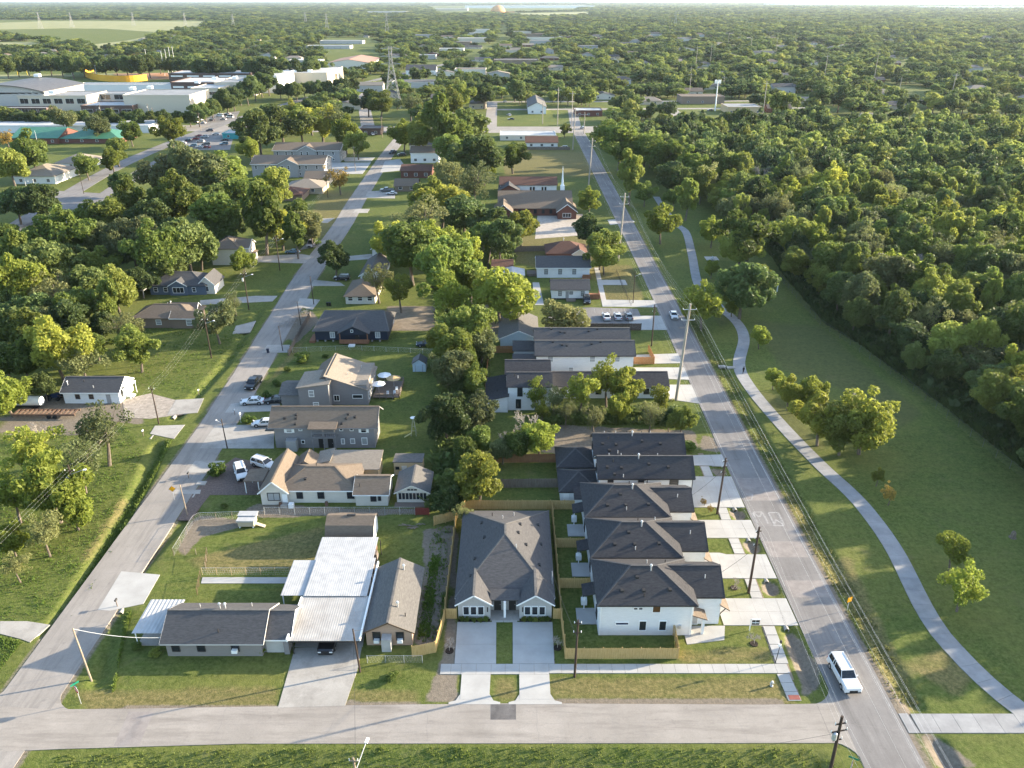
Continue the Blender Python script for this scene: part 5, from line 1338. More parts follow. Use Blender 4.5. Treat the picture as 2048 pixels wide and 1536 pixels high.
roofm = MB(); wallm_ = MB().box(x0 + .5, x1 - .5, y0 + 6.5, y0 + 67.5, 0, 13)
wallx = x1 - x0
prof = [(x0 + wallx * i / nn, 12 + 6.5 * math.sin(math.pi * (.18 + .72 * i / nn))) for i in range(nn + 1)]
for i in range(nn):
    (xa, za), (xb, zb) = prof[i], prof[i + 1]
    roofm.slab([(xa, y0 + 5, za), (xb, y0 + 5, zb), (xb, y0 + 70, zb), (xa, y0 + 70, za)], .5)
    wallm_.slab([(xa, y0 + 6.5, za - .6), (xb, y0 + 6.5, zb - .6), (xb, y0 + 67.5, zb - .6), (xa, y0 + 67.5, za - .6)], min(za, zb) - 12.5)
S.part('gym_wall', wallm_, W_LGREY); S.part('gym_roof', roofm, R_MAROON)
for px, py, z in ((430, 158, 12), (470, 156, 12), (395, 165, 12), (265, 178, 10), (300, 176, 10), (520, 150, 15), (590, 143, 12), (620, 143, 12), (105, 186, 13), (75, 152, 20)):
    x, y = G(px, py, z); S.part('roof_unit', MB().box(x - 2, x + 2, y - 2, y + 2, z - .5, z + 1.6), T_WHITE)
# ball field
FIELD = mat('ballfield_clay', (0.34, 0.16, 0.07), (0.40, 0.20, 0.09), scale=.05, coord='world')
PALEG = mat('pale_grass', (0.17, 0.175, 0.065), (0.25, 0.235, 0.10), scale=.02, coord='world', detail=8, rough=.95)
flat('ball_field', PX((178, 150), (215, 147), (330, 147), (340, 158), (250, 163), (190, 160)), PALEG, .12)
flat('infield', PX((225, 148), (335, 146), (352, 158), (262, 160)), FIELD, .25)
flat('football_field', PX((-60, 150), (130, 149), (150, 152), (80, 165), (-60, 172)), PALEG, .12)
def yfence(pts, h, m, lab):
    t = Thing('outfield_fence', lab, 'fence', (*pts[0], 0))
    for (xa, ya), (xb, yb) in zip(pts[:-1], pts[1:]):
        t.part('panel', MB().beam((xa, ya, h / 2), (xb, yb, h / 2), .25, h), m)
arc = [G(170 + 75 * (1 - math.cos(t_)), 151 + 13 * math.sin(t_)) for t_ in np.linspace(-.7, 2.3, 30)]
yfence(arc, 6, mat('yellow_fence', (0.62, 0.30, 0.02), (0.70, 0.36, 0.03), scale=.05), 'curved yellow outfield fence around the school ball field')
# meadows far away on the left
for k, pts in enumerate((((-40, 47), (100, 42), (420, 43), (395, 56), (330, 66), (215, 58), (120, 57), (-40, 60)), ((330, 66), (395, 56), (320, 72), (255, 93), (215, 99), (130, 100), (160, 92), (250, 82)), ((-40, 86), (60, 84), (120, 96), (60, 102), (-40, 98)), ((1000, 28), (1170, 24), (1190, 30), (1060, 34)))):
    flat('meadow', PX(*pts), PALEG, .3, .3)

# ================================================================== VEHICLES
PAINT = {}
def paint_m(n, c):
    if n not in PAINT:
        m, nt, b = _nt('car_paint_' + n)
        b.inputs['Base Color'].default_value = (*c, 1); b.inputs['Roughness'].default_value = .28
        b.inputs['Coat Weight'].default_value = .5; b.inputs['Specular IOR Level'].default_value = .4
        PAINT[n] = m
    return PAINT[n]
for n_, c_ in dict(white=(.58, .58, .575), black=(.012, .012, .014), blue=(.10, .19, .25), grey=(.16, .165, .17), navy=(.02, .03, .05), red=(.28, .03, .025), silver=(.42, .43, .44), pink=(.55, .48, .50)).items(): paint_m(n_, c_)
M_TYRE = mat('tyre_rubber', (.014, .014, .015), rough=.9)
M_RIM = mat('wheel_rim', (.35, .35, .36), rough=.35, metal=.7)
M_CGL = glass('car_glass', (.012, .014, .016))
M_LAMP = mat('lamp_lens', (.65, .66, .66), rough=.15)
M_TAIL = mat('tail_lens', (.28, .012, .01), rough=.25)
KIND = {  # length, width, belt z, profile (y from front=+), greenhouse bottom/top (front,rear), roof z
    'sedan': (4.75, 1.84, .92, [(2.37, .35), (2.37, .62), (2.1, .76), (.95, .93), (-1.45, .96), (-2.25, .92), (-2.37, .62), (-2.37, .35)], (1.0, -1.75), (.15, -1.05), 1.44),
    'suv': (4.8, 1.92, 1.08, [(2.4, .4), (2.4, .85), (2.15, 1.0), (1.15, 1.1), (-2.3, 1.12), (-2.4, .7), (-2.4, .4)], (1.2, -2.3), (.45, -2.05), 1.72),
    'big_suv': (5.5, 2.08, 1.16, [(2.75, .42), (2.76, .8), (2.72, 1.02), (2.45, 1.14), (1.25, 1.2), (-2.6, 1.2), (-2.75, .75), (-2.75, .42)], (1.3, -2.62), (.55, -2.42), 1.92),
    'pickup': (5.8, 2.05, 1.16, [(2.9, .48), (2.9, .95), (2.7, 1.12), (1.35, 1.2), (-2.85, 1.22), (-2.9, .75), (-2.9, .48)], (1.4, -.85), (.75, -.6), 1.9),
    'van': (5.6, 2.0, 1.2, [(2.8, .42), (2.8, .85), (2.55, 1.1), (1.9, 1.25), (-2.75, 1.3), (-2.8, .42)], (1.95, -2.75), (1.3, -2.68), 2.35)}
PROTO = {}
def car(kind, paint, x, y, ang, label, group=None, z=.06):
    """ang: heading in degrees, 0 = facing +y"""
    key = (kind, paint)
    if key in PROTO:
        o = copy_tree(PROTO[key])
        tag(o, label, o['category'], None)
        if 'group' in o: del o['group']
        if group: o['group'] = group
    else:
        Ln, W, belt, prof, gb, gt, zr = KIND[kind]
        nm = {'sedan': 'sedan', 'suv': 'compact_suv', 'big_suv': 'large_suv', 'pickup': 'pickup_truck', 'van': 'van'}[kind]
        T = Thing(nm, label, {'pickup': 'truck', 'van': 'van'}.get(kind, 'car'), (0, 0, 0), group)
        pm = PAINT[paint]; n = len(prof); mb = MB()
        for xx, sh, dz in ((-W / 2, .97, .08), (-W / 2 + .16, 1.0, 0), (W / 2 - .16, 1.0, 0), (W / 2, .97, .08)):
            for yy, zz in prof: mb.v.append((xx, yy * sh, zz - (dz if zz > .7 else 0)))
        for k in range(3):
            for i in range(n):
                j = (i + 1) % n
                mb.f.append((k * n + i, k * n + j, (k + 1) * n + j, (k + 1) * n + i))
        mb.f += [tuple(range(n)), tuple(range(4 * n - 1, 3 * n - 1, -1))]
        body = T.part('body', mb, pm)
        g = MB(); w0, w1 = W / 2 - .1, W / 2 - .28
        b0 = prof[3][1] - .05
        g.v += [(-w0, gb[1], b0), (w0, gb[1], b0), (w0, gb[0], b0), (-w0, gb[0], b0), (-w1, gt[1], zr - .05), (w1, gt[1], zr - .05), (w1, gt[0], zr - .05), (-w1, gt[0], zr - .05)]
        g.f += [(4, 5, 6, 7), (0, 1, 5, 4), (1, 2, 6, 5), (2, 3, 7, 6), (3, 0, 4, 7)]
        T.part('cabin_glass', g, M_CGL)
        rf = MB()
        rf.slab([(-w1 - .02, gt[1] - .05, zr), (w1 + .02, gt[1] - .05, zr), (w1 + .02, gt[0] + .05, zr), (-w1 - .02, gt[0] + .05, zr)], .07)
        T.part('roof_panel', rf, pm)
        pl = MB()
        for sg in (-1, 1):
            pl.beam((sg * w0, gb[0], b0 + .02), (sg * w1, gt[0], zr - .04), .07, .07); pl.beam((sg * w0, gb[1], b0 + .02), (sg * w1, gt[1], zr - .04), .1, .12)
            ym = (gt[0] + gt[1]) / 2
            pl.beam((sg * (w0 + .005), (gb[0] * .45 + gb[1] * .55), b0 + .02), (sg * (w1 + .005), ym, zr - .04), .06, .09)
            if kind in ('big_suv', 'van', 'suv'): pl.beam((sg * (w0 + .005), gb[1] * .66 + gb[0] * .34, b0 + .02), (sg * (w1 + .005), gt[1] * .62 + gt[0] * .38, zr - .04), .06, .1)
        T.part('pillar', pl, pm)
        if kind in ('big_suv', 'suv'):
            T.part('roof_rail', MB().beam((-w1 + .06, gt[1] + .1, zr + .05), (-w1 + .06, gt[0] - .2, zr + .05), .05, .06).beam((w1 - .06, gt[1] + .1, zr + .05), (w1 - .06, gt[0] - .2, zr + .05), .05, .06), GALV)
        if kind == 'pickup':
            T.part('bed', MB().box(-W / 2 + .14, W / 2 - .14, -2.75, -.95, 1.19, 1.225), BLACK)
        for sg in (-1, 1):
            T.part('headlight', MB().box(sg * (W / 2 - .3) - .2, sg * (W / 2 - .3) + .2, prof[0][0] - .12, prof[0][0] + .015, .66, .84), M_LAMP)
            T.part('tail_light', MB().box(sg * (W / 2 - .2) - .15, sg * (W / 2 - .2) + .15, prof[-1][0] - .012, prof[-1][0] + .15, .7, .95), M_TAIL)
            T.part('mirror', MB().box(sg * (W / 2 + .08) - .1, sg * (W / 2 + .08) + .1, gb[0] - .45, gb[0] - .3, belt + .02, belt + .2), pm)
            for yy in (Ln * .305, -Ln * .30):
                xx = sg * (W / 2 - .085)
                T.part('wheel_arch', MB().tube((sg * (W / 2 - .06), yy, .38), (sg * (W / 2 + .006), yy, .38), .43, .43, 14), BLACK)
                wh = T.part('wheel', MB().tube((xx - .12, yy, .35), (xx + .12, yy, .35), .35, .35, 14), M_TYRE)
                T.part('rim', MB().tube((xx + sg * .121, yy, .35), (xx + sg * .135, yy, .35), .22, .2, 10), M_RIM, wh)
        for sg in (-1, 1):
            dm = MB()
            for yy in ((gb[0] * .9 + gb[1] * .1), (gb[0] * .45 + gb[1] * .55), (gb[1] * .8 + gb[0] * .2)): dm.box(sg * (W / 2 + .002) - .004, sg * (W / 2 + .002) + .004, yy - .012, yy + .012, .5, prof[3][1] - .12)
            T.part('door_seam', dm, BLACK)
            T.part('sill', MB().box(sg * (W / 2 - .01) - .02, sg * (W / 2 - .01) + .02, -Ln * .21, Ln * .21, .36, .48), BLACK)
            for q in (.32, .68): T.part('door_handle', MB().box(sg * (W / 2 + .01) - .012, sg * (W / 2 + .01) + .012, gb[0] * (1 - q) + gb[1] * q - .1, gb[0] * (1 - q) + gb[1] * q + .1, prof[3][1] - .26, prof[3][1] - .22), GALV)
        T.part('licence_plate', MB().box(-.16, .16, prof[-1][0] - .02, prof[-1][0] + .02, .6, .72), T_WHITE)
        T.part('grille', MB().box(-.5, .5, prof[0][0] - .1, prof[0][0] + .02, .5, .78), BLACK)
        T.part('bumper', MB().box(-W / 2 + .12, W / 2 - .12, prof[0][0] - .06, prof[0][0] + .05, .36, .5), BLACK if kind != 'sedan' else pm)
        o = T.o; PROTO[key] = o
    o.location = (x, y, z); o.rotation_euler = (0, 0, math.radians(ang))
    return o
car('big_suv', 'white', 40.6, 72.9, 183, 'large white SUV with roof rails driving past the street corner')
car('pickup', 'black', -23.6, 79.3, 180, 'black pickup truck parked nose-out under the metal carport')
car('pickup', 'black', -58.9 + 3.2, 155.5, 176, 'black pickup truck parked on the verge facing the corner')
car('sedan', 'white', -53.4, 147.0, 95, 'white sedan with its tail to the street on the concrete drive')
car('sedan', 'black', -48.8, 147.6, 97, 'black sedan parked nose to tail beside the white one')
car('sedan', 'white', -48.3, 137.6, 92, 'white sedan parked on the wide concrete pad by the long grey house')
car('suv', 'white', -47.4, 119.4, 205, 'white compact SUV parked askew on the brown paver drive')
car('suv', 'white', -44.2, 122.3, 242, 'white compact SUV with dark hood beside the cream cottage')
PROTO[('suv', 'white')]
car('sedan', 'navy', -20.6, 177.5, 92, 'dark sedan parked on the lawn beyond the pale blue shed')
car('sedan', 'blue', -72.0, 255.8, 82, 'pale blue car parked across the drive of the beige house')
car('van', 'pink', -67.6, 264.5, 172, 'pale van parked at the edge of the left street')
car('suv', 'black', -50.6, 228, 88, 'black car parked on the short drive by the narrow house')
car('sedan', 'white', 24.6, 196.0, 2, 'white car in the parking lot against the brown fence')
car('sedan', 'silver', 27.6, 196.2, 0, 'silver car in the parking lot next to the white one')
car('sedan', 'grey', 30.5, 196.2, 0, 'grey car at the street end of the parking lot')
car('suv', 'black', 20.6, 208.5, 178, 'black car parked by the small white bungalow')
car('sedan', 'white', 42.4, 196.9, 178, 'white patrol style car driving down the main road')
car('sedan', 'white', -51.5, 344, 92, 'white sedan parked in the drive of the old brown house')
car('pickup', 'grey', -54.5, 350, 90, 'grey pickup in the drive of the old brown house')
car('sedan', 'white', *G(12, 481), 35, 'white car driving on the dual carriageway')
car('pickup', 'black', *G(786, 307), 160, 'black pickup by the kerb near the white two-storey blocks')
car('suv', 'white', *G(1127, 298), 90, 'white SUV beside the brown-roofed white house')
car('suv', 'black', *G(803, 312), 90, 'dark SUV on the forecourt of the white two-storey blocks')
lot_cars = [(365, 288), (378, 283), (390, 280), (402, 285), (372, 296), (386, 294), (400, 296), (412, 291), (398, 274), (410, 276), (450, 282), (448, 290), (432, 270), (420, 263), (413, 296), (360, 294)]
for k, (px, py) in enumerate(lot_cars):
    car(('sedan', 'suv')[k % 2], ('white', 'navy', 'red', 'silver', 'black', 'blue')[k % 6], *G(px, py), rnd.uniform(60, 120), 'car crowded onto the used car lot by the teal shop', 'cars on the used car lot', .1)
for k, (px, py) in enumerate([(392, 246), (400, 241), (408, 247), (424, 242), (440, 234), (447, 240), (452, 232), (460, 236), (456, 229)]):
    car(('suv', 'van', 'sedan')[k % 3], ('white', 'black', 'silver')[(k * 2 + 1) % 3], *G(px, py), rnd.uniform(40, 80), 'vehicle parked in the small lot below the school trees', 'vehicles in the lot below the school', .05)
flat('car_lot', PX((355, 300), (380, 270), (430, 255), (470, 262), (460, 300)), M_ASPH, .045)
flat('school_lot', PX((380, 256), (430, 228), (480, 222), (470, 240), (420, 256)), M_ASPH, .045)
for k, (px, py) in enumerate([(592, 187), (645, 189), (680, 189), (700, 262), (735, 262), (1350, 246), (1420, 222), (1480, 248), (1290, 250), (1570, 215), (1640, 212), (1690, 213), (1010, 205), (1018, 232), (1022, 240), (1388, 248), (745, 270), (1165, 258)]):
    car(('sedan', 'suv')[k % 2], ('white', 'silver', 'black', 'red')[k % 4], *G(px, py), rnd.choice((80, 95, 20)), 'distant car on the streets beyond the commercial road', 'distant cars', .06)
# trailer, tank and tractor in the junk yard
t = Thing('flatbed_trailer', 'rusty open flatbed trailer in the junk yard beside the white cottage', 'trailer', (-93, 142, 0))
for k in range(14): t.part('deck_slat', MB().box(-99.2 + k * .9, -98.75 + k * .9, 140.6, 142.8, .85, .95), RUST)
t.part('frame', MB().box(-99.3, -86.8, 140.5, 140.7, .6, .95).box(-99.3, -86.8, 142.7, 142.9, .6, .95), RUST)
for x in (-92, -90.8):
    for y in (140.4, 143.0): t.part('wheel', MB().tube((x, y - .12, .4), (x, y + .12, .4), .4, .4, 12), M_TYRE)
t = Thing('tank_trailer', 'long white tank trailer parked under the trees in the junk yard', 'trailer', (-99, 145.5, 0))
t.part('tank', MB().tube((-105, 145.4, 1.5), (-95.8, 145.4, 1.5), .95, .95, 14), WHITEP, smooth=False); t.part('end_cap', MB().tube((-95.79, 145.4, 1.5), (-95.4, 145.4, 1.5), .93, .4, 14), WHITEP)
t.part('chassis', MB().box(-105, -96, 144.8, 146, .4, .7), T_DARK)
for x in (-103.5, -102.3, -97): t.part('wheel', MB().tube((x, 144.6, .42), (x, 146.2, .42), .42, .42, 12), M_TYRE)
t = Thing('tractor', 'dark blue tractor with front loader standing beside the white cottage', 'tractor', (-95.3, 149, 0))
t.part('body', MB().box(-96.8, -94.0, 148.6, 149.4, .6, 1.5), mat('tractor_blue', (.02, .04, .10), rough=.4)); t.part('canopy', MB().box(-96.9, -95.4, 148.3, 149.7, 2.2, 2.3), T_DARK)
t.part('loader', MB().beam((-94.2, 148.4, 1.2), (-92.6, 148.4, .8), .12, .12).beam((-94.2, 149.6, 1.2), (-92.6, 149.6, .8), .12, .12).box(-92.7, -92.1, 148, 150, .4, .9), RUST)
for x, r2 in ((-96.2, .7), (-94.2, .42)):
    for y in (148.3, 149.7): t.part('wheel', MB().tube((x, y - .15, r2), (x, y + .15, r2), r2, r2, 14), M_TYRE)
for x in (-96.8, -95.5): t.part('canopy_post', MB().tube((x, 149, 1.4), (x, 149, 2.2), .04), T_DARK)

# ================================================================== POLES AND WIRES
def upole(x, y, h, m, label, r=.16, arms=(), trans=False, lamp=None, lean=(0, 0), ins=3, name='utility_pole', group=None):
    t = Thing(name, label, 'pole', (x, y, 0), group)
    top = (x + lean[0], y + lean[1], h)
    P = lambda z: (x + lean[0] * z / h, y + lean[1] * z / h, z)
    t.part('shaft', MB().tube((x, y, -.8), top, r, r * .68, 9), m)
    for z, half, dx, dy in arms:
        c = P(z)
        arm = t.part('crossarm', MB().beam((c[0] - dx * half, c[1] - dy * half, z), (c[0] + dx * half, c[1] + dy * half, z), .1, .12), m if m is not POLE_CONC else GALV)
        for k in range(ins):
            u = -1 + 2 * k / max(1, ins - 1)
            t.part('insulator', MB().tube((c[0] + dx * half * u, c[1] + dy * half * u, z + .06), (c[0] + dx * half * u, c[1] + dy * half * u, z + .32), .05, .035, 6), T_WHITE, arm)
    if trans:
        c = P(h * .78)
        t.part('transformer', MB().lathe((c[0] - .42, c[1] - .15, c[2] - .5), [(.2, 0), (.25, .05), (.25, .85), (.1, .95)], 10), GALV)
    if lamp:
        c = P(h * .84); e_ = (c[0] + lamp[0], c[1] + lamp[1], c[2] + .7)
        la = t.part('lamp_arm', MB().tube(c, e_, .04, .04, 6), GALV)
        t.part('lamp_head', MB().beam(e_, (e_[0] + lamp[0] * .22, e_[1] + lamp[1] * .22, e_[2] + .02), .28, .14), T_WHITE, la)
    return t
BRP = G(1688, 1436, 11.2)
upole(*G(168, 1045), 10.7, POLE_DARK, 'dark wooden pole with a grey transformer and lamp on the meadow bank', .17, [(9.6, .7, 1, 0)], True, (2.0, .2))
upole(*G(183, 1360), 7.4, POLE_OLD, 'bleached leaning pole at the corner lawn carrying a single cable', .13, lean=(-1.0, .9))
upole(*G(375, 1030), 5.6, POLE_OLD, 'short bleached pole beside the yellow diamond sign', .11, lean=(-.35, .3))
upole(*G(455, 897), 6.0, POLE_DARK, 'dark pole with a small lamp at the edge of the concrete pad', .12, lamp=(-.9, 0), lean=(-.35, .4))
upole(*G(318, 848), 8.2, POLE_DARK, 'dark pole beside the gravel yard entrance', .14, [(7.6, .5, 1, 0)], ins=2)
upole(*G(423, 716), 10.2, POLE_DARK, 'dark pole with lamp arm on the grassy verge beyond the gravel yard', .16, [(9.4, .6, 1, 0)], False, (1.8, 0))
upole(*G(498, 620), 11, POLE_DARK, 'dark pole with transformer between the brown bungalow and the street', .16, [(10, .7, 1, 0)], True, (2, 0))
upole(*G(560, 541), 11, POLE_DARK, 'dark pole on the lawn of the beige house', .16, [(10, .7, 1, 0)], False, (1.8, 0))
upole(*G(566, 702), 6.2, POLE_DARK, 'slim dark pole beside the brush pile', .11, lean=(-.4, .4))
upole(*G(602, 650), 6.2, POLE_DARK, 'slim dark pole at the corner of the wooden side fence', .11, lean=(-.4, .4))
upole(*G(628, 609), 8, POLE_DARK, 'dark pole by the small beige house', .13, lean=(-.3, .3))
upole(*G(656, 396), 9.5, POLE_DARK, 'dark pole near the faded tan house', .15, [(9, .7, 1, 0)])
upole(*G(711, 343), 12, POLE_OLD, 'brown pole in front of the apartment forecourt', .17, [(11.2, .7, 1, 0)])
upole(*G(765, 275), 12, POLE_OLD, 'brown pole by the roadside bar', .17, [(11.2, .8, 1, 0)])
upole(*G(1497, 1186), 11.0, POLE_DARK, 'tall dark wooden pole standing in the sidewalk beside the driveways', .20, [(10.3, .45, .9, .3), (9.2, .45, .9, .3), (8.1, .45, .9, .3)], ins=1, lean=(.15, .3))
upole(*G(1434, 1028), 10.4, POLE_DARK, 'dark wooden pole with equipment beside the sapling verge', .19, [(9.8, .5, .9, .3), (8.8, .5, .9, .3), (7.8, .5, .9, .3)], ins=1, lean=(.3, .2))
upole(*BRP, 11.2, POLE_DARK, 'dark wooden pole with crowded hardware beside the stop sign', .21, [(10.2, .6, .95, .2), (9.2, .9, .95, .2), (8.0, .5, .95, .2)], True, lean=(-.1, .2))
upole(*G(1149, 1354), 8.9, POLE_DARK, 'black-stained pole standing in the verge in front of the new cedar fence', .17, [(7.0, .45, 1, 0), (8.4, .4, 1, 0)], ins=2, lean=(.15, .15))
upole(*G(721, 1344), 6.6, POLE_DARK, 'leaning dark pole beside the carport driveway', .14, lean=(-.45, .35))
upole(-14.2, 52.2, 10.6, POLE_OLD, 'grey weathered pole with transformer and long lamp arm over the front street', .16, [(10.2, .4, 1, 0)], True, (.6, 2.6), lean=(-.8, .6))
upole(4.8, 54.2, 7.5, POLE_DARK, 'bare dark pole rising from the front ditch', .15)
upole(*G(1303, 692), 10.6, POLE_DARK, 'dark wooden pole beside the townhouse driveway', .18, [(9.9, .5, .9, .3), (8.8, .5, .9, .3)], ins=1)
upole(*G(1266, 606), 9.0, POLE_DARK, 'slim dark lamp pole on the lawn by the parking lot', .12, lamp=(1.2, 0))
TALL = [(34.1, 148.7, 21.2), (33.8, 247.3, 21.6), (33.4, 353.4, 22), (33.7, 457.6, 22)]
for (x, y, hh), lab in zip(TALL, ('very tall grey transmission pole at the edge of the leafy lot', 'very tall grey transmission pole opposite the long white house', 'very tall grey transmission pole beside the church', 'very tall grey transmission pole by the green field')):
    upole(x, y, hh, POLE_CONC, lab, .34, [(hh - 1.2, 1.3, 1, 0), (hh - 3.4, 1.3, 1, 0)], ins=2, name='transmission_pole', lean=(1.0, 0))
for px, py, hh, lab in ((1115, 252, 24, 'tall pale pole beyond the junction of the main road'), (1143, 262, 24, 'tall pale pole at the head of the main road'), (1522, 257, 29, 'tall leaning pale pole beside the commercial road'), (1085, 248, 14, 'pale pole near the skylight hall'), (1168, 268, 13, 'wooden pole at the corner of the commercial road'), (1378, 196, 20, 'pale pole behind the brown shop'), (1645, 178, 30, 'tall pale pole rising from the tree canopy on the right'), (1745, 175, 32, 'second tall pale pole rising from the right tree canopy'), (1795, 200, 18, 'pole near the pale house among right-hand trees'), (1900, 205, 22, 'pole beyond the woodland edge')):
    upole(*G(px, py), hh, POLE_CONC, lab, .3, [(hh - 1.5, 2.0, 1, 0)], ins=2)
for px, py, hh in ((1391, 140, 26), (1420, 130, 24), (1455, 100, 26), (1500, 110, 25), (1550, 118, 28), (1380, 165, 15), (1445, 190, 16), (1905, 190, 18)):
    upole(*G(px, py), hh, POLE_CONC, 'far pale pole poking above the tree canopy', .3, [(hh - 1.5, 2.0, 1, 0)], ins=2, group='far poles above the canopy')
# cell mast
x, y = G(1430, 222)
t = Thing('cell_mast', 'white cell mast with antenna panels beside the roadside shops', 'mast', (x, y, 0))
t.part('shaft', MB().tube((x, y, 0), (x, y, 21), .5, .3, 10), T_WHITE)
for k in range(6):
    a_ = k * math.pi / 3; t.part('antenna', MB().box(x + 2 * math.cos(a_) - .3, x + 2 * math.cos(a_) + .3, y + 2 * math.sin(a_) - .3, y + 2 * math.sin(a_) + .3, 19.5, 22), T_WHITE)
t.part('ring', MB().beam((x - 2, y, 20.5), (x + 2, y, 20.5), .3, .3).beam((x, y - 2, 20.6), (x, y + 2, 20.6), .3, .3), GALV)
# field lights and avenue street lamps
for px, py, hh in ((145, 152, 16), (195, 158, 14), (298, 145, 25), (330, 152, 26), (345, 145, 27), (352, 143, 27), (338, 150, 27)):
    upole(*G(px, py), hh, GALV, 'tall floodlight pole at the school ball fields', .3, [(hh - .6, 1.6, 1, 0)], ins=3, name='floodlight_pole', group='floodlight poles at the school')
for px, py, lab in ((78, 408, 'pale street lamp on the avenue median by the junction'), (52, 372, 'pale street lamp in front of the tan-roofed house'), (78, 298, 'pale street lamp beside the green-roofed store'), (168, 388, 'wooden pole where the avenue meets the side street')):
    upole(*G(px, py), 10, GALV if 'lamp' in lab else POLE_DARK, lab, .13, lamp=(-2.2, .4) if 'lamp' in lab else None)
for px, py in ((105, 250), (130, 250), (205, 242), (230, 248), (300, 240), (385, 232), (310, 250), (402, 262), (410, 240)):
    upole(*G(px, py), 11, POLE_OLD, 'wooden pole along the avenue below the school', .16, [(10.3, .9, 1, 0)], True, group='poles along the avenue')
for px, py in ((36, 150), (55, 150)):
    x, y = G(px, py); t = Thing('goal_post', 'yellow goal post on the school football field', 'goal post', (x, y, 0), 'goal posts')
    t.part('upright', MB().tube((x, y, 0), (x, y, 14), .2, .2, 6), mat('yellow_post', (.65, .45, .03)))

def sagline(mb, p0, p1, sag, r, n=10):
    p0, p1 = Vector(p0), Vector(p1); last = p0
    for i in range(1, n + 1):
        t_ = i / n; q = p0.lerp(p1, t_); q.z -= sag * 4 * t_ * (1 - t_)
        mb.tube(last, q, r, r, 4, cap=False); last = q
def line(pts, sag, r, m, label, group=None):
    mb = MB()
    for a_, b_ in zip(pts[:-1], pts[1:]): sagline(mb, a_, b_, sag, r, 12)
    return solo('power_line', mb, m, label, 'cable', group, origin=pts[0])
wp = [(36.8, -10, 11), (BRP[0], BRP[1] + .2, 11), (34.0, 88.5, 11), (33.4, 107.9, 10.3), (33.9, 177.5, 10.5), (34, 235, 10.5), (33.8, 300, 10.5), (34, 400, 10.5), (34.5, 515, 10.5)]
for k, (dx, dz) in enumerate(((.5, -.6), (.5, -1.7), (.5, -2.8), (-.3, -3.6), (.1, -4.3))):
    line([(x + dx, y, z + dz) for x, y, z in wp], .5 if k < 3 else .8, .0055, WIRE if k < 3 else WIRED, 'aluminium power line strung pole to pole beside the main road' if k < 3 else 'black telephone cable strung below the power lines beside the main road', 'power lines of the roadside poles' if k < 3 else 'telephone cables of the roadside poles')
tp = [(35.5, -60, 21)] + [(x + 1, y, z) for x, y, z in TALL] + [(32, 560, 23)]
for k, (dx, dz) in enumerate(((1.3, -1.0), (-1.3, -1.0), (1.3, -3.2), (-1.3, -3.2), (3.2, -5), (3.9, -5.3))):
    line([(x + dx, y, z + dz) for x, y, z in tp], 2.6, .006, WIRE, 'bright transmission line strung between the tall grey poles', 'transmission lines of the tall poles')
rp = [(46.2, 20, 10.2), (46.0, 240, 10.5), (46.0, 500, 11)]
lp = [G(168, 1045), G(318, 848), G(423, 716), G(498, 620), G(560, 541)]
lz = [9.8, 7.8, 9.6, 10.3, 10.3]
pl_ = [(-72, 60, 9.5)] + [(*p, z) for p, z in zip(lp, lz)] + [(-72, 340, 10), (-77, 440, 11)]
for k in range(3): line([(x + (k - 1) * .7, y, z) for x, y, z in pl_], .7, .0035, WIRE, 'power line following the poles along the left street', 'power lines along the left street')
line([(-14.8, 52.6, 10.2), (-30, 52, 9.6), (-60, 51, 9.6)], .6, .012, WIRED, 'cable crossing the ditch from the weathered pole towards the corner')
line([(-14.8, 52.6, 10.2), (4.8, 54.2, 7.4), (BRP[0], BRP[1], 9.2)], .6, .012, WIRED, 'cable linking the weathered pole, the bare pole and the stop sign pole')
g0 = G(183, 1360)
line([(g0[0] - 1, g0[1] + .9, 7.3), (-44.0, 77, 2.7)], .5, .03, WIRE, 'service cable from the bleached pole to the grey ranch house')
g1 = G(721, 1344)
line([(g1[0] - .4, g1[1] + .3, 6.4), (-18.6, 78.4, 3.0)], .15, .018, WIRED, 'service drop from the leaning pole to the tan bungalow')
line([(g1[0] - .4, g1[1] + .3, 6.5), (-14.8, 52.6, 9.8)], .4, .018, WIRED, 'cable across the front street from the leaning pole to the weathered pole')
line([(7.6, 70.4, 8.7), (5.5, 87.4, 4.7)], .5, .02, WIRED, 'service drop from the black-stained pole to the duplex mast')
line([(34.0, 88.5, 9), (27.5, 86, 5.2)], .3, .018, WIRED, 'service drop from the sidewalk pole to the nearest row house')
line([(33.7, 108.2, 8.5), (27.5, 104.5, 5.4)], .3, .018, WIRED, 'service drop from the verge pole to the third row house')
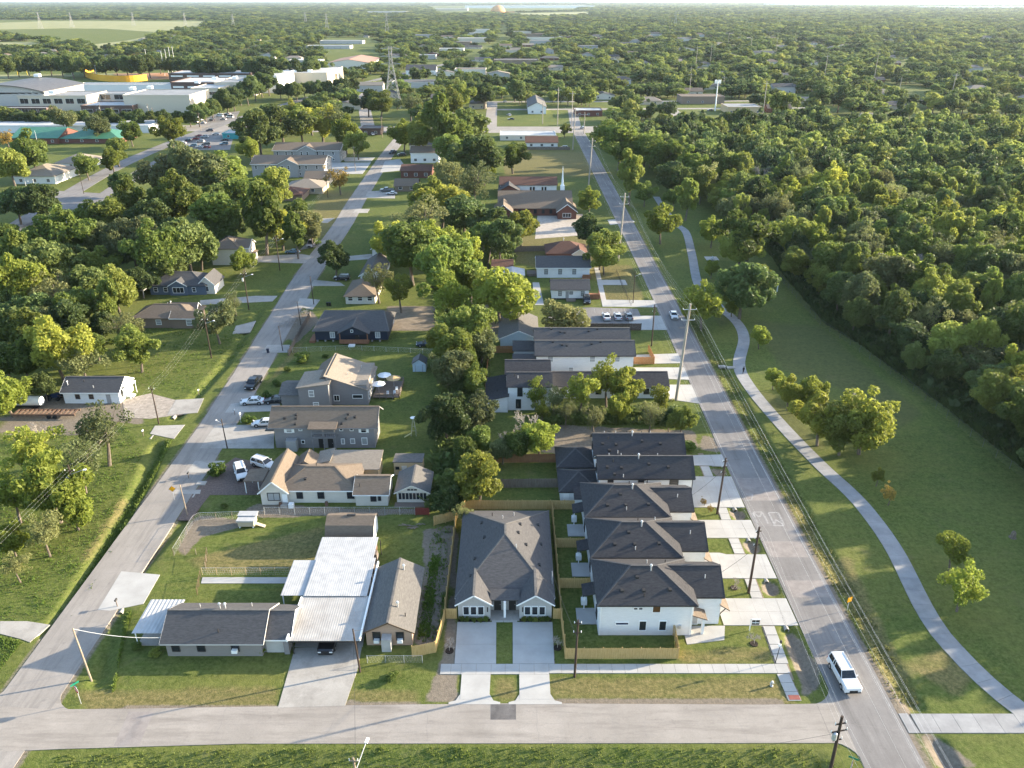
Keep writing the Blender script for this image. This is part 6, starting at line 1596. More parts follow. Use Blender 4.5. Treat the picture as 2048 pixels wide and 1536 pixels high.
# lattice pylons
PYL = mat('dull_pylon_steel', (0.26, 0.255, 0.245), (0.33, 0.325, 0.31), scale=.5, rough=.7)
def pylon(x, y, h, wb, r, lab, group=None, det=9):
    t = Thing('lattice_pylon', lab, 'pylon', (x, y, 0), group)
    lev = [0]
    for i in range(1, det + 1): lev.append(h * (1 - (1 - i / det) ** 1.25))
    wd = lambda z: wb * (1 - .82 * min(1, z / (h * .75)))
    leg = [MB() for _ in range(4)]; br = MB()
    cs = [(-1, -1), (1, -1), (1, 1), (-1, 1)]
    for z0, z1 in zip(lev[:-1], lev[1:]):
        a_, b_ = wd(z0) / 2, wd(z1) / 2
        for k, (sx, sy) in enumerate(cs):
            leg[k].tube((x + sx * a_, y + sy * a_, z0), (x + sx * b_, y + sy * b_, z1), r, r, 4, False)
            nx_, ny_ = cs[(k + 1) % 4]
            br.tube((x + sx * a_, y + sy * a_, z0), (x + nx_ * b_, y + ny_ * b_, z1), r * .6, r * .6, 4, False)
            br.tube((x + nx_ * a_, y + ny_ * a_, z0), (x + sx * b_, y + sy * b_, z1), r * .6, r * .6, 4, False)
    for k in range(4): t.part('leg', leg[k], PYL)
    t.part('bracing', br, PYL)
    for z in (h * .72, h * .84, h * .96):
        t.part('arm', MB().tube((x - wb * .62, y, z), (x, y, z + h * .035), r, r, 4).tube((x + wb * .62, y, z), (x, y, z + h * .035), r, r, 4).tube((x - wb * .62, y, z), (x + wb * .62, y, z), r, r, 4), PYL)
    return t
pylon(*G(787, 216), 44, 12, .21, 'big lattice pylon standing in the trees near the avenue junction')
for px, py, h_ in ((82, 58, 45), (145, 55, 42), (268, 52, 40), (372, 56, 42), (468, 58, 40), (655, 64, 44), (612, 50, 40), (775, 72, 50), (1350, 55, 46)):
    pylon(*G(px, py), h_, 11, .22, 'faint far lattice pylon on the hazy plain', 'far pylons', 6)

# ================================================================== FENCES
def fence(pts, h, m, label, board=.145, post=2.4, name='board_fence', gap=.012):
    """board fence along a ground polyline: boards joined in one part, posts and rails apart"""
    t = Thing(name, label, 'fence', (*pts[0], 0))
    bd = MB(); rl = MB()
    for (xa, ya), (xb, yb) in zip(pts[:-1], pts[1:]):
        L_ = math.hypot(xb - xa, yb - ya); n = max(1, int(L_ / board)); ux, uy = (xb - xa) / L_, (yb - ya) / L_
        for i in range(n):
            s0, s1 = L_ * i / n + gap / 2, L_ * (i + 1) / n - gap / 2
            off = .012 if i % 2 else -.012; hh = h + rnd.uniform(-.025, .025)
            bd.beam((xa + ux * s0 - uy * off, ya + uy * s0 + ux * off, hh / 2 + .02), (xa + ux * s1 - uy * off, ya + uy * s1 + ux * off, hh / 2 + .02), .022, hh - .04)
        for z in (.35, h - .3): rl.beam((xa - uy * .06, ya + ux * .06, z), (xb - uy * .06, yb + ux * .06, z), .05, .09)
        k = max(1, round(L_ / post))
        for i in range(k + 1):
            s0 = L_ * i / k
            t.part('post', MB().box(xa + ux * s0 - uy * .14 - .05, xa + ux * s0 - uy * .14 + .05, ya + uy * s0 + ux * .14 - .05, ya + uy * s0 + ux * .14 + .05, -.3, h + .03), m)
    t.part('boards', bd, m, kind='stuff')
    t.part('rail', rl, m)
fence([(-12.6, 76.4), (-9.7, 77.2), (-9.0, 83.2), (-8.9, 106.2), (-12.4, 104.6)], 1.8, WOOD_NEW, 'new cedar board fence down the bare dirt side of the duplex')
fence([(-8.9, 106.25), (-7.6, 109.0), (10.9, 109.0)], 1.8, WOOD_NEW, 'new cedar board fence behind the duplex')
fence([(6.45, 108.9), (6.55, 83.4), (6.7, 76.1), (21.0, 76.1), (21.2, 80.2)], 1.8, WOOD_NEW, 'new cedar board fence around the yards between duplex and row houses')
for y, nb in ((89.6, 'first'), (98.9, 'second')):
    fence([(6.6, y), (11.0, y)], 1.8, WOOD_NEW, 'short cedar fence dividing the %s and next row house yards from the sidewalk side' % nb)
fence([(5.55, 83.35), (6.5, 83.35)], 1.8, WOOD_NEW, 'cedar gate panel at the corner of the duplex by the row house yards', name='garden_gate')
fence([(-8.85, 83.35), (-7.45, 83.35)], 1.8, WOOD_NEW, 'cedar gate panel at the corner of the duplex by the dirt strip', name='garden_gate')
fence([G(978, 926), G(1117, 925)], 1.8, WOOD_RED, 'red-stained board fence beside the sandy vacant lot')
fence([G(997, 976), G(1122, 975)], 1.8, WOOD_OLD, 'grey weathered board fence between two narrow lawns')
fence([G(978, 706), G(1036, 706)], 1.8, WOOD_ORANGE, 'orange cedar fence behind the white townhouses by the overgrown strip')
fence([(-5.6, 142.6), (-5.6, 160), (-5.2, 174)], 1.8, WOOD_ORANGE, 'orange cedar fence along the overgrown strip beside the courtyard house')
fence([(27.0, 166.9), (32.5, 166.9), (32.3, 174)], 1.8, WOOD_ORANGE, 'orange cedar fence between the townhouse fronts')
fence([G(1090, 661), G(1282, 661)], 1.9, mat('dark_boards', (.06, .045, .036), (.10, .078, .062), scale=2.5, rough=.9), 'dark brown board fence along the parking lot')
fence([G(990, 505), G(1165, 500)], 1.9, WOOD_OLD, 'weathered board fence across the back of the long yard')
fence([G(975, 550), G(982, 508)], 1.9, WOOD_OLD, 'weathered board fence beside the dense tree strip')
fence([G(578, 712), G(605, 660), G(622, 632)], 1.5, WOOD_OLD, 'pale board side fence between the street and the navy house')
fence([G(1050, 300), G(1140, 300)], 1.8, WOOD_OLD, 'weathered fence at the far edge of the green field')
fence([G(858, 1030), G(832, 1030)], 1.4, mat('red_panel', (.16, .03, .025), (.20, .045, .035), scale=2), 'dark red board panel at the end of the wire fence', name='fence_panel')
def wirefence(pts, h, label, step=3.0, m=GALV, pm=None, wires=5):
    t = Thing('wire_fence', label, 'fence', (*pts[0], 0)); w = MB()
    for (xa, ya), (xb, yb) in zip(pts[:-1], pts[1:]):
        L_ = math.hypot(xb - xa, yb - ya); k = max(1, round(L_ / step))
        for i in range(k + 1):
            q = i / k; t.part('post', MB().tube((xa + (xb - xa) * q, ya + (yb - ya) * q, -.2), (xa + (xb - xa) * q, ya + (yb - ya) * q, h + .05), .035, .035, 6), pm or m)
        t.part('top_rail', MB().tube((xa, ya, h), (xb, yb, h), .018, .018, 5), m)
        for j in range(wires): sagline(w, (xa, ya, .1 + (h - .2) * j / wires), (xb, yb, .1 + (h - .2) * j / wires), 0, .004, 1)
        nd = int(L_ / .35)
        for i in range(nd):
            for sg in (0, 1):
                a_, b_ = (i / nd, (i + 1) / nd) if sg else ((i + 1) / nd, i / nd)
                w.tube((xa + (xb - xa) * a_, ya + (yb - ya) * a_, .05), (xa + (xb - xa) * b_, ya + (yb - ya) * b_, h), .0035, .0035, 3, False)
    t.part('netting', w, m, kind='stuff')
DULL = mat('dull_wire', (.10, .10, .095), rough=.7)
wirefence([G(530, 1030), G(830, 1030)], 1.5, 'wire mesh fence with steel posts behind the cream cottage', 2.4)
wirefence([G(348, 1112), G(388, 1046), G(400, 1040), G(530, 1036)], 1.4, 'ragged wire fence with wooden posts around the coop lawn', 2.6, GALV, POLE_OLD)
wirefence([G(405, 1150), G(580, 1150)], 1.3, 'line of thin wooden posts with wire beside the garden path', 2.2, GALV, mat('fence_stake', (.40, .30, .18)), 3)
wirefence([G(348, 1112), G(415, 1108), G(412, 1138)], 1.2, 'low wire pen beside the coop lawn', 1.6, RUST, POLE_OLD)
wirefence([G(735, 1326), G(845, 1326)], 1.2, 'chain-link fence in front of the tan bungalow', 2.4)
wirefence([G(395, 1190), G(402, 1155)], 1.2, 'rusty wire gate behind the grey ranch house', 2, RUST, RUST)
wirefence([G(1560, 560), G(1640, 650), G(1700, 690), G(1850, 800), G(2048, 960), (92, 90)], 1.6, 'chain-link fence along the edge of the woodland', 4, DULL)
wirefence([G(585, 705), G(700, 700), G(870, 708)], 1.2, 'wire fence across the lawn below the navy house', 3)
wirefence([G(1232, 545), G(1255, 600), G(1262, 612)], 1.3, 'black iron fence along the sidewalk by the white bungalow', 2.5, T_DARK, T_DARK)

# ================================================================== SIGNS AND SMALL THINGS
def text_mesh(body, size, m):
    cu = bpy.data.curves.new('lettering', 'FONT'); cu.body = body; cu.size = size; cu.align_x = 'CENTER'; cu.align_y = 'CENTER'; cu.extrude = .004
    tmp = bpy.data.objects.new('tmp', cu)
    me_ = bpy.data.meshes.new_from_object(tmp); bpy.data.objects.remove(tmp)
    me_.materials.clear(); me_.materials.append(m)
    return me_
def plate(n, r, th=.02, rot=0):
    mb = MB(); 
    for s_ in (0, th):
        for k in range(n): mb.v.append((r * math.cos(rot + 2 * math.pi * k / n), -s_, r * math.sin(rot + 2 * math.pi * k / n)))
    mb.f += [tuple(range(n)), tuple(range(2 * n - 1, n - 1, -1))] + [(k, n + k, n + (k + 1) % n, (k + 1) % n) for k in range(n)]
    return mb
def sign(name, label, x, y, hz, ang, n, r, m, border=None, txt=None, ts=.3, rot=0, top=None, lean=0):
    t = Thing(name, label, 'sign', (0, 0, 0))
    t.part('post', MB().box(-.03, .03, .0, .06, -.3, hz + (.5 if top else .2)), GALV)
    if border: t.part('rim', MB().prism([(0, 0), (1, 0), (1, 1)], 0, 0.001) if False else plate_at(n, r * 1.09, .015, rot, hz, -.012), border)
    p = t.part('plate', plate_at(n, r, .02, rot, hz, -.03), m)
    if txt:
        o = link('lettering', text_mesh(txt, ts, WHITEP if border else T_DARK), p); o.location = (0, -.058, hz); o.rotation_euler = (math.pi / 2, 0, 0)
    if top:
        t.part('street_name_plate', MB().box(-.5, .5, -.03, .0, hz + .55, hz + .78), mat('sign_green', (.01, .16, .10), rough=.4))
        t.part('street_name_plate', MB().box(-.03, .0, -.5, .5, hz + .8, hz + 1.03), mat('sign_green', (.01, .16, .10), rough=.4))
    t.o.location = (x, y, 0); t.o.rotation_euler = (math.radians(lean), 0, math.radians(ang))
def plate_at(n, r, th, rot, hz, dy):
    mb = plate(n, r, th, rot); mb.v = [(a_, b_ + dy, c_ + hz) for a_, b_, c_ in mb.v]; return mb
S_RED = mat('sign_red', (.42, .015, .02), rough=.4); S_YEL = mat('sign_yellow', (.72, .33, .01), rough=.4)
x, y = G(162, 1408)
sign('stop_sign', 'red stop sign with green street name plates at the corner of the ranch house lawn', x, y, 2.3, -38, 8, .46, S_RED, WHITEP, 'STOP', .30, math.pi / 8, True)
sign('stop_sign', 'red stop sign beside the dark pole where the front street meets the main road', 35.9, 58.8, 2.3, 60, 8, .46, S_RED, WHITEP, 'STOP', .30, math.pi / 8, True)
x, y = G(349, 1000); sign('warning_sign', 'yellow diamond warning sign with a small plate on the left street verge', x, y, 2.2, 10, 4, .52, S_YEL, T_DARK, None)
x, y = G(1694, 1222); sign('warning_sign', 'yellow warning sign leaning beside the main road ditch', x, y, 2.0, 25, 4, .55, S_YEL, None, None, rot=math.pi / 4)
x, y = G(1508, 1262)
t = Thing('sale_sign', 'white yard sign with dark panels on the corner lawn', 'sign', (x, y, 0))
t.part('post', MB().box(x - .65, x - .55, y, y + .1, 0, 2.0).box(x + .0, x + .05, y, y + .08, 1.2, 1.9), T_WHITE); t.part('arm', MB().box(x - .7, x + .65, y, y + .08, 1.9, 2.0), T_WHITE)
t.part('panel', MB().box(x - .45, x + .55, y + .01, y + .05, 1.05, 1.8), T_DARK); t.part('stripe', MB().box(x - .4, x + .5, y - .005, y + .008, 1.35, 1.47), T_WHITE)
x, y = G(1551, 1325)
t = Thing('flag_post', 'slim black lamp post with a white box at the sidewalk corner', 'lamp post', (x, y, 0))
t.part('post', MB().tube((x, y, 0), (x + .2, y, 3.2), .05, .04, 8), T_DARK); t.part('box', MB().box(x, x + .3, y - .15, y + .15, 2.7, 3.0), T_WHITE); t.part('lantern', MB().lathe((x + .2, y, 3.2), [(.05, 0), (.16, .1), (.13, .4), (.02, .5)], 8), T_DARK)
x, y = G(1543, 1372)
solo('hydrant', MB().lathe((x, y, 0), [(.2, 0), (.2, .1), (.13, .12), (.13, .6), (.17, .62), (.1, .78), (.02, .84)], 10).tube((x - .25, y, .45), (x + .25, y, .45), .07, .07, 8), GALV, 'grey fire hydrant on the dry verge', 'hydrant')
def bin_(x, y, m, label, group=None):
    t = Thing('wheelie_bin', label, 'bin', (x, y, 0), group)
    t.part('body', MB().lathe((x, y, .05), [(.24, 0), (.33, .95)], 4), m); t.part('lid', MB().box(x - .3, x + .3, y - .3, y + .3, 1.0, 1.08), m)
    for sg in (-1, 1): t.part('wheel', MB().tube((x + sg * .22, y + .28, .12), (x + sg * .3, y + .28, .12), .12, .12, 8), M_TYRE)
GREENP = mat('green_plastic', (.02, .10, .05), rough=.5); NAVYP = mat('navy_plastic', (.012, .018, .04), rough=.5)
bin_(*G(536, 925), GREENP, 'green wheelie bin at the corner of the long grey house')
bin_(*G(540, 933), BLACK, 'black wheelie bin next to the green one by the long grey house')
bin_(*G(536, 706), NAVYP, 'dark blue wheelie bin at the kerb of the left street')
for px, py in ((660, 612), (655, 612), (1262, 694)): bin_(*G(px, py), BLACK, 'black wheelie bin by a driveway' , 'black wheelie bins')
def mailbox(px, py, label, m=T_DARK):
    x, y = G(px, py); t = Thing('mailbox', label, 'mailbox', (x, y, 0))
    t.part('post', MB().box(x - .05, x + .05, y - .05, y + .05, 0, 1.05), WOOD_OLD)
    mb = MB(); pr_ = [(-.12, 1.05), (.12, 1.05), (.12, 1.2), (.08, 1.28), (-.08, 1.28), (-.12, 1.2)]
    mb.v += [(x + a_, y - .25, z) for a_, z in pr_] + [(x + a_, y + .25, z) for a_, z in pr_]
    mb.f += [tuple(range(6)), tuple(range(11, 5, -1))] + [(k, 6 + k, 6 + (k + 1) % 6, (k + 1) % 6) for k in range(6)]
    t.part('box', mb, m)
mailbox(235, 1213, 'black mailbox by the corner driveway'); mailbox(378, 957, 'black mailbox by the brown paver drive'); mailbox(398, 790, 'white mailbox across from the black pickup', T_WHITE); mailbox(287, 872, 'white mailbox on the meadow verge', T_WHITE); mailbox(470, 830, 'stone-grey mailbox between the two concrete drives', GALV)
x, y = G(482, 845)
solo('globe_lamp', MB().tube((x, y, 0), (x, y, 1.7), .04, .04, 6).lathe((x, y, 1.7), [(.05, 0), (.2, .12), (.24, .3), (.2, .46), (.05, .55)], 10), T_WHITE, 'white globe garden lamp beside a clipped bush', 'lamp')
# culvert mouths
def culvert(x, y, ang, label, r=.35):
    t = Thing('culvert_pipe', label, 'pipe', (x, y, -.4))
    c, s_ = math.cos(math.radians(ang)), math.sin(math.radians(ang)); mb = MB()
    for k in range(12):
        t0, t1 = 2 * math.pi * k / 12, 2 * math.pi * (k + 1) / 12
        P = lambda tt, rr, d: (x + c * d - s_ * rr * math.cos(tt), y + s_ * d + c * rr * math.cos(tt), -.28 + rr * math.sin(tt))
        mb.face([P(t0, r, 0), P(t1, r, 0), P(t1, r * .85, 0), P(t0, r * .85, 0)]); mb.face([P(t0, r, 0), P(t0, r, 1.4), P(t1, r, 1.4), P(t1, r, 0)]); mb.face([P(t0, r * .85, 0), P(t1, r * .85, 0), P(t1, r * .85, 1.4), P(t0, r * .85, 1.4)])
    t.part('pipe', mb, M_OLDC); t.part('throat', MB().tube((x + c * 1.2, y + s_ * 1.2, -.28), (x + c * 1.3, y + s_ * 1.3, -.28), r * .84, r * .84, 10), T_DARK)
for x, y, a_, lab in ((36.4, 81.4, 90, 'concrete culvert mouth under the nearest row house driveway'), (36.5, 91.0, 90, 'concrete culvert mouth under the middle row house driveway'), (36.5, 100.6, 90, 'concrete culvert mouth under the third row house driveway'), (36.5, 108.9, 90, 'concrete culvert mouth under the twin houses driveway'), (*G(240, 1225), 90, 'concrete culvert mouth below the corner driveway'), (*G(300, 878), 90, 'concrete culvert mouth on the meadow side of the left street'), (*G(385, 995), 90, 'concrete culvert mouth by the brown paver drive'), (*G(345, 836), 90, 'concrete culvert mouth at the gravel yard')):
    culvert(x, y, a_, lab)
# backyard windmill / tower, coop clutter, brush, soil bags
x, y = G(828, 870)
t = Thing('garden_windmill', 'silver garden windmill frame on the long green lawn', 'windmill', (x, y, 0))
for sx in (-.5, .5):
    for sy in (-.5, .5): t.part('leg', MB().tube((x + sx, y + sy, 0), (x + sx * .15, y + sy * .15, 3.6), .035, .03, 5), GALV)
t.part('brace', MB().tube((x - .4, y, .9), (x + .4, y, .9), .025).tube((x - .3, y, 1.9), (x + .3, y, 1.9), .025), GALV); t.part('dish', MB().lathe((x, y, 3.6), [(.1, 0), (.5, .1), (.55, .18), (.1, .22)], 12), T_WHITE); t.part('slide', MB().slab([(x - .3, y - 1, .9), (x - 1.7, y - 1.3, .15), (x - 1.7, y - .8, .15), (x - .3, y - .5, .9)], .05), mat('slide_plastic', (.45, .42, .2)))
for px, py, lab in ((548, 1330, 'x'),):
    pass
t = Thing('bench', 'grey metal bench on a slab beside the walking trail', 'bench', (*G(1424, 519), .08)); x, y = G(1424, 519)
t.part('seat', MB().box(x - .25, x + .25, y - .9, y + .9, .5, .56), GALV); t.part('backrest', MB().box(x + .22, x + .28, y - .9, y + .9, .6, .95), GALV)
for dy in (-.7, .7): t.part('leg', MB().box(x - .2, x + .25, y + dy - .04, y + dy + .04, .08, .5), GALV)
x, y = G(1554, 583)
solo('utility_marker', MB().box(x - .12, x + .12, y - .12, y + .12, 0, 2.2), T_WHITE, 'white marker post in the shaded park lawn', 'post')
for px, py, w_, lab in ((1444, 734, 1.6, 'concrete manhole block beside the trail'), (1462, 736, 1.8, 'second concrete block on the verge beside the trail')):
    x, y = G(px, py); solo('manhole_block', MB().box(x - w_ / 2, x + w_ / 2, y - .5, y + .5, -.1, .25).box(x - .4, x + .4, y - .3, y + .3, .251, .3), M_OLDC, lab, 'manhole')
x, y = G(403, 967); solo('inlet_grate', MB().box(x - .8, x + .8, y - .6, y + .6, -.2, .12).box(x - .6, x + .6, y - .4, y + .4, .121, .13), M_OLDC, 'concrete drain inlet by the brown paver drive', 'drain')
x, y = G(2025, 1075); solo('tree_stump', MB().lathe((x, y, 0), [(.6, 0), (.4, .3), (.36, .9), (.2, 1.2)], 8), BARK, 'broken tree stump on the park lawn', 'stump')
# parked items under the rear of the carport: bikes and boxes of junk
for k, (px, py, w_, h_) in enumerate(((752, 1120, 1.2, 1.4), (750, 1100, 1.0, 1.2), (746, 1145, .9, 1.5))):
    x, y = G(px, py); solo('storage_crate', MB().box(x - .3, x + .3, y - w_ / 2, y + w_ / 2, 0, h_ * .8).box(x - .25, x + .25, y - w_ / 2.2, y + w_ / 2.2, h_ * .801, h_), RUST if k % 2 else WOOD_OLD, 'weathered crate stacked along the open side of the carport', 'crate', 'crates beside the carport')
for k, (px, py) in enumerate(((815, 1052), (830, 1058), (845, 1050))):
    x, y = G(px, py); mb = MB()
    for j in range(4): mb.beam((x + rnd.uniform(-.6, .6), y + rnd.uniform(-.4, .4), .12 + j * .06), (x + rnd.uniform(-1.6, 1.6), y + rnd.uniform(-.4, .4), .12 + j * .06), .15, .05)
    solo('lumber_heap', mb, WOOD_OLD, 'heap of loose boards on the bare ground behind the red panel', 'lumber', 'loose lumber heaps')
# person
def person(x, y, ang):
    me_ = bpy.data.meshes.new('person')
    V = [(0, 0, .95), (0, 0, 1.2), (0, 0, 1.42), (0, 0, 1.55), (0, .02, 1.66), (.19, 0, 1.42), (.25, .1, 1.15), (.24, .26, .95), (-.19, 0, 1.42), (-.25, -.1, 1.15), (-.24, .02, .92), (.1, 0, .9), (.12, .16, .5), (.12, .1, .08), (.12, .26, .05), (-.1, 0, .9), (-.12, -.08, .5), (-.12, -.3, .12), (-.12, -.16, .04)]
    Eg = [(0, 1), (1, 2), (2, 3), (3, 4), (2, 5), (5, 6), (6, 7), (2, 8), (8, 9), (9, 10), (0, 11), (11, 12), (12, 13), (13, 14), (0, 15), (15, 16), (16, 17), (17, 18)]
    rad = [.15, .15, .16, .06, .1, .07, .055, .045, .07, .055, .045, .1, .075, .05, .045, .1, .075, .05, .045]
    me_.from_pydata(V, Eg, [])
    me_.skin_vertices.new() if hasattr(me_.skin_vertices, 'new') else None
    o = link('person', me_, None, (x, y, .08)); o.rotation_euler = (0, 0, math.radians(ang))
    md = o.modifiers.new('skin', 'SKIN')
    if not me_.skin_vertices:
        bpy.context.view_layer.objects.active = o
    if me_.skin_vertices:
        for i, r_ in enumerate(rad): me_.skin_vertices[0].data[i].radius = (r_, r_)
        me_.skin_vertices[0].data[0].use_root = True
    o.modifiers.new('sub', 'SUBSURF').levels = 1
    me_.materials.append(mat('dark_clothes', (.015, .015, .018), rough=.9))
    tag(o, 'person in dark clothes walking along the curving trail', 'person')
    hd = link('head_hair', MB().lathe((0, .02, 1.6), [(.04, 0), (.1, .05), (.11, .14), (.07, .22), (.01, .24)], 8).mesh('head_hair', mat('dark_hair', (.02, .014, .01)), smooth=True), o)
person(*G(1486, 748), 190)

# ================================================================== TREES
def leafmesh(name, rs, lobes, n, size, m, flat_=.9, up=.35, trunkmb=None, keep=.70):
    """many small leaf clumps on the outer skin of overlapping lobes"""
    c = np.array([l[:3] for l in lobes]); r = np.array([l[3] for l in lobes])
    P, D = [], []
    need = n
    w = r ** 2 / (r ** 2).sum()
    while need > 0:
        k = rs.choice(len(r), need * 3, p=w)
        d = rs.normal(size=(need * 3, 3)); d /= np.linalg.norm(d, axis=1)[:, None]
        rad = r[k] * (.74 + .42 * rs.rand(need * 3))
        p = c[k] + d * rad[:, None] * np.array([1, 1, flat_])
        q = np.linalg.norm((p[:, None, :] - c[None]) / np.array([1, 1, flat_]), axis=2) / r[None]
        q[np.arange(len(k)), k] = 9
        ok = q.min(1) > keep if len(r) > 1 else np.ones(len(k), bool)
        P.append(p[ok][:need]); D.append(d[ok][:need]); need -= len(P[-1])
    P = np.concatenate(P); D = np.concatenate(D)
    nn = D * .75 + rs.normal(size=D.shape) * .85 + np.array([0, 0, up]); nn /= np.linalg.norm(nn, axis=1)[:, None]
    a_ = np.cross(nn, rs.normal(size=nn.shape)); a_ /= np.linalg.norm(a_, axis=1)[:, None]
    b_ = np.cross(nn, a_)
    s_ = size * (.45 + 1.0 * rs.rand(len(P)) ** 1.6)[:, None]
    bend = nn * s_ * .25
    V = np.stack([P - a_ * s_, P - b_ * s_ * .62 + bend, P + a_ * s_, P + b_ * s_ * .62 + bend], 1).reshape(-1, 3)
    Fq = np.arange(len(V)).reshape(-1, 4)
    me_ = bpy.data.meshes.new(name)
    if trunkmb is None:
        me_.from_pydata(V.tolist(), [], Fq.tolist()); me_.materials.append(m)
    else:
        tv = trunkmb.v; off = len(tv)
        me_.from_pydata(list(tv) + V.tolist(), [], list(trunkmb.f) + (Fq + off).tolist())
        me_.materials.append(BARK); me_.materials.append(m)
        me_.polygons.foreach_set('material_index', [0] * len(trunkmb.f) + [1] * len(Fq))
    me_.update()
    return me_

def mk_lobes(rs, n, R_, zc, rz, rl=(.30, .48), lowest=None):
    """lobes of very unequal size on an uneven, lopsided envelope, with a few stray boughs beyond it"""
    out = [(0, 0, zc, R_ * .5), (0, 0, zc - rz * .3, R_ * .42)]
    ph = rs.rand(4) * 6.28; sk = rs.normal(size=2) * .12 * R_
    for i in range(int(n * 1.7)):
        d = rs.normal(size=3); d /= np.linalg.norm(d)
        az = math.atan2(d[1], d[0])
        env = 1 + .20 * math.sin(2 * az + ph[0]) + .14 * math.sin(3 * az + ph[1]) + .12 * math.sin(5 * az + ph[2] + 3 * d[2])
        f = .40 + .48 * rs.rand() ** .8
        l = R_ * (rl[0] + (rl[1] - rl[0]) * rs.rand()) * (1.18 - .62 * f) * 1.02
        if rs.rand() < .16:
            f *= 1.15; l *= .7
        z = zc + (d[2] * .9 + .08) * rz * f * 1.2 * (1 + .15 * math.sin(az + ph[3]))
        out.append((d[0] * R_ * f * env * 1.12 + sk[0] * max(0, d[2]), d[1] * R_ * f * env * 1.12 + sk[1] * max(0, d[2]), max(z, lowest or 0.5), l))
    return out

def mk_trunk(rs, h, lobes, r=.26, n=7, fork=.32):
    mb = MB()
    lean = rs.normal(size=2) * .25
    z1 = h * fork; p1 = Vector((lean[0], lean[1], z1))
    mb.tube((0, 0, -.3), p1, r * 1.2, r * .85, 7, False)
    top = Vector((lean[0] * 1.6, lean[1] * 1.6, h * .72))
    mb.tube(p1, top, r * .85, r * .3, 6, False)
    idx = rs.permutation(len(lobes))[:n]
    for i in idx:
        l = lobes[i]; e_ = Vector(l[:3]); t_ = rs.uniform(0, .6); s_ = p1.lerp(top, t_)
        m_ = s_.lerp(e_, .5) + Vector((0, 0, .25))
        mb.tube(s_, m_, r * .45, r * .28, 5, False); mb.tube(m_, e_, r * .28, r * .08, 4, False)
        for q in range(2):
            e2 = m_.lerp(e_, .4) + Vector(rs.normal(size=3) * l[3] * .7)
            mb.tube(m_.lerp(e_, .3), e2, r * .16, r * .04, 3, False)
    return mb

def bare_mesh(rs, h, spread, r=.2, depth=4):
    mb = MB()
    def grow_(p, d, L_, r_, k):
        e_ = p + d * L_
        mb.tube(p, e_, r_, r_ * .65, 5 if k > 1 else 3, False)
        if k == 0: return
        for _ in range(3 if k > 1 else 3):
            nd = (d + Vector(rs.normal(size=3)) * .55 * spread + Vector((0, 0, .12))).normalized()
            grow_(p.lerp(e_, rs.uniform(.55, 1)), nd, L_ * rs.uniform(.55, .8), r_ * .72, k - 1)
    grow_(Vector((0, 0, -.2)), Vector((0, 0, 1)), h * .30, r, depth)
    return mb

KITS = {}
def kit(kind, m, nv, lob, R_=4.0, zc=6.2, rz=3.6, n=7000, size=.32, rl=(.30, .48), tr=.24, keep=.55, fork=.3):
    L_ = []
    for v in range(nv):
        rs_ = np.random.RandomState(hash_(kind) + v * 17)
        lo = mk_lobes(rs_, lob, R_, zc, rz, rl, lowest=1.2)
        L_.append((leafmesh('crown', rs_, lo, n, size, m, keep=keep), mk_trunk(rs_, 10, lo, tr, 8, fork).mesh('trunk', BARK)))
    KITS[kind] = L_
def hash_(s_): return sum(ord(c) * (i + 3) for i, c in enumerate(s_)) % 9999
kit('R', F_MID, 4, 17)
kit('D', F_DARK, 3, 18, rz=3.2, zc=5.8)
kit('Y', F_YEL, 4, 17)
kit('O', F_OLIVE, 3, 16, n=5200, keep=.55)
kit('T', F_MID, 2, 18, R_=2.6, zc=6.0, rz=4.2, rl=(.36, .5), n=6500)
kit('A', F_YEL, 3, 11, n=3400, size=.26, rl=(.2, .38), keep=.3)      # airy, branches show through
kit('W', F_OLIVE, 2, 12, n=2800, size=.22, rl=(.2, .36), keep=.3)
kit('S', F_MID, 3, 9, R_=4.4, zc=4.4, rz=4.2, n=1800, size=.55, rl=(.38, .55), tr=.1, fork=.15)
kit('X', F_GRASS, 2, 9, R_=4.4, zc=4.4, rz=4.2, n=1800, size=.55, rl=(.38, .55), tr=.1, fork=.15)
kit('N', F_ORANGE, 1, 9, n=1200, size=.3, rl=(.2, .34), keep=.3)
KITS['B'] = []
for v in range(3):
    rs_ = np.random.RandomState(90 + v); KITS['B'].append((None, bare_mesh(rs_, 10, 1.0 + .2 * v, .15, 6).mesh('trunk', BAREW)))
NAMES = {'S': ('shrub', 'shrub'), 'X': ('shrub', 'shrub'), 'B': ('bare_tree', 'tree')}
TREES = []
def tree(kind, x, y, R_, h, label, group=None, rot=None, var=None):
    L_ = KITS[kind]; cr, tr = L_[var % len(L_) if var is not None else rnd.randrange(len(L_))]
    nm, cat = NAMES.get(kind, ('leafy_tree', 'tree'))
    o = link(nm, None, None, (x, y, -.02)); tag(o, label, cat, group)
    o.rotation_euler = (0, 0, rnd.uniform(0, 6.28) if rot is None else rot)
    sc_ = R_ / 4.0
    for n_, me_ in (('trunk', tr), ('crown', cr)):
        if me_ is not None:
            c_ = link(n_, me_, o); c_.scale = (sc_, sc_ * rnd.uniform(.92, 1.08), h / 10)
    TREES.append((x, y, R_))
    return o
def ptree(kind, px, py, w, label, group=None, hk=None):
    """tree whose crown shows w photo pixels wide about (px,py)"""
    z = 4.0
    for _ in range(4):
        X, Y = G(px, py, z)
        sc_ = FOC / (Y * cp + (CAMH - z) * sp)
        R_ = w / 2 / sc_ / 1.16
        h = (hk or {'T': 3.4, 'S': 1.7, 'X': 1.6, 'A': 2.3, 'W': 2.3, 'B': 2.4}.get(kind, 2.15)) * R_ + (1.0 if kind not in 'SX' else 0)
        z = h * (.6 if kind not in 'SX' else .45)
    return tree(kind, X, Y, R_, h, label, group)

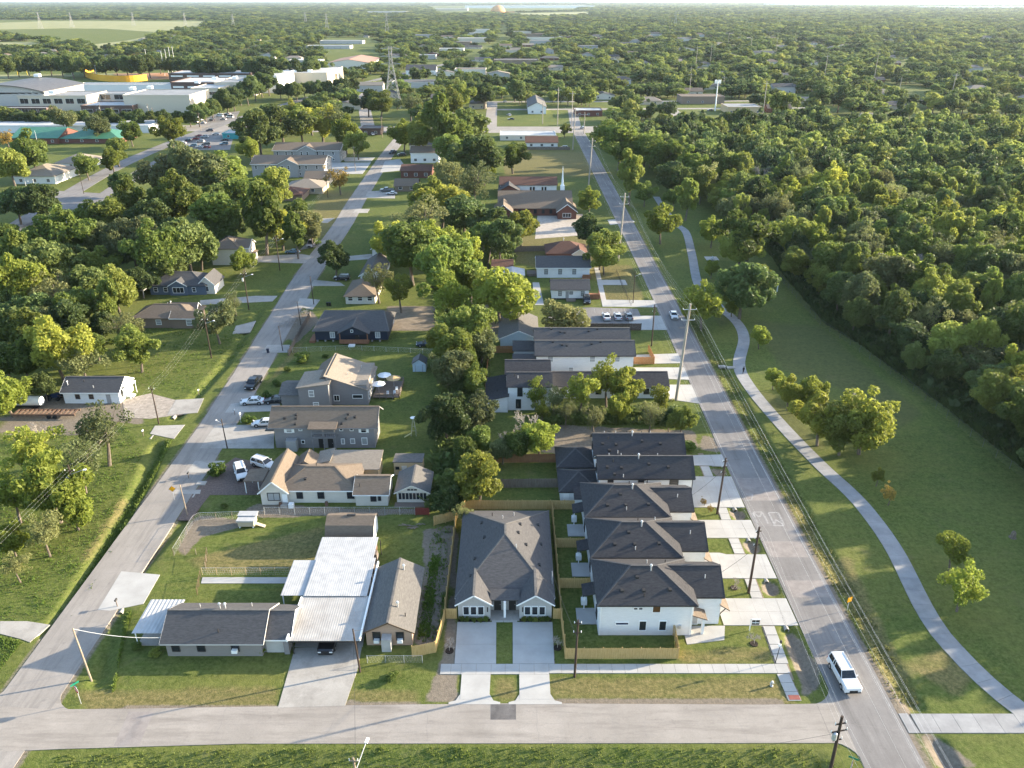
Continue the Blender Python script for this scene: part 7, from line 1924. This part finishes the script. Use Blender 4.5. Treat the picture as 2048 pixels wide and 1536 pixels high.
# ---- trees named one by one
for k, px, py, w, lab in (
    ('Y', 957, 957, 108, 'bright yellow-green round tree at the end of the weathered fence'), ('D', 893, 828, 112, 'big dark ivy-covered tree leaning over the long lawn'), ('O', 897, 738, 96, 'olive-tan tree beside the pale blue shed'),
    ('Y', 1078, 875, 82, 'yellow-green tree on the sandy lot edge'), ('B', 1062, 838, 90, 'bare pale tree by the courtyard house corner'), ('B', 1020, 858, 84, 'bare leaning tree among the overgrown strip'),
    ('Y', 1003, 590, 128, 'large bright yellow-green tree above the pale blue house'), ('A', 905, 590, 110, 'tall loose tree with drooping pale leaves by the sandy lot'), ('W', 755, 555, 84, 'grey half-bare tree beside the small beige house'), ('A', 800, 580, 74, 'thin-crowned tree behind the small beige house'),
    ('D', 668, 512, 72, 'dark round oak at the bend of the left street'), ('Y', 1178, 402, 54, 'bright small tree beside the church path'), ('D', 1178, 455, 66, 'dark tree at the edge of the gravel lot'), ('R', 1203, 492, 82, 'tall green tree between gravel lot and brown-roofed house'), ('R', 1210, 512, 64, 'green tree in the front yard of the long white house'),
    ('O', 1130, 632, 80, 'grey-green live oak standing in the parking lot'), ('Y', 488, 520, 50, 'small bright round tree on the lawn of the beige house'), ('Y', 560, 452, 84, 'bright round tree beyond the beige house'), ('O', 432, 640, 84, 'olive tree beside the brown bungalow'), ('W', 468, 602, 46, 'twiggy small tree on the verge of the blue-grey house'),
    ('W', 200, 858, 132, 'half-bare feathery tree on the meadow beside the junk yard'), ('A', 62, 905, 126, 'airy pale yellow-green tree on the meadow'), ('B', 78, 845, 56, 'bare branching tree at the rusty trailer'), ('Y', 100, 970, 150, 'broad yellow-green tree on the meadow near the transformer pole'), ('W', 85, 1062, 92, 'grey twiggy tree at the meadow bank'), ('Y', 20, 1075, 70, 'small yellow-green tree at the meadow edge'), ('W', 155, 925, 110, 'thin grey-green tree between the feathery meadow trees'), ('A', 22, 985, 110, 'loose pale-leaved tree at the meadow edge'), ('Y', 145, 1015, 84, 'low yellow-green tree beneath the transformer pole'), ('W', 30, 1130, 60, 'sparse thin sapling tree by the meadow ditch'),
    ('N', 678, 352, 62, 'rust-tinged tree beside the faded tan house'), ('Y', 1324, 442, 70, 'bright yellow round tree on the park lawn by the trail'), ('R', 1500, 472, 104, 'big lush green tree on the park lawn'), ('R', 1478, 498, 72, 'green tree growing into the big lush park tree'), ('R', 1515, 560, 64, 'green tree joined to the dark spreading park tree'), ('Y', 1425, 462, 50, 'small bright tree beside the lush park tree'), ('O', 1462, 415, 60, 'olive tree at the top of the park lawn'), ('Y', 1424, 535, 34, 'small bright tree by the trail bench'), ('D', 1488, 568, 112, 'dark spreading tree in the park strip'),
    ('Y', 1408, 606, 88, 'bright bushy tree between main road and trail'), ('R', 1466, 608, 42, 'small green tree at the trail bend'), ('Y', 1521, 672, 42, 'small pointed bright tree at the trail edge'), ('R', 1290, 385, 46, 'green pointed tree at the start of the trail'), ('R', 1350, 395, 42, 'small green tree beside the upper trail'),
    ('Y', 1549, 755, 38, 'small bright conical tree by the walking person'), ('Y', 1581, 782, 54, 'bright conical tree in the park row'), ('Y', 1625, 785, 52, 'tall bright conical tree in the park row'), ('Y', 1645, 835, 84, 'bright broad tree in the middle of the park row'), ('Y', 1733, 838, 108, 'largest bright spreading tree of the park row'), ('R', 1690, 852, 88, 'greener low-spreading tree of the park row'), ('B', 1722, 785, 108, 'bare pale tree behind the bright park row'),
    ('A', 1912, 1098, 72, 'thin young tree with pale leaves on the park lawn'), ('A', 1930, 1168, 92, 'young spreading tree with yellow leaves on the park lawn'), ('A', 1757, 950, 30, 'tiny thin sapling on the shaded park lawn'), ('N', 1782, 986, 36, 'small orange autumn tree on the shaded park lawn'),
    ('D', 70, 400, 92, 'dark spreading oak on the avenue median'), ('D', 30, 402, 80, 'dark oak at the avenue kerb'), ('R', 172, 330, 50, 'round green tree on the avenue corner'), ('Y', 222, 318, 50, 'round street tree on the avenue median'), ('R', 232, 300, 56, 'olive street tree farther up the avenue median'), ('Y', 340, 258, 62, 'pale green street tree by the car lot'), ('Y', 498, 298, 52, 'yellow-green tree beside the car lot'), ('N', 12, 272, 44, 'brownish tree at the end of the green-roofed store'), ('O', 128, 235, 56, 'olive tree in front of the flat warehouse'), ('O', 196, 250, 54, 'dark olive tree in front of the green store annex'), ('R', 260, 262, 50, 'green tree at the end of the flat warehouse'),
    ('R', 60, 305, 90, 'leafy green tree behind the tan-roofed house'), ('R', 20, 330, 80, 'leafy green tree at the junction by the tan-roofed house'), ('R', 1026, 310, 62, 'umbrella-shaped tree on the green field edge'), ('D', 1030, 175, 46, 'flat-topped tree in the middle of the back street'), ('D', 968, 185, 54, 'leaning broad tree at the back street corner'), ('R', 1130, 258, 26, 'clipped green bush by the head of the main road'),
    ('D', 1600, 236, 52, 'dark live oak by the commercial road verge'), ('D', 1640, 234, 56, 'widest dark live oak on the commercial road verge'), ('D', 1645, 190, 60, 'dark round oak beyond the live oaks'), ('D', 1680, 192, 54, 'dark round oak at the end of the far drive'), ('R', 1562, 210, 60, 'round green tree beside the tall leaning pole'), ('D', 1480, 240, 60, 'dark tree in front of the cream shop')):
    ptree(k, px, py, w * (1.25 if 'park row' in lab else 1.12 if 'park' in lab else 1), lab)
# ---- groups of look-alikes
grp = [
 ('leafy tree crowding the overgrown strip between the two streets', 'trees of the overgrown middle strip', [('R', 962, 878, 66), ('R', 930, 905, 62), ('O', 962, 822, 72), ('R', 1038, 888, 70), ('O', 1005, 900, 58), ('R', 940, 655, 112), ('R', 905, 690, 92), ('O', 962, 690, 80), ('Y', 880, 682, 62), ('R', 930, 720, 60), ('R', 822, 500, 130), ('Y', 775, 478, 78), ('Y', 868, 482, 112), ('R', 885, 535, 128), ('Y', 930, 502, 96), ('D', 842, 432, 116), ('Y', 882, 408, 112), ('D', 928, 422, 92), ('R', 945, 362, 104), ('R', 905, 302, 80), ('D', 955, 308, 108), ('Y', 968, 336, 58), ('R', 862, 396, 92), ('D', 835, 462, 96), ('Y', 1042, 452, 80), ('D', 1000, 470, 80), ('D', 985, 440, 74), ('R', 940, 560, 80), ('R', 965, 470, 70), ('O', 900, 350, 70), ('R', 950, 762, 60), ('D', 925, 770, 60), ('R', 940, 945, 50), ('D', 900, 1000, 60), ('D', 905, 960, 56), ('D', 925, 1025, 46)]),
 ('small leafy tree in the ragged row hiding the courtyard house', 'ragged row of small trees', [('A', 1072, 782, 62), ('W', 1110, 792, 66), ('A', 1160, 778, 84), ('A', 1216, 756, 100), ('Y', 1252, 772, 66), ('W', 1190, 832, 56), ('W', 1132, 822, 56), ('A', 1322, 796, 62), ('R', 1366, 842, 54), ('W', 1300, 830, 56), ('A', 1085, 820, 50), ('D', 1340, 835, 50), ('Y', 1240, 810, 50)]),
 ('leafy tree in the dense wood west of the left street', 'trees of the west wood', [('O', 330, 345, 118), ('O', 402, 335, 126), ('R', 452, 352, 108), ('R', 352, 402, 116), ('Y', 262, 402, 96), ('D', 302, 442, 116), ('R', 232, 432, 100), ('R', 182, 442, 88), ('O', 202, 484, 100), ('O', 262, 482, 116), ('R', 312, 502, 108), ('D', 372, 482, 116), ('R', 432, 432, 116), ('R', 482, 392, 108), ('Y', 522, 422, 104), ('R', 542, 372, 78), ('D', 450, 452, 84), ('D', 396, 498, 84), ('D', 330, 530, 70), ('R', 122, 472, 108), ('D', 92, 522, 116), ('R', 42, 512, 100), ('Y', 32, 562, 116), ('R', 102, 582, 108), ('D', 172, 562, 98), ('R', 232, 582, 98), ('D', 62, 622, 116), ('D', 22, 662, 98), ('R', 152, 612, 98), ('R', 252, 652, 94), ('R', 272, 692, 86), ('Y', 112, 692, 142), ('Y', 162, 722, 112), ('R', 52, 722, 108), ('Y', 12, 785, 90), ('D', 340, 472, 90), ('D', 420, 400, 90), ('R', 600, 432, 70), ('D', 590, 462, 66), ('O', 620, 452, 60), ('D', 240, 362, 60), ('R', 215, 600, 80), ('D', 30, 600, 80), ('R', 10, 470, 70), ('D', 140, 520, 90), ('R', 60, 560, 90), ('D', 130, 640, 100), ('R', 190, 690, 80), ('R', 60, 670, 100), ('D', 10, 720, 90), ('R', 200, 530, 80), ('D', 280, 560, 60), ('O', 90, 640, 90), ('D', 205, 650, 60), ('D', 85, 770, 60)]),
 ('leafy tree in the grove behind the apartment blocks', 'grove behind the apartment blocks', [('R', 602, 246, 88), ('Y', 642, 240, 92), ('D', 562, 244, 88), ('D', 515, 258, 92), ('Y', 690, 262, 74), ('R', 715, 285, 46), ('D', 540, 232, 60), ('R', 672, 236, 70), ('D', 620, 225, 70), ('Y', 585, 232, 60), ('R', 842, 268, 74), ('D', 882, 242, 96), ('D', 932, 250, 96), ('Y', 806, 268, 60), ('R', 905, 268, 70), ('D', 860, 225, 70), ('R', 760, 205, 60), ('D', 820, 205, 64), ('D', 735, 200, 60), ('R', 900, 205, 60), ('R', 925, 190, 60)]),
 ('round green tree along the park side of the main road', 'roadside park trees', [('R', 1240, 282, 96), ('D', 1262, 345, 80), ('R', 1330, 312, 84), ('R', 1290, 300, 80), ('D', 1375, 390, 60), ('R', 1380, 330, 80), ('D', 1350, 350, 70), ('O', 1210, 262, 40)]),
 ('dark street tree in the row in front of the school', 'trees in front of the school', [('D', 395 + 14 * i, 226 - 7 * i + (i % 3), 46) for i in range(12)] + [('D', 560 + 16 * i, 180 - i, 36) for i in range(10)] + [('D', 15 + 26 * i, 234, 34) for i in range(15)] + [('D', 10 + 22 * i, 128, 40) for i in range(18)] + [('D', 380 + 24 * i, 132 + (i % 2) * 4, 44) for i in range(12)]),
]
for lab, g_, items in grp:
    for k, px, py, w in items:
        if 'school' not in lab and 'ragged' not in lab:
            q = rnd.random(); k = 'W' if q < .10 else ('T' if q < .17 else k)
        ad = {'R': 'mid-green', 'D': 'dark green', 'Y': 'bright yellow-green', 'O': 'dull olive', 'W': 'thin grey-green', 'T': 'slender tall', 'A': 'airy yellow-green'}[k]
        ptree(k, px, py, w * rnd.uniform(.88, 1.12) * (1.05 if 'ragged' in lab else 1), ad + ' ' + lab.replace('leafy ', '').replace('dark street', 'street'), ad + ' ' + g_, {'T': 2.9}.get(k, 2.5 if 'ragged' in lab and k in 'AWY' else rnd.uniform(1.85, 2.45)))
# ---- garden shrubs
for px, py, w, lab in ((475, 1296, 22, 'clipped round shrub against the grey ranch house wall'), (524, 1294, 26, 'leafy shrub at the garage end of the grey ranch house'), (783, 1352, 26, 'small bushy shrub on the lawn in front of the tan bungalow'), (433, 940, 40, 'dense bright bush beside the brown paver drive'), (497, 838, 26, 'clipped bush beside the globe lamp'), (605, 715, 34, 'spiky bush on the lawn below the navy house'), (575, 738, 16, 'young bush on the lawn of the split-level house'), (448, 1012, 14, 'dark little bush on the green front lawn'), (555, 765, 20, 'low round bush in front of the split-level house'), (532, 790, 24, 'round bush near the parked sedans'), (650, 712, 12, 'little dark cypress on the side lawn'), (272, 1292, 22, 'straggly bush at the ranch house awning'), (310, 1305, 24, 'dark straggly bush beside the ranch house corner'), (1380, 892, 30, 'slim leafy bush at the road end of the twin houses'), (625, 480, 30, 'bush by the kerb')):
    ptree('S' if 'dark' in lab or 'straggly' in lab else 'X', px, py, w, lab)
for k in range(10):
    x = (-6.7 + .78 * k) if k < 5 else (1.6 + .78 * (k - 5)); tree('S', x, 82.95, .36, .75, 'small dark foundation shrub under the duplex windows', 'duplex foundation shrubs')
for x0, x1 in ((-7.2, -3.0), (1.0, 5.3)): flat('planting_bed', [(x0, 82.72), (x1, 82.72), (x1, 83.38), (x0, 83.38)], M_MULCH, .05, .1)
for px, py, lab in ((899, 1302, 'leafless staked sapling in a mulch ring left of the duplex drives'), (1115, 1296, 'leafless sapling in a mulch ring by the cedar fence corner'), (1468, 1176, 'leafless sapling in a mulch ring beside the sidewalk pole'), (1508, 1288, 'leafless sapling in a mulch ring on the corner lawn')):
    x, y = G(px, py); o = tree('B', x, y, 1.0, 3.0, lab)
    link('mulch_ring', MB().lathe((0, 0, 0), [(.55, 0), (.5, .14), (.2, .1)], 12).mesh('mulch_ring', M_MULCH), o)
for px, py in ((1408, 1012), (1418, 1025)): tree('N', *G(px, py), .7, 1.6, 'tiny tawny sapling on the verge by the third row house', 'tawny saplings')
# brush heap
for k in range(7):
    x, y = G(570 + 7 * k + rnd.uniform(-4, 4), 655 - 5 * k + rnd.uniform(-3, 3)); tree('B', x, y, 1.6, 2.0, 'tangled cut branches piled beside the left street', 'brush pile branches')
# ---- woodland east of the park
WOOD = [(52, 470), (66, 420), (74, 345), (80, 300), (84, 262), (82, 226), (80.5, 192), (84, 178), (88, 150), (91, 118), (96, 62), (240, 62), (420, 480), (420, 520), (60, 512)]
cand = []
yy = 64.0; row = 0
while yy < 520:
    st = 7.8 if yy < 260 else 9.0
    xx = 50 + (row % 2) * st / 2
    while xx < min(420, yy * .72 + (110 if yy < 200 else 40)):
        x, y = xx + rnd.uniform(-2.2, 2.2), yy + rnd.uniform(-2.2, 2.2)
        if pip(np.array([x]), np.array([y]), WOOD)[0]: cand.append((math.hypot(x, y), x, y))
        xx += st
    yy += st * .9; row += 1
cand.sort()
FAR = {'pts': [], 'scl': [], 'rot': [], 'idx': []}
kinds = 'RRRYYDDOOWRT'
def far_add(x, y, R_, h, i=None):
    FAR['pts'].append((x, y, 0)); FAR['scl'].append((R_ / 4, R_ / 4, h / 10)); FAR['rot'].append((0, 0, rnd.uniform(0, 6.28))); FAR['idx'].append(rnd.randrange(12) if i is None else i)
FWOOD = {k: [] for k in FAR}
vis = 0
for d, x, y in cand:
    edge = seg_dist(np.array([x]), np.array([y]), WOOD[2:11])[0]
    h = rnd.uniform(9, 16.5) * min(1.0, (.5 if 132 < y < 178 else .9) + edge / 55); R_ = rnd.uniform(3.4, 6.4) * (.8 if edge < 5 else 1)
    if vis < 290 and x < y * .70 + 12 and y > 90:
        k = rnd.choice(kinds)
        if edge < 5 and rnd.random() < .5: k = rnd.choice('RDS')
        if rnd.random() < .04: k = 'B'
        wl = {'B': ('bare grey tree standing in the woodland', 'bare woodland trees'), 'S': ('low thicket shrub at the woodland margin', 'woodland margin shrubs'), 'R': ('mid-green leafy tree in the dense woodland east of the park', 'mid-green woodland trees'), 'Y': ('bright yellow-green tree in the dense woodland east of the park', 'yellow-green woodland trees'), 'D': ('dark green tree in the dense woodland east of the park', 'dark woodland trees'), 'O': ('dull olive tree in the dense woodland east of the park', 'olive woodland trees'), 'W': ('thin-crowned greyish tree in the dense woodland east of the park', 'thin woodland trees'), 'T': ('slender tall tree in the dense woodland east of the park', 'slender woodland trees')}[k]
        wo = tree(k, x, y, R_ * (.65 if k == 'T' else 1), h, *wl)
        if k not in 'BS': wo.name = 'woodland_tree'
        vis += 1
    else:
        FWOOD['pts'].append((x, y, 0)); FWOOD['scl'].append((R_ / 4, R_ / 4, h / 10)); FWOOD['rot'].append((0, 0, rnd.uniform(0, 6.28))); FWOOD['idx'].append(rnd.randrange(12))
# dead pale trees seen among the wood
for px, py, w in ((1720, 470, 60), (1700, 445, 50), (1860, 440, 70), (1900, 455, 70), (1950, 470, 80), (1990, 480, 70), (1660, 470, 50), (1880, 400, 60), (1935, 430, 60)):
    ptree('B', px, py, w, 'bare pale tree standing in the dense woodland east of the park', 'pale bare woodland trees')
# ---- far trees as one mass each
EXB = []
for o in list(C.objects):
    if o.get('category') in ('house', 'shop', 'store', 'hall', 'school', 'warehouse', 'bar', 'motel', 'apartment block', 'church', 'dome'):
        xs, ys = [], []
        for ch in o.children:
            if ch.type == 'MESH':
                for b_ in ch.bound_box: xs.append(o.location.x + b_[0]); ys.append(o.location.y + b_[1])
        if xs: EXB.append((min(xs) - 4, max(xs) + 4, min(ys) - (.075 * min(ys) if min(ys) > 480 else (16 if min(ys) > 300 else 6)), max(ys) + 4))
AVEL = [(x, y) for x, y in AVE]
EXL = [(AVEL, 19), ([(-330, 546), (-60, 536), (40, 535), (300, 551), (700, 576)], 19), ([(-14, 549), (-16, 690)], 7), ([(-16, 640), (230, 650)], 7), ([(120, 566), (124, 700)], 7), ([(-95, 549), (-135, 760)], 8), (LEFT_ROAD, 7), ([(-60, 1200), (-20, 1700), (-30, 3000)], 16), ([(-60, 690), (400, 705)], 7)]
EXP = [PX((-80, 262), (330, 262), (480, 250), (480, 300), (440, 330), (200, 340), (-80, 330)), PX((-120, 236), (400, 236), (700, 196), (700, 165), (665, 140), (330, 140), (-120, 142)), PX((-60, 40), (425, 41), (400, 58), (330, 68), (255, 95), (215, 100), (-60, 62)), PX((-40, 84), (60, 83), (125, 96), (60, 103), (-40, 100)), PX((1000, 295), (1190, 300), (1200, 360), (1000, 356)), PX((640, 75), (760, 75), (760, 140), (650, 145)), PX((1000, 27), (1180, 23), (1190, 31), (1060, 35)), PX((985, 215), (1220, 215), (1230, 262), (990, 262)), PX((1340, 215), (1550, 215), (1550, 262), (1340, 262)), PX((850, 12), (1180, 10), (1150, 22), (880, 30)), PX((1790, 175), (1870, 175), (1870, 205), (1790, 205)), PX((380, 300), (480, 256), (620, 225), (700, 262), (700, 300)), PX((700, 240), (980, 240), (980, 300), (700, 300))]
def free(X, Y):
    ok = np.ones(X.shape, bool)
    for x0, x1, y0, y1 in EXB: ok &= ~((X > x0) & (X < x1) & (Y > y0) & (Y < y1))
    for l, w in EXL: ok &= seg_dist(X, Y, l) > w
    for p in EXP: ok &= ~pip(X, Y, p)
    ok &= ~pip(X, Y, WOOD)
    return ok
rs = np.random.RandomState(5)
# far small houses first, so that trees keep clear of their fronts
fh = 0
fh_xy = []
tries = 0
while fh < 160 and tries < 9000:
    tries += 1
    y = float(rs.uniform(575, 2100)); x = float(rs.uniform(-.62, .62) * y)
    if x < -150 and y < 1150: continue
    if not free(np.array([x]), np.array([y]))[0] or any(abs(x - a_) < 30 and abs(y - b_) < 45 for a_, b_ in fh_xy): continue
    w_, d_ = float(rs.uniform(12, 20 + y * .008)), float(rs.uniform(9, 14)); k = fh
    h = House('far_house', 'small pale house half hidden among the distant trees', x, y, 'house', 'small houses among the far trees')
    h.vol(x - w_ / 2, x + w_ / 2, y - d_ / 2, y + d_ / 2, 3.0 + (2.6 if k % 5 == 0 else 0), 5.4 + (2.6 if k % 5 == 0 else 0), ('hip', 'gx', 'gy')[k % 3], (W_LGREY, W_CREAM, W_BRICK, W_STONE, W_BEIGE)[k % 5], (R_GREY, R_BROWN, R_DARK, R_TAN)[k % 4], .5)
    for u in (-.25, .25): h.win('s', x + u * w_, y - d_ / 2, 1.0, 1.4, 1.2, T_WHITE, GL, 1)
    EXB.append((x - w_ / 2 - 3, x + w_ / 2 + 3, y - d_ / 2 - .09 * y, y + d_ / 2 + 2)); fh_xy.append((x, y)); fh += 1
def scatter(y0, y1, step, Rr, Hr, dens):
    n = int((y1 - y0) * .92 * (y0 + y1) / step ** 2)
    Y = rs.uniform(y0 ** 2, y1 ** 2, n) ** .5; X = rs.uniform(-.92, .92, n) * Y
    ok = free(X, Y)
    dn = np.sin(X * .013 + 1.3) * np.cos(Y * .011) + np.sin(X * .031 + Y * .023)
    ok &= rs.rand(n) < dens + .12 * dn
    for x, y in zip(X[ok], Y[ok]):
        far_add(float(x), float(y), float(rs.uniform(*Rr)), float(rs.uniform(*Hr)))
scatter(555, 900, 11.0, (3.8, 8.0), (6, 15), .74)
scatter(900, 1500, 14, (5, 10), (6, 14), .74)
scatter(1500, 3000, 22, (8, 15), (7, 15), .86)
scatter(3000, 7000, 42, (15, 27), (9, 16), .8)
scatter(7000, 14500, 85, (30, 48), (14, 22), .9)
scatter(14500, 34000, 190, (70, 110), (22, 34), .9)
for _ in range(2600):          # the wooded blocks west of the avenue go on beyond the frame
    y = float(rs.uniform(70, 555)); x = -float(rs.uniform(.69 * y + 26, 1.2 * y + 150))
    if free(np.array([x]), np.array([y]))[0] and math.sin(x * .021) + math.cos(y * .027 + x * .01) > -.5: far_add(x, y, float(rs.uniform(3, 5.5)), float(rs.uniform(7, 13)))
KIT = bpy.data.collections.new('far_tree_kit')
fm = [FF_A, FF_B, FF_A, FF_B, FF_C, FF_A]
for v in range(12):
    rs_ = np.random.RandomState(300 + v)
    tall = v % 4 == 3
    lo = mk_lobes(rs_, 10, 3.0 if tall else 4.0, 6.0, 4.0 if tall else 3.3, (.34, .52), 1.2)
    me_ = leafmesh('far_tree', rs_, lo, 950, .62, fm[v % 6], trunkmb=mk_trunk(rs_, 10, lo, .22, 3))
    o = bpy.data.objects.new('far_tree_%02d' % v, me_); KIT.objects.link(o)
def instancer(name, data, label, cat, coll, kind='stuff'):
    me_ = bpy.data.meshes.new(name); me_.from_pydata(data['pts'], [], [])
    n = len(data['pts'])
    for nm, ty, f in (('scl', 'FLOAT_VECTOR', 'vector'), ('rot', 'FLOAT_VECTOR', 'vector'), ('idx', 'INT', 'value')):
        at = me_.attributes.new(nm, ty, 'POINT'); at.data.foreach_set(f, np.array(data[nm]).reshape(-1).astype(np.int32 if ty == 'INT' else np.float32))
    o = link(name, me_); tag(o, label, cat, None, kind)
    ng = bpy.data.node_groups.new(name, 'GeometryNodeTree')
    ng.interface.new_socket('Geometry', in_out='INPUT', socket_type='NodeSocketGeometry'); ng.interface.new_socket('Geometry', in_out='OUTPUT', socket_type='NodeSocketGeometry')
    gi, go = ng.nodes.new('NodeGroupInput'), ng.nodes.new('NodeGroupOutput')
    ip = ng.nodes.new('GeometryNodeInstanceOnPoints'); ci = ng.nodes.new('GeometryNodeCollectionInfo')
    ci.inputs['Collection'].default_value = coll; ci.inputs['Separate Children'].default_value = True; ci.inputs['Reset Children'].default_value = True
    def na(nm, ty):
        q = ng.nodes.new('GeometryNodeInputNamedAttribute'); q.data_type = ty; q.inputs['Name'].default_value = nm; return q.outputs[0]
    er = ng.nodes.new('FunctionNodeEulerToRotation')
    ng.links.new(na('rot', 'FLOAT_VECTOR'), er.inputs[0]); ng.links.new(er.outputs[0], ip.inputs['Rotation'])
    ng.links.new(na('scl', 'FLOAT_VECTOR'), ip.inputs['Scale']); ng.links.new(na('idx', 'INT'), ip.inputs['Instance Index'])
    ip.inputs['Pick Instance'].default_value = True
    ng.links.new(gi.outputs[0], ip.inputs['Points']); ng.links.new(ci.outputs[0], ip.inputs['Instance']); ng.links.new(ip.outputs[0], go.inputs[0])
    md = o.modifiers.new('scatter', 'NODES'); md.node_group = ng
    return o
instancer('far_woodland', FAR, 'far-off canopy of green trees covering the plain to the horizon', 'trees', KIT)
instancer('deep_woodland', FWOOD, 'inner canopy of the woodland east of the park', 'trees', KIT)
# ---- weeds, undergrowth
def weeds(name, label, areas, n, hr, m, z=0.0):
    rs_ = np.random.RandomState(hash_(name)); P = []
    for poly, share in areas:
        xs, ys = [p[0] for p in poly], [p[1] for p in poly]; k = 0; want = int(n * share)
        while k < want:
            X = rs_.uniform(min(xs), max(xs), want * 2); Y = rs_.uniform(min(ys), max(ys), want * 2)
            ok = pip(X, Y, poly); q = np.stack([X[ok], Y[ok]], 1)[:want - k]; P.append(q); k += len(q)
            if not len(q): break
    P = np.concatenate(P); 
    V = []; F_ = []
    patch = np.sin(P[:, 0] * .7) * np.cos(P[:, 1] * .9) + rs_.normal(size=len(P)) * .5
    gz = -np.zeros(len(P))
    for line_, hw, dep in DITCHES:
        d = seg_dist(P[:, 0], P[:, 1], line_); gz -= dep * np.clip(1 - d / hw, 0, 1) ** .8
    for (x, y), pt, zz in zip(P, patch, gz):
        h = rs_.uniform(*hr) * (1 + .35 * pt)
        for _ in range(3):
            a_ = rs_.rand() * 6.28; dx, dy = math.cos(a_), math.sin(a_); w = h * rs_.uniform(.25, .5); lx, ly = rs_.normal(size=2) * h * .4
            b0 = len(V); V += [(x - dx * w * .5, y - dy * w * .5, zz - .02), (x + dx * w * .5, y + dy * w * .5, zz - .02), (x + dx * w * .6 + lx, y + dy * w * .6 + ly, zz + h), (x - dx * w * .3 + lx * 1.3, y - dy * w * .3 + ly * 1.3, zz + h * 1.1)]
            F_.append((b0, b0 + 1, b0 + 2, b0 + 3))
    me_ = bpy.data.meshes.new(name); me_.from_pydata(V, [], F_); me_.materials.append(m)
    o = link(name, me_); tag(o, label, 'weeds', None, 'stuff')
weeds('ditch_weeds', 'thick green weeds filling the ditch below the front street', [([(-52, 54), (33, 54), (34, 62.6), (0, 63.0), (-30, 62.6), (-50, 61.8)], .85), ([(33, 54), (36, 54), (35.5, 61), (33, 62)], .03)], 8000, (.08, .22), F_GRASS)
weeds('meadow_grass', 'unmown grass and weeds of the meadow west of the left street', [(PX((0, 880), (250, 850), (290, 900), (250, 990), (160, 1150), (90, 1240), (0, 1240)), .6), (PX((250, 700), (300, 655), (470, 660), (500, 680), (400, 790), (260, 770)), .3), (PX((0, 1275), (45, 1285), (0, 1340)), .04)], 11000, (.08, .22), F_GRASS)
weeds('ditch_grass', 'rough grass along the left street ditch', [(PX((100, 1262), (290, 950), (330, 880), (345, 880), (310, 950), (180, 1180), (120, 1265)), .6), (PX((230, 1380), (250, 1230), (262, 1225), (225, 1385)), .1)], 6000, (.12, .32), F_GRASS)
weeds('strip_undergrowth', 'dark leafy undergrowth beneath the overgrown middle strip', [([(-14, 108), (-7, 112), (-6, 142), (-5, 176), (-18, 178), (-14, 140)], .5), ([(6, 138), (34, 138), (34, 143), (6, 143)], .12), ([(-20, 190), (0, 192), (2, 300), (-24, 300)], .3)], 12000, (.4, 1.3), F_DARK)
weeds('wood_margin_brush', 'dark brush along the woodland fence', [([(88, 90), (91, 118), (88, 149), (84, 178), (80.5, 192), (82, 226), (85, 262), (92, 262), (90, 226), (88, 192), (92, 178), (97, 149), (100, 118), (100, 90)], 1.0)], 9000, (.5, 1.8), F_DARK)
weeds('roadside_tufts', 'pale grass tufts along the main road ditch', [([(45.4, 69), (48.5, 69), (48.8, 200), (45.6, 200)], .9)], 6000, (.08, .22), F_OLIVE)
weeds('dirt_weeds', 'sparse weeds on the bare strip beside the tan bungalow', [([(-12.3, 80), (-10.8, 80), (-10.8, 97), (-12, 97)], .7), ([(-12.5, 79), (-9.5, 79), (-9.5, 104), (-12.5, 104)], .3)], 1800, (.1, .3), F_GRASS)

# ================================================================== HAZE
hz = MB().box(-41500, 41500, -3200, 47500, -2.5, 86)
m = bpy.data.materials.new('haze'); m.use_nodes = True
nt = m.node_tree; nt.nodes.remove(nt.nodes['Principled BSDF'])
pv = nt.nodes.new('ShaderNodeVolumePrincipled')
pv.inputs['Color'].default_value = (.72, .86, 1.0, 1); pv.inputs['Density'].default_value = HAZE_D; pv.inputs['Anisotropy'].default_value = .35
nt.links.new(pv.outputs[0], nt.nodes['Material Output'].inputs['Volume'])
o = link('haze', hz.mesh('haze', m)); o['kind'] = 'stuff'; o['label'] = 'thin pale haze in the evening air'; o['category'] = 'haze'
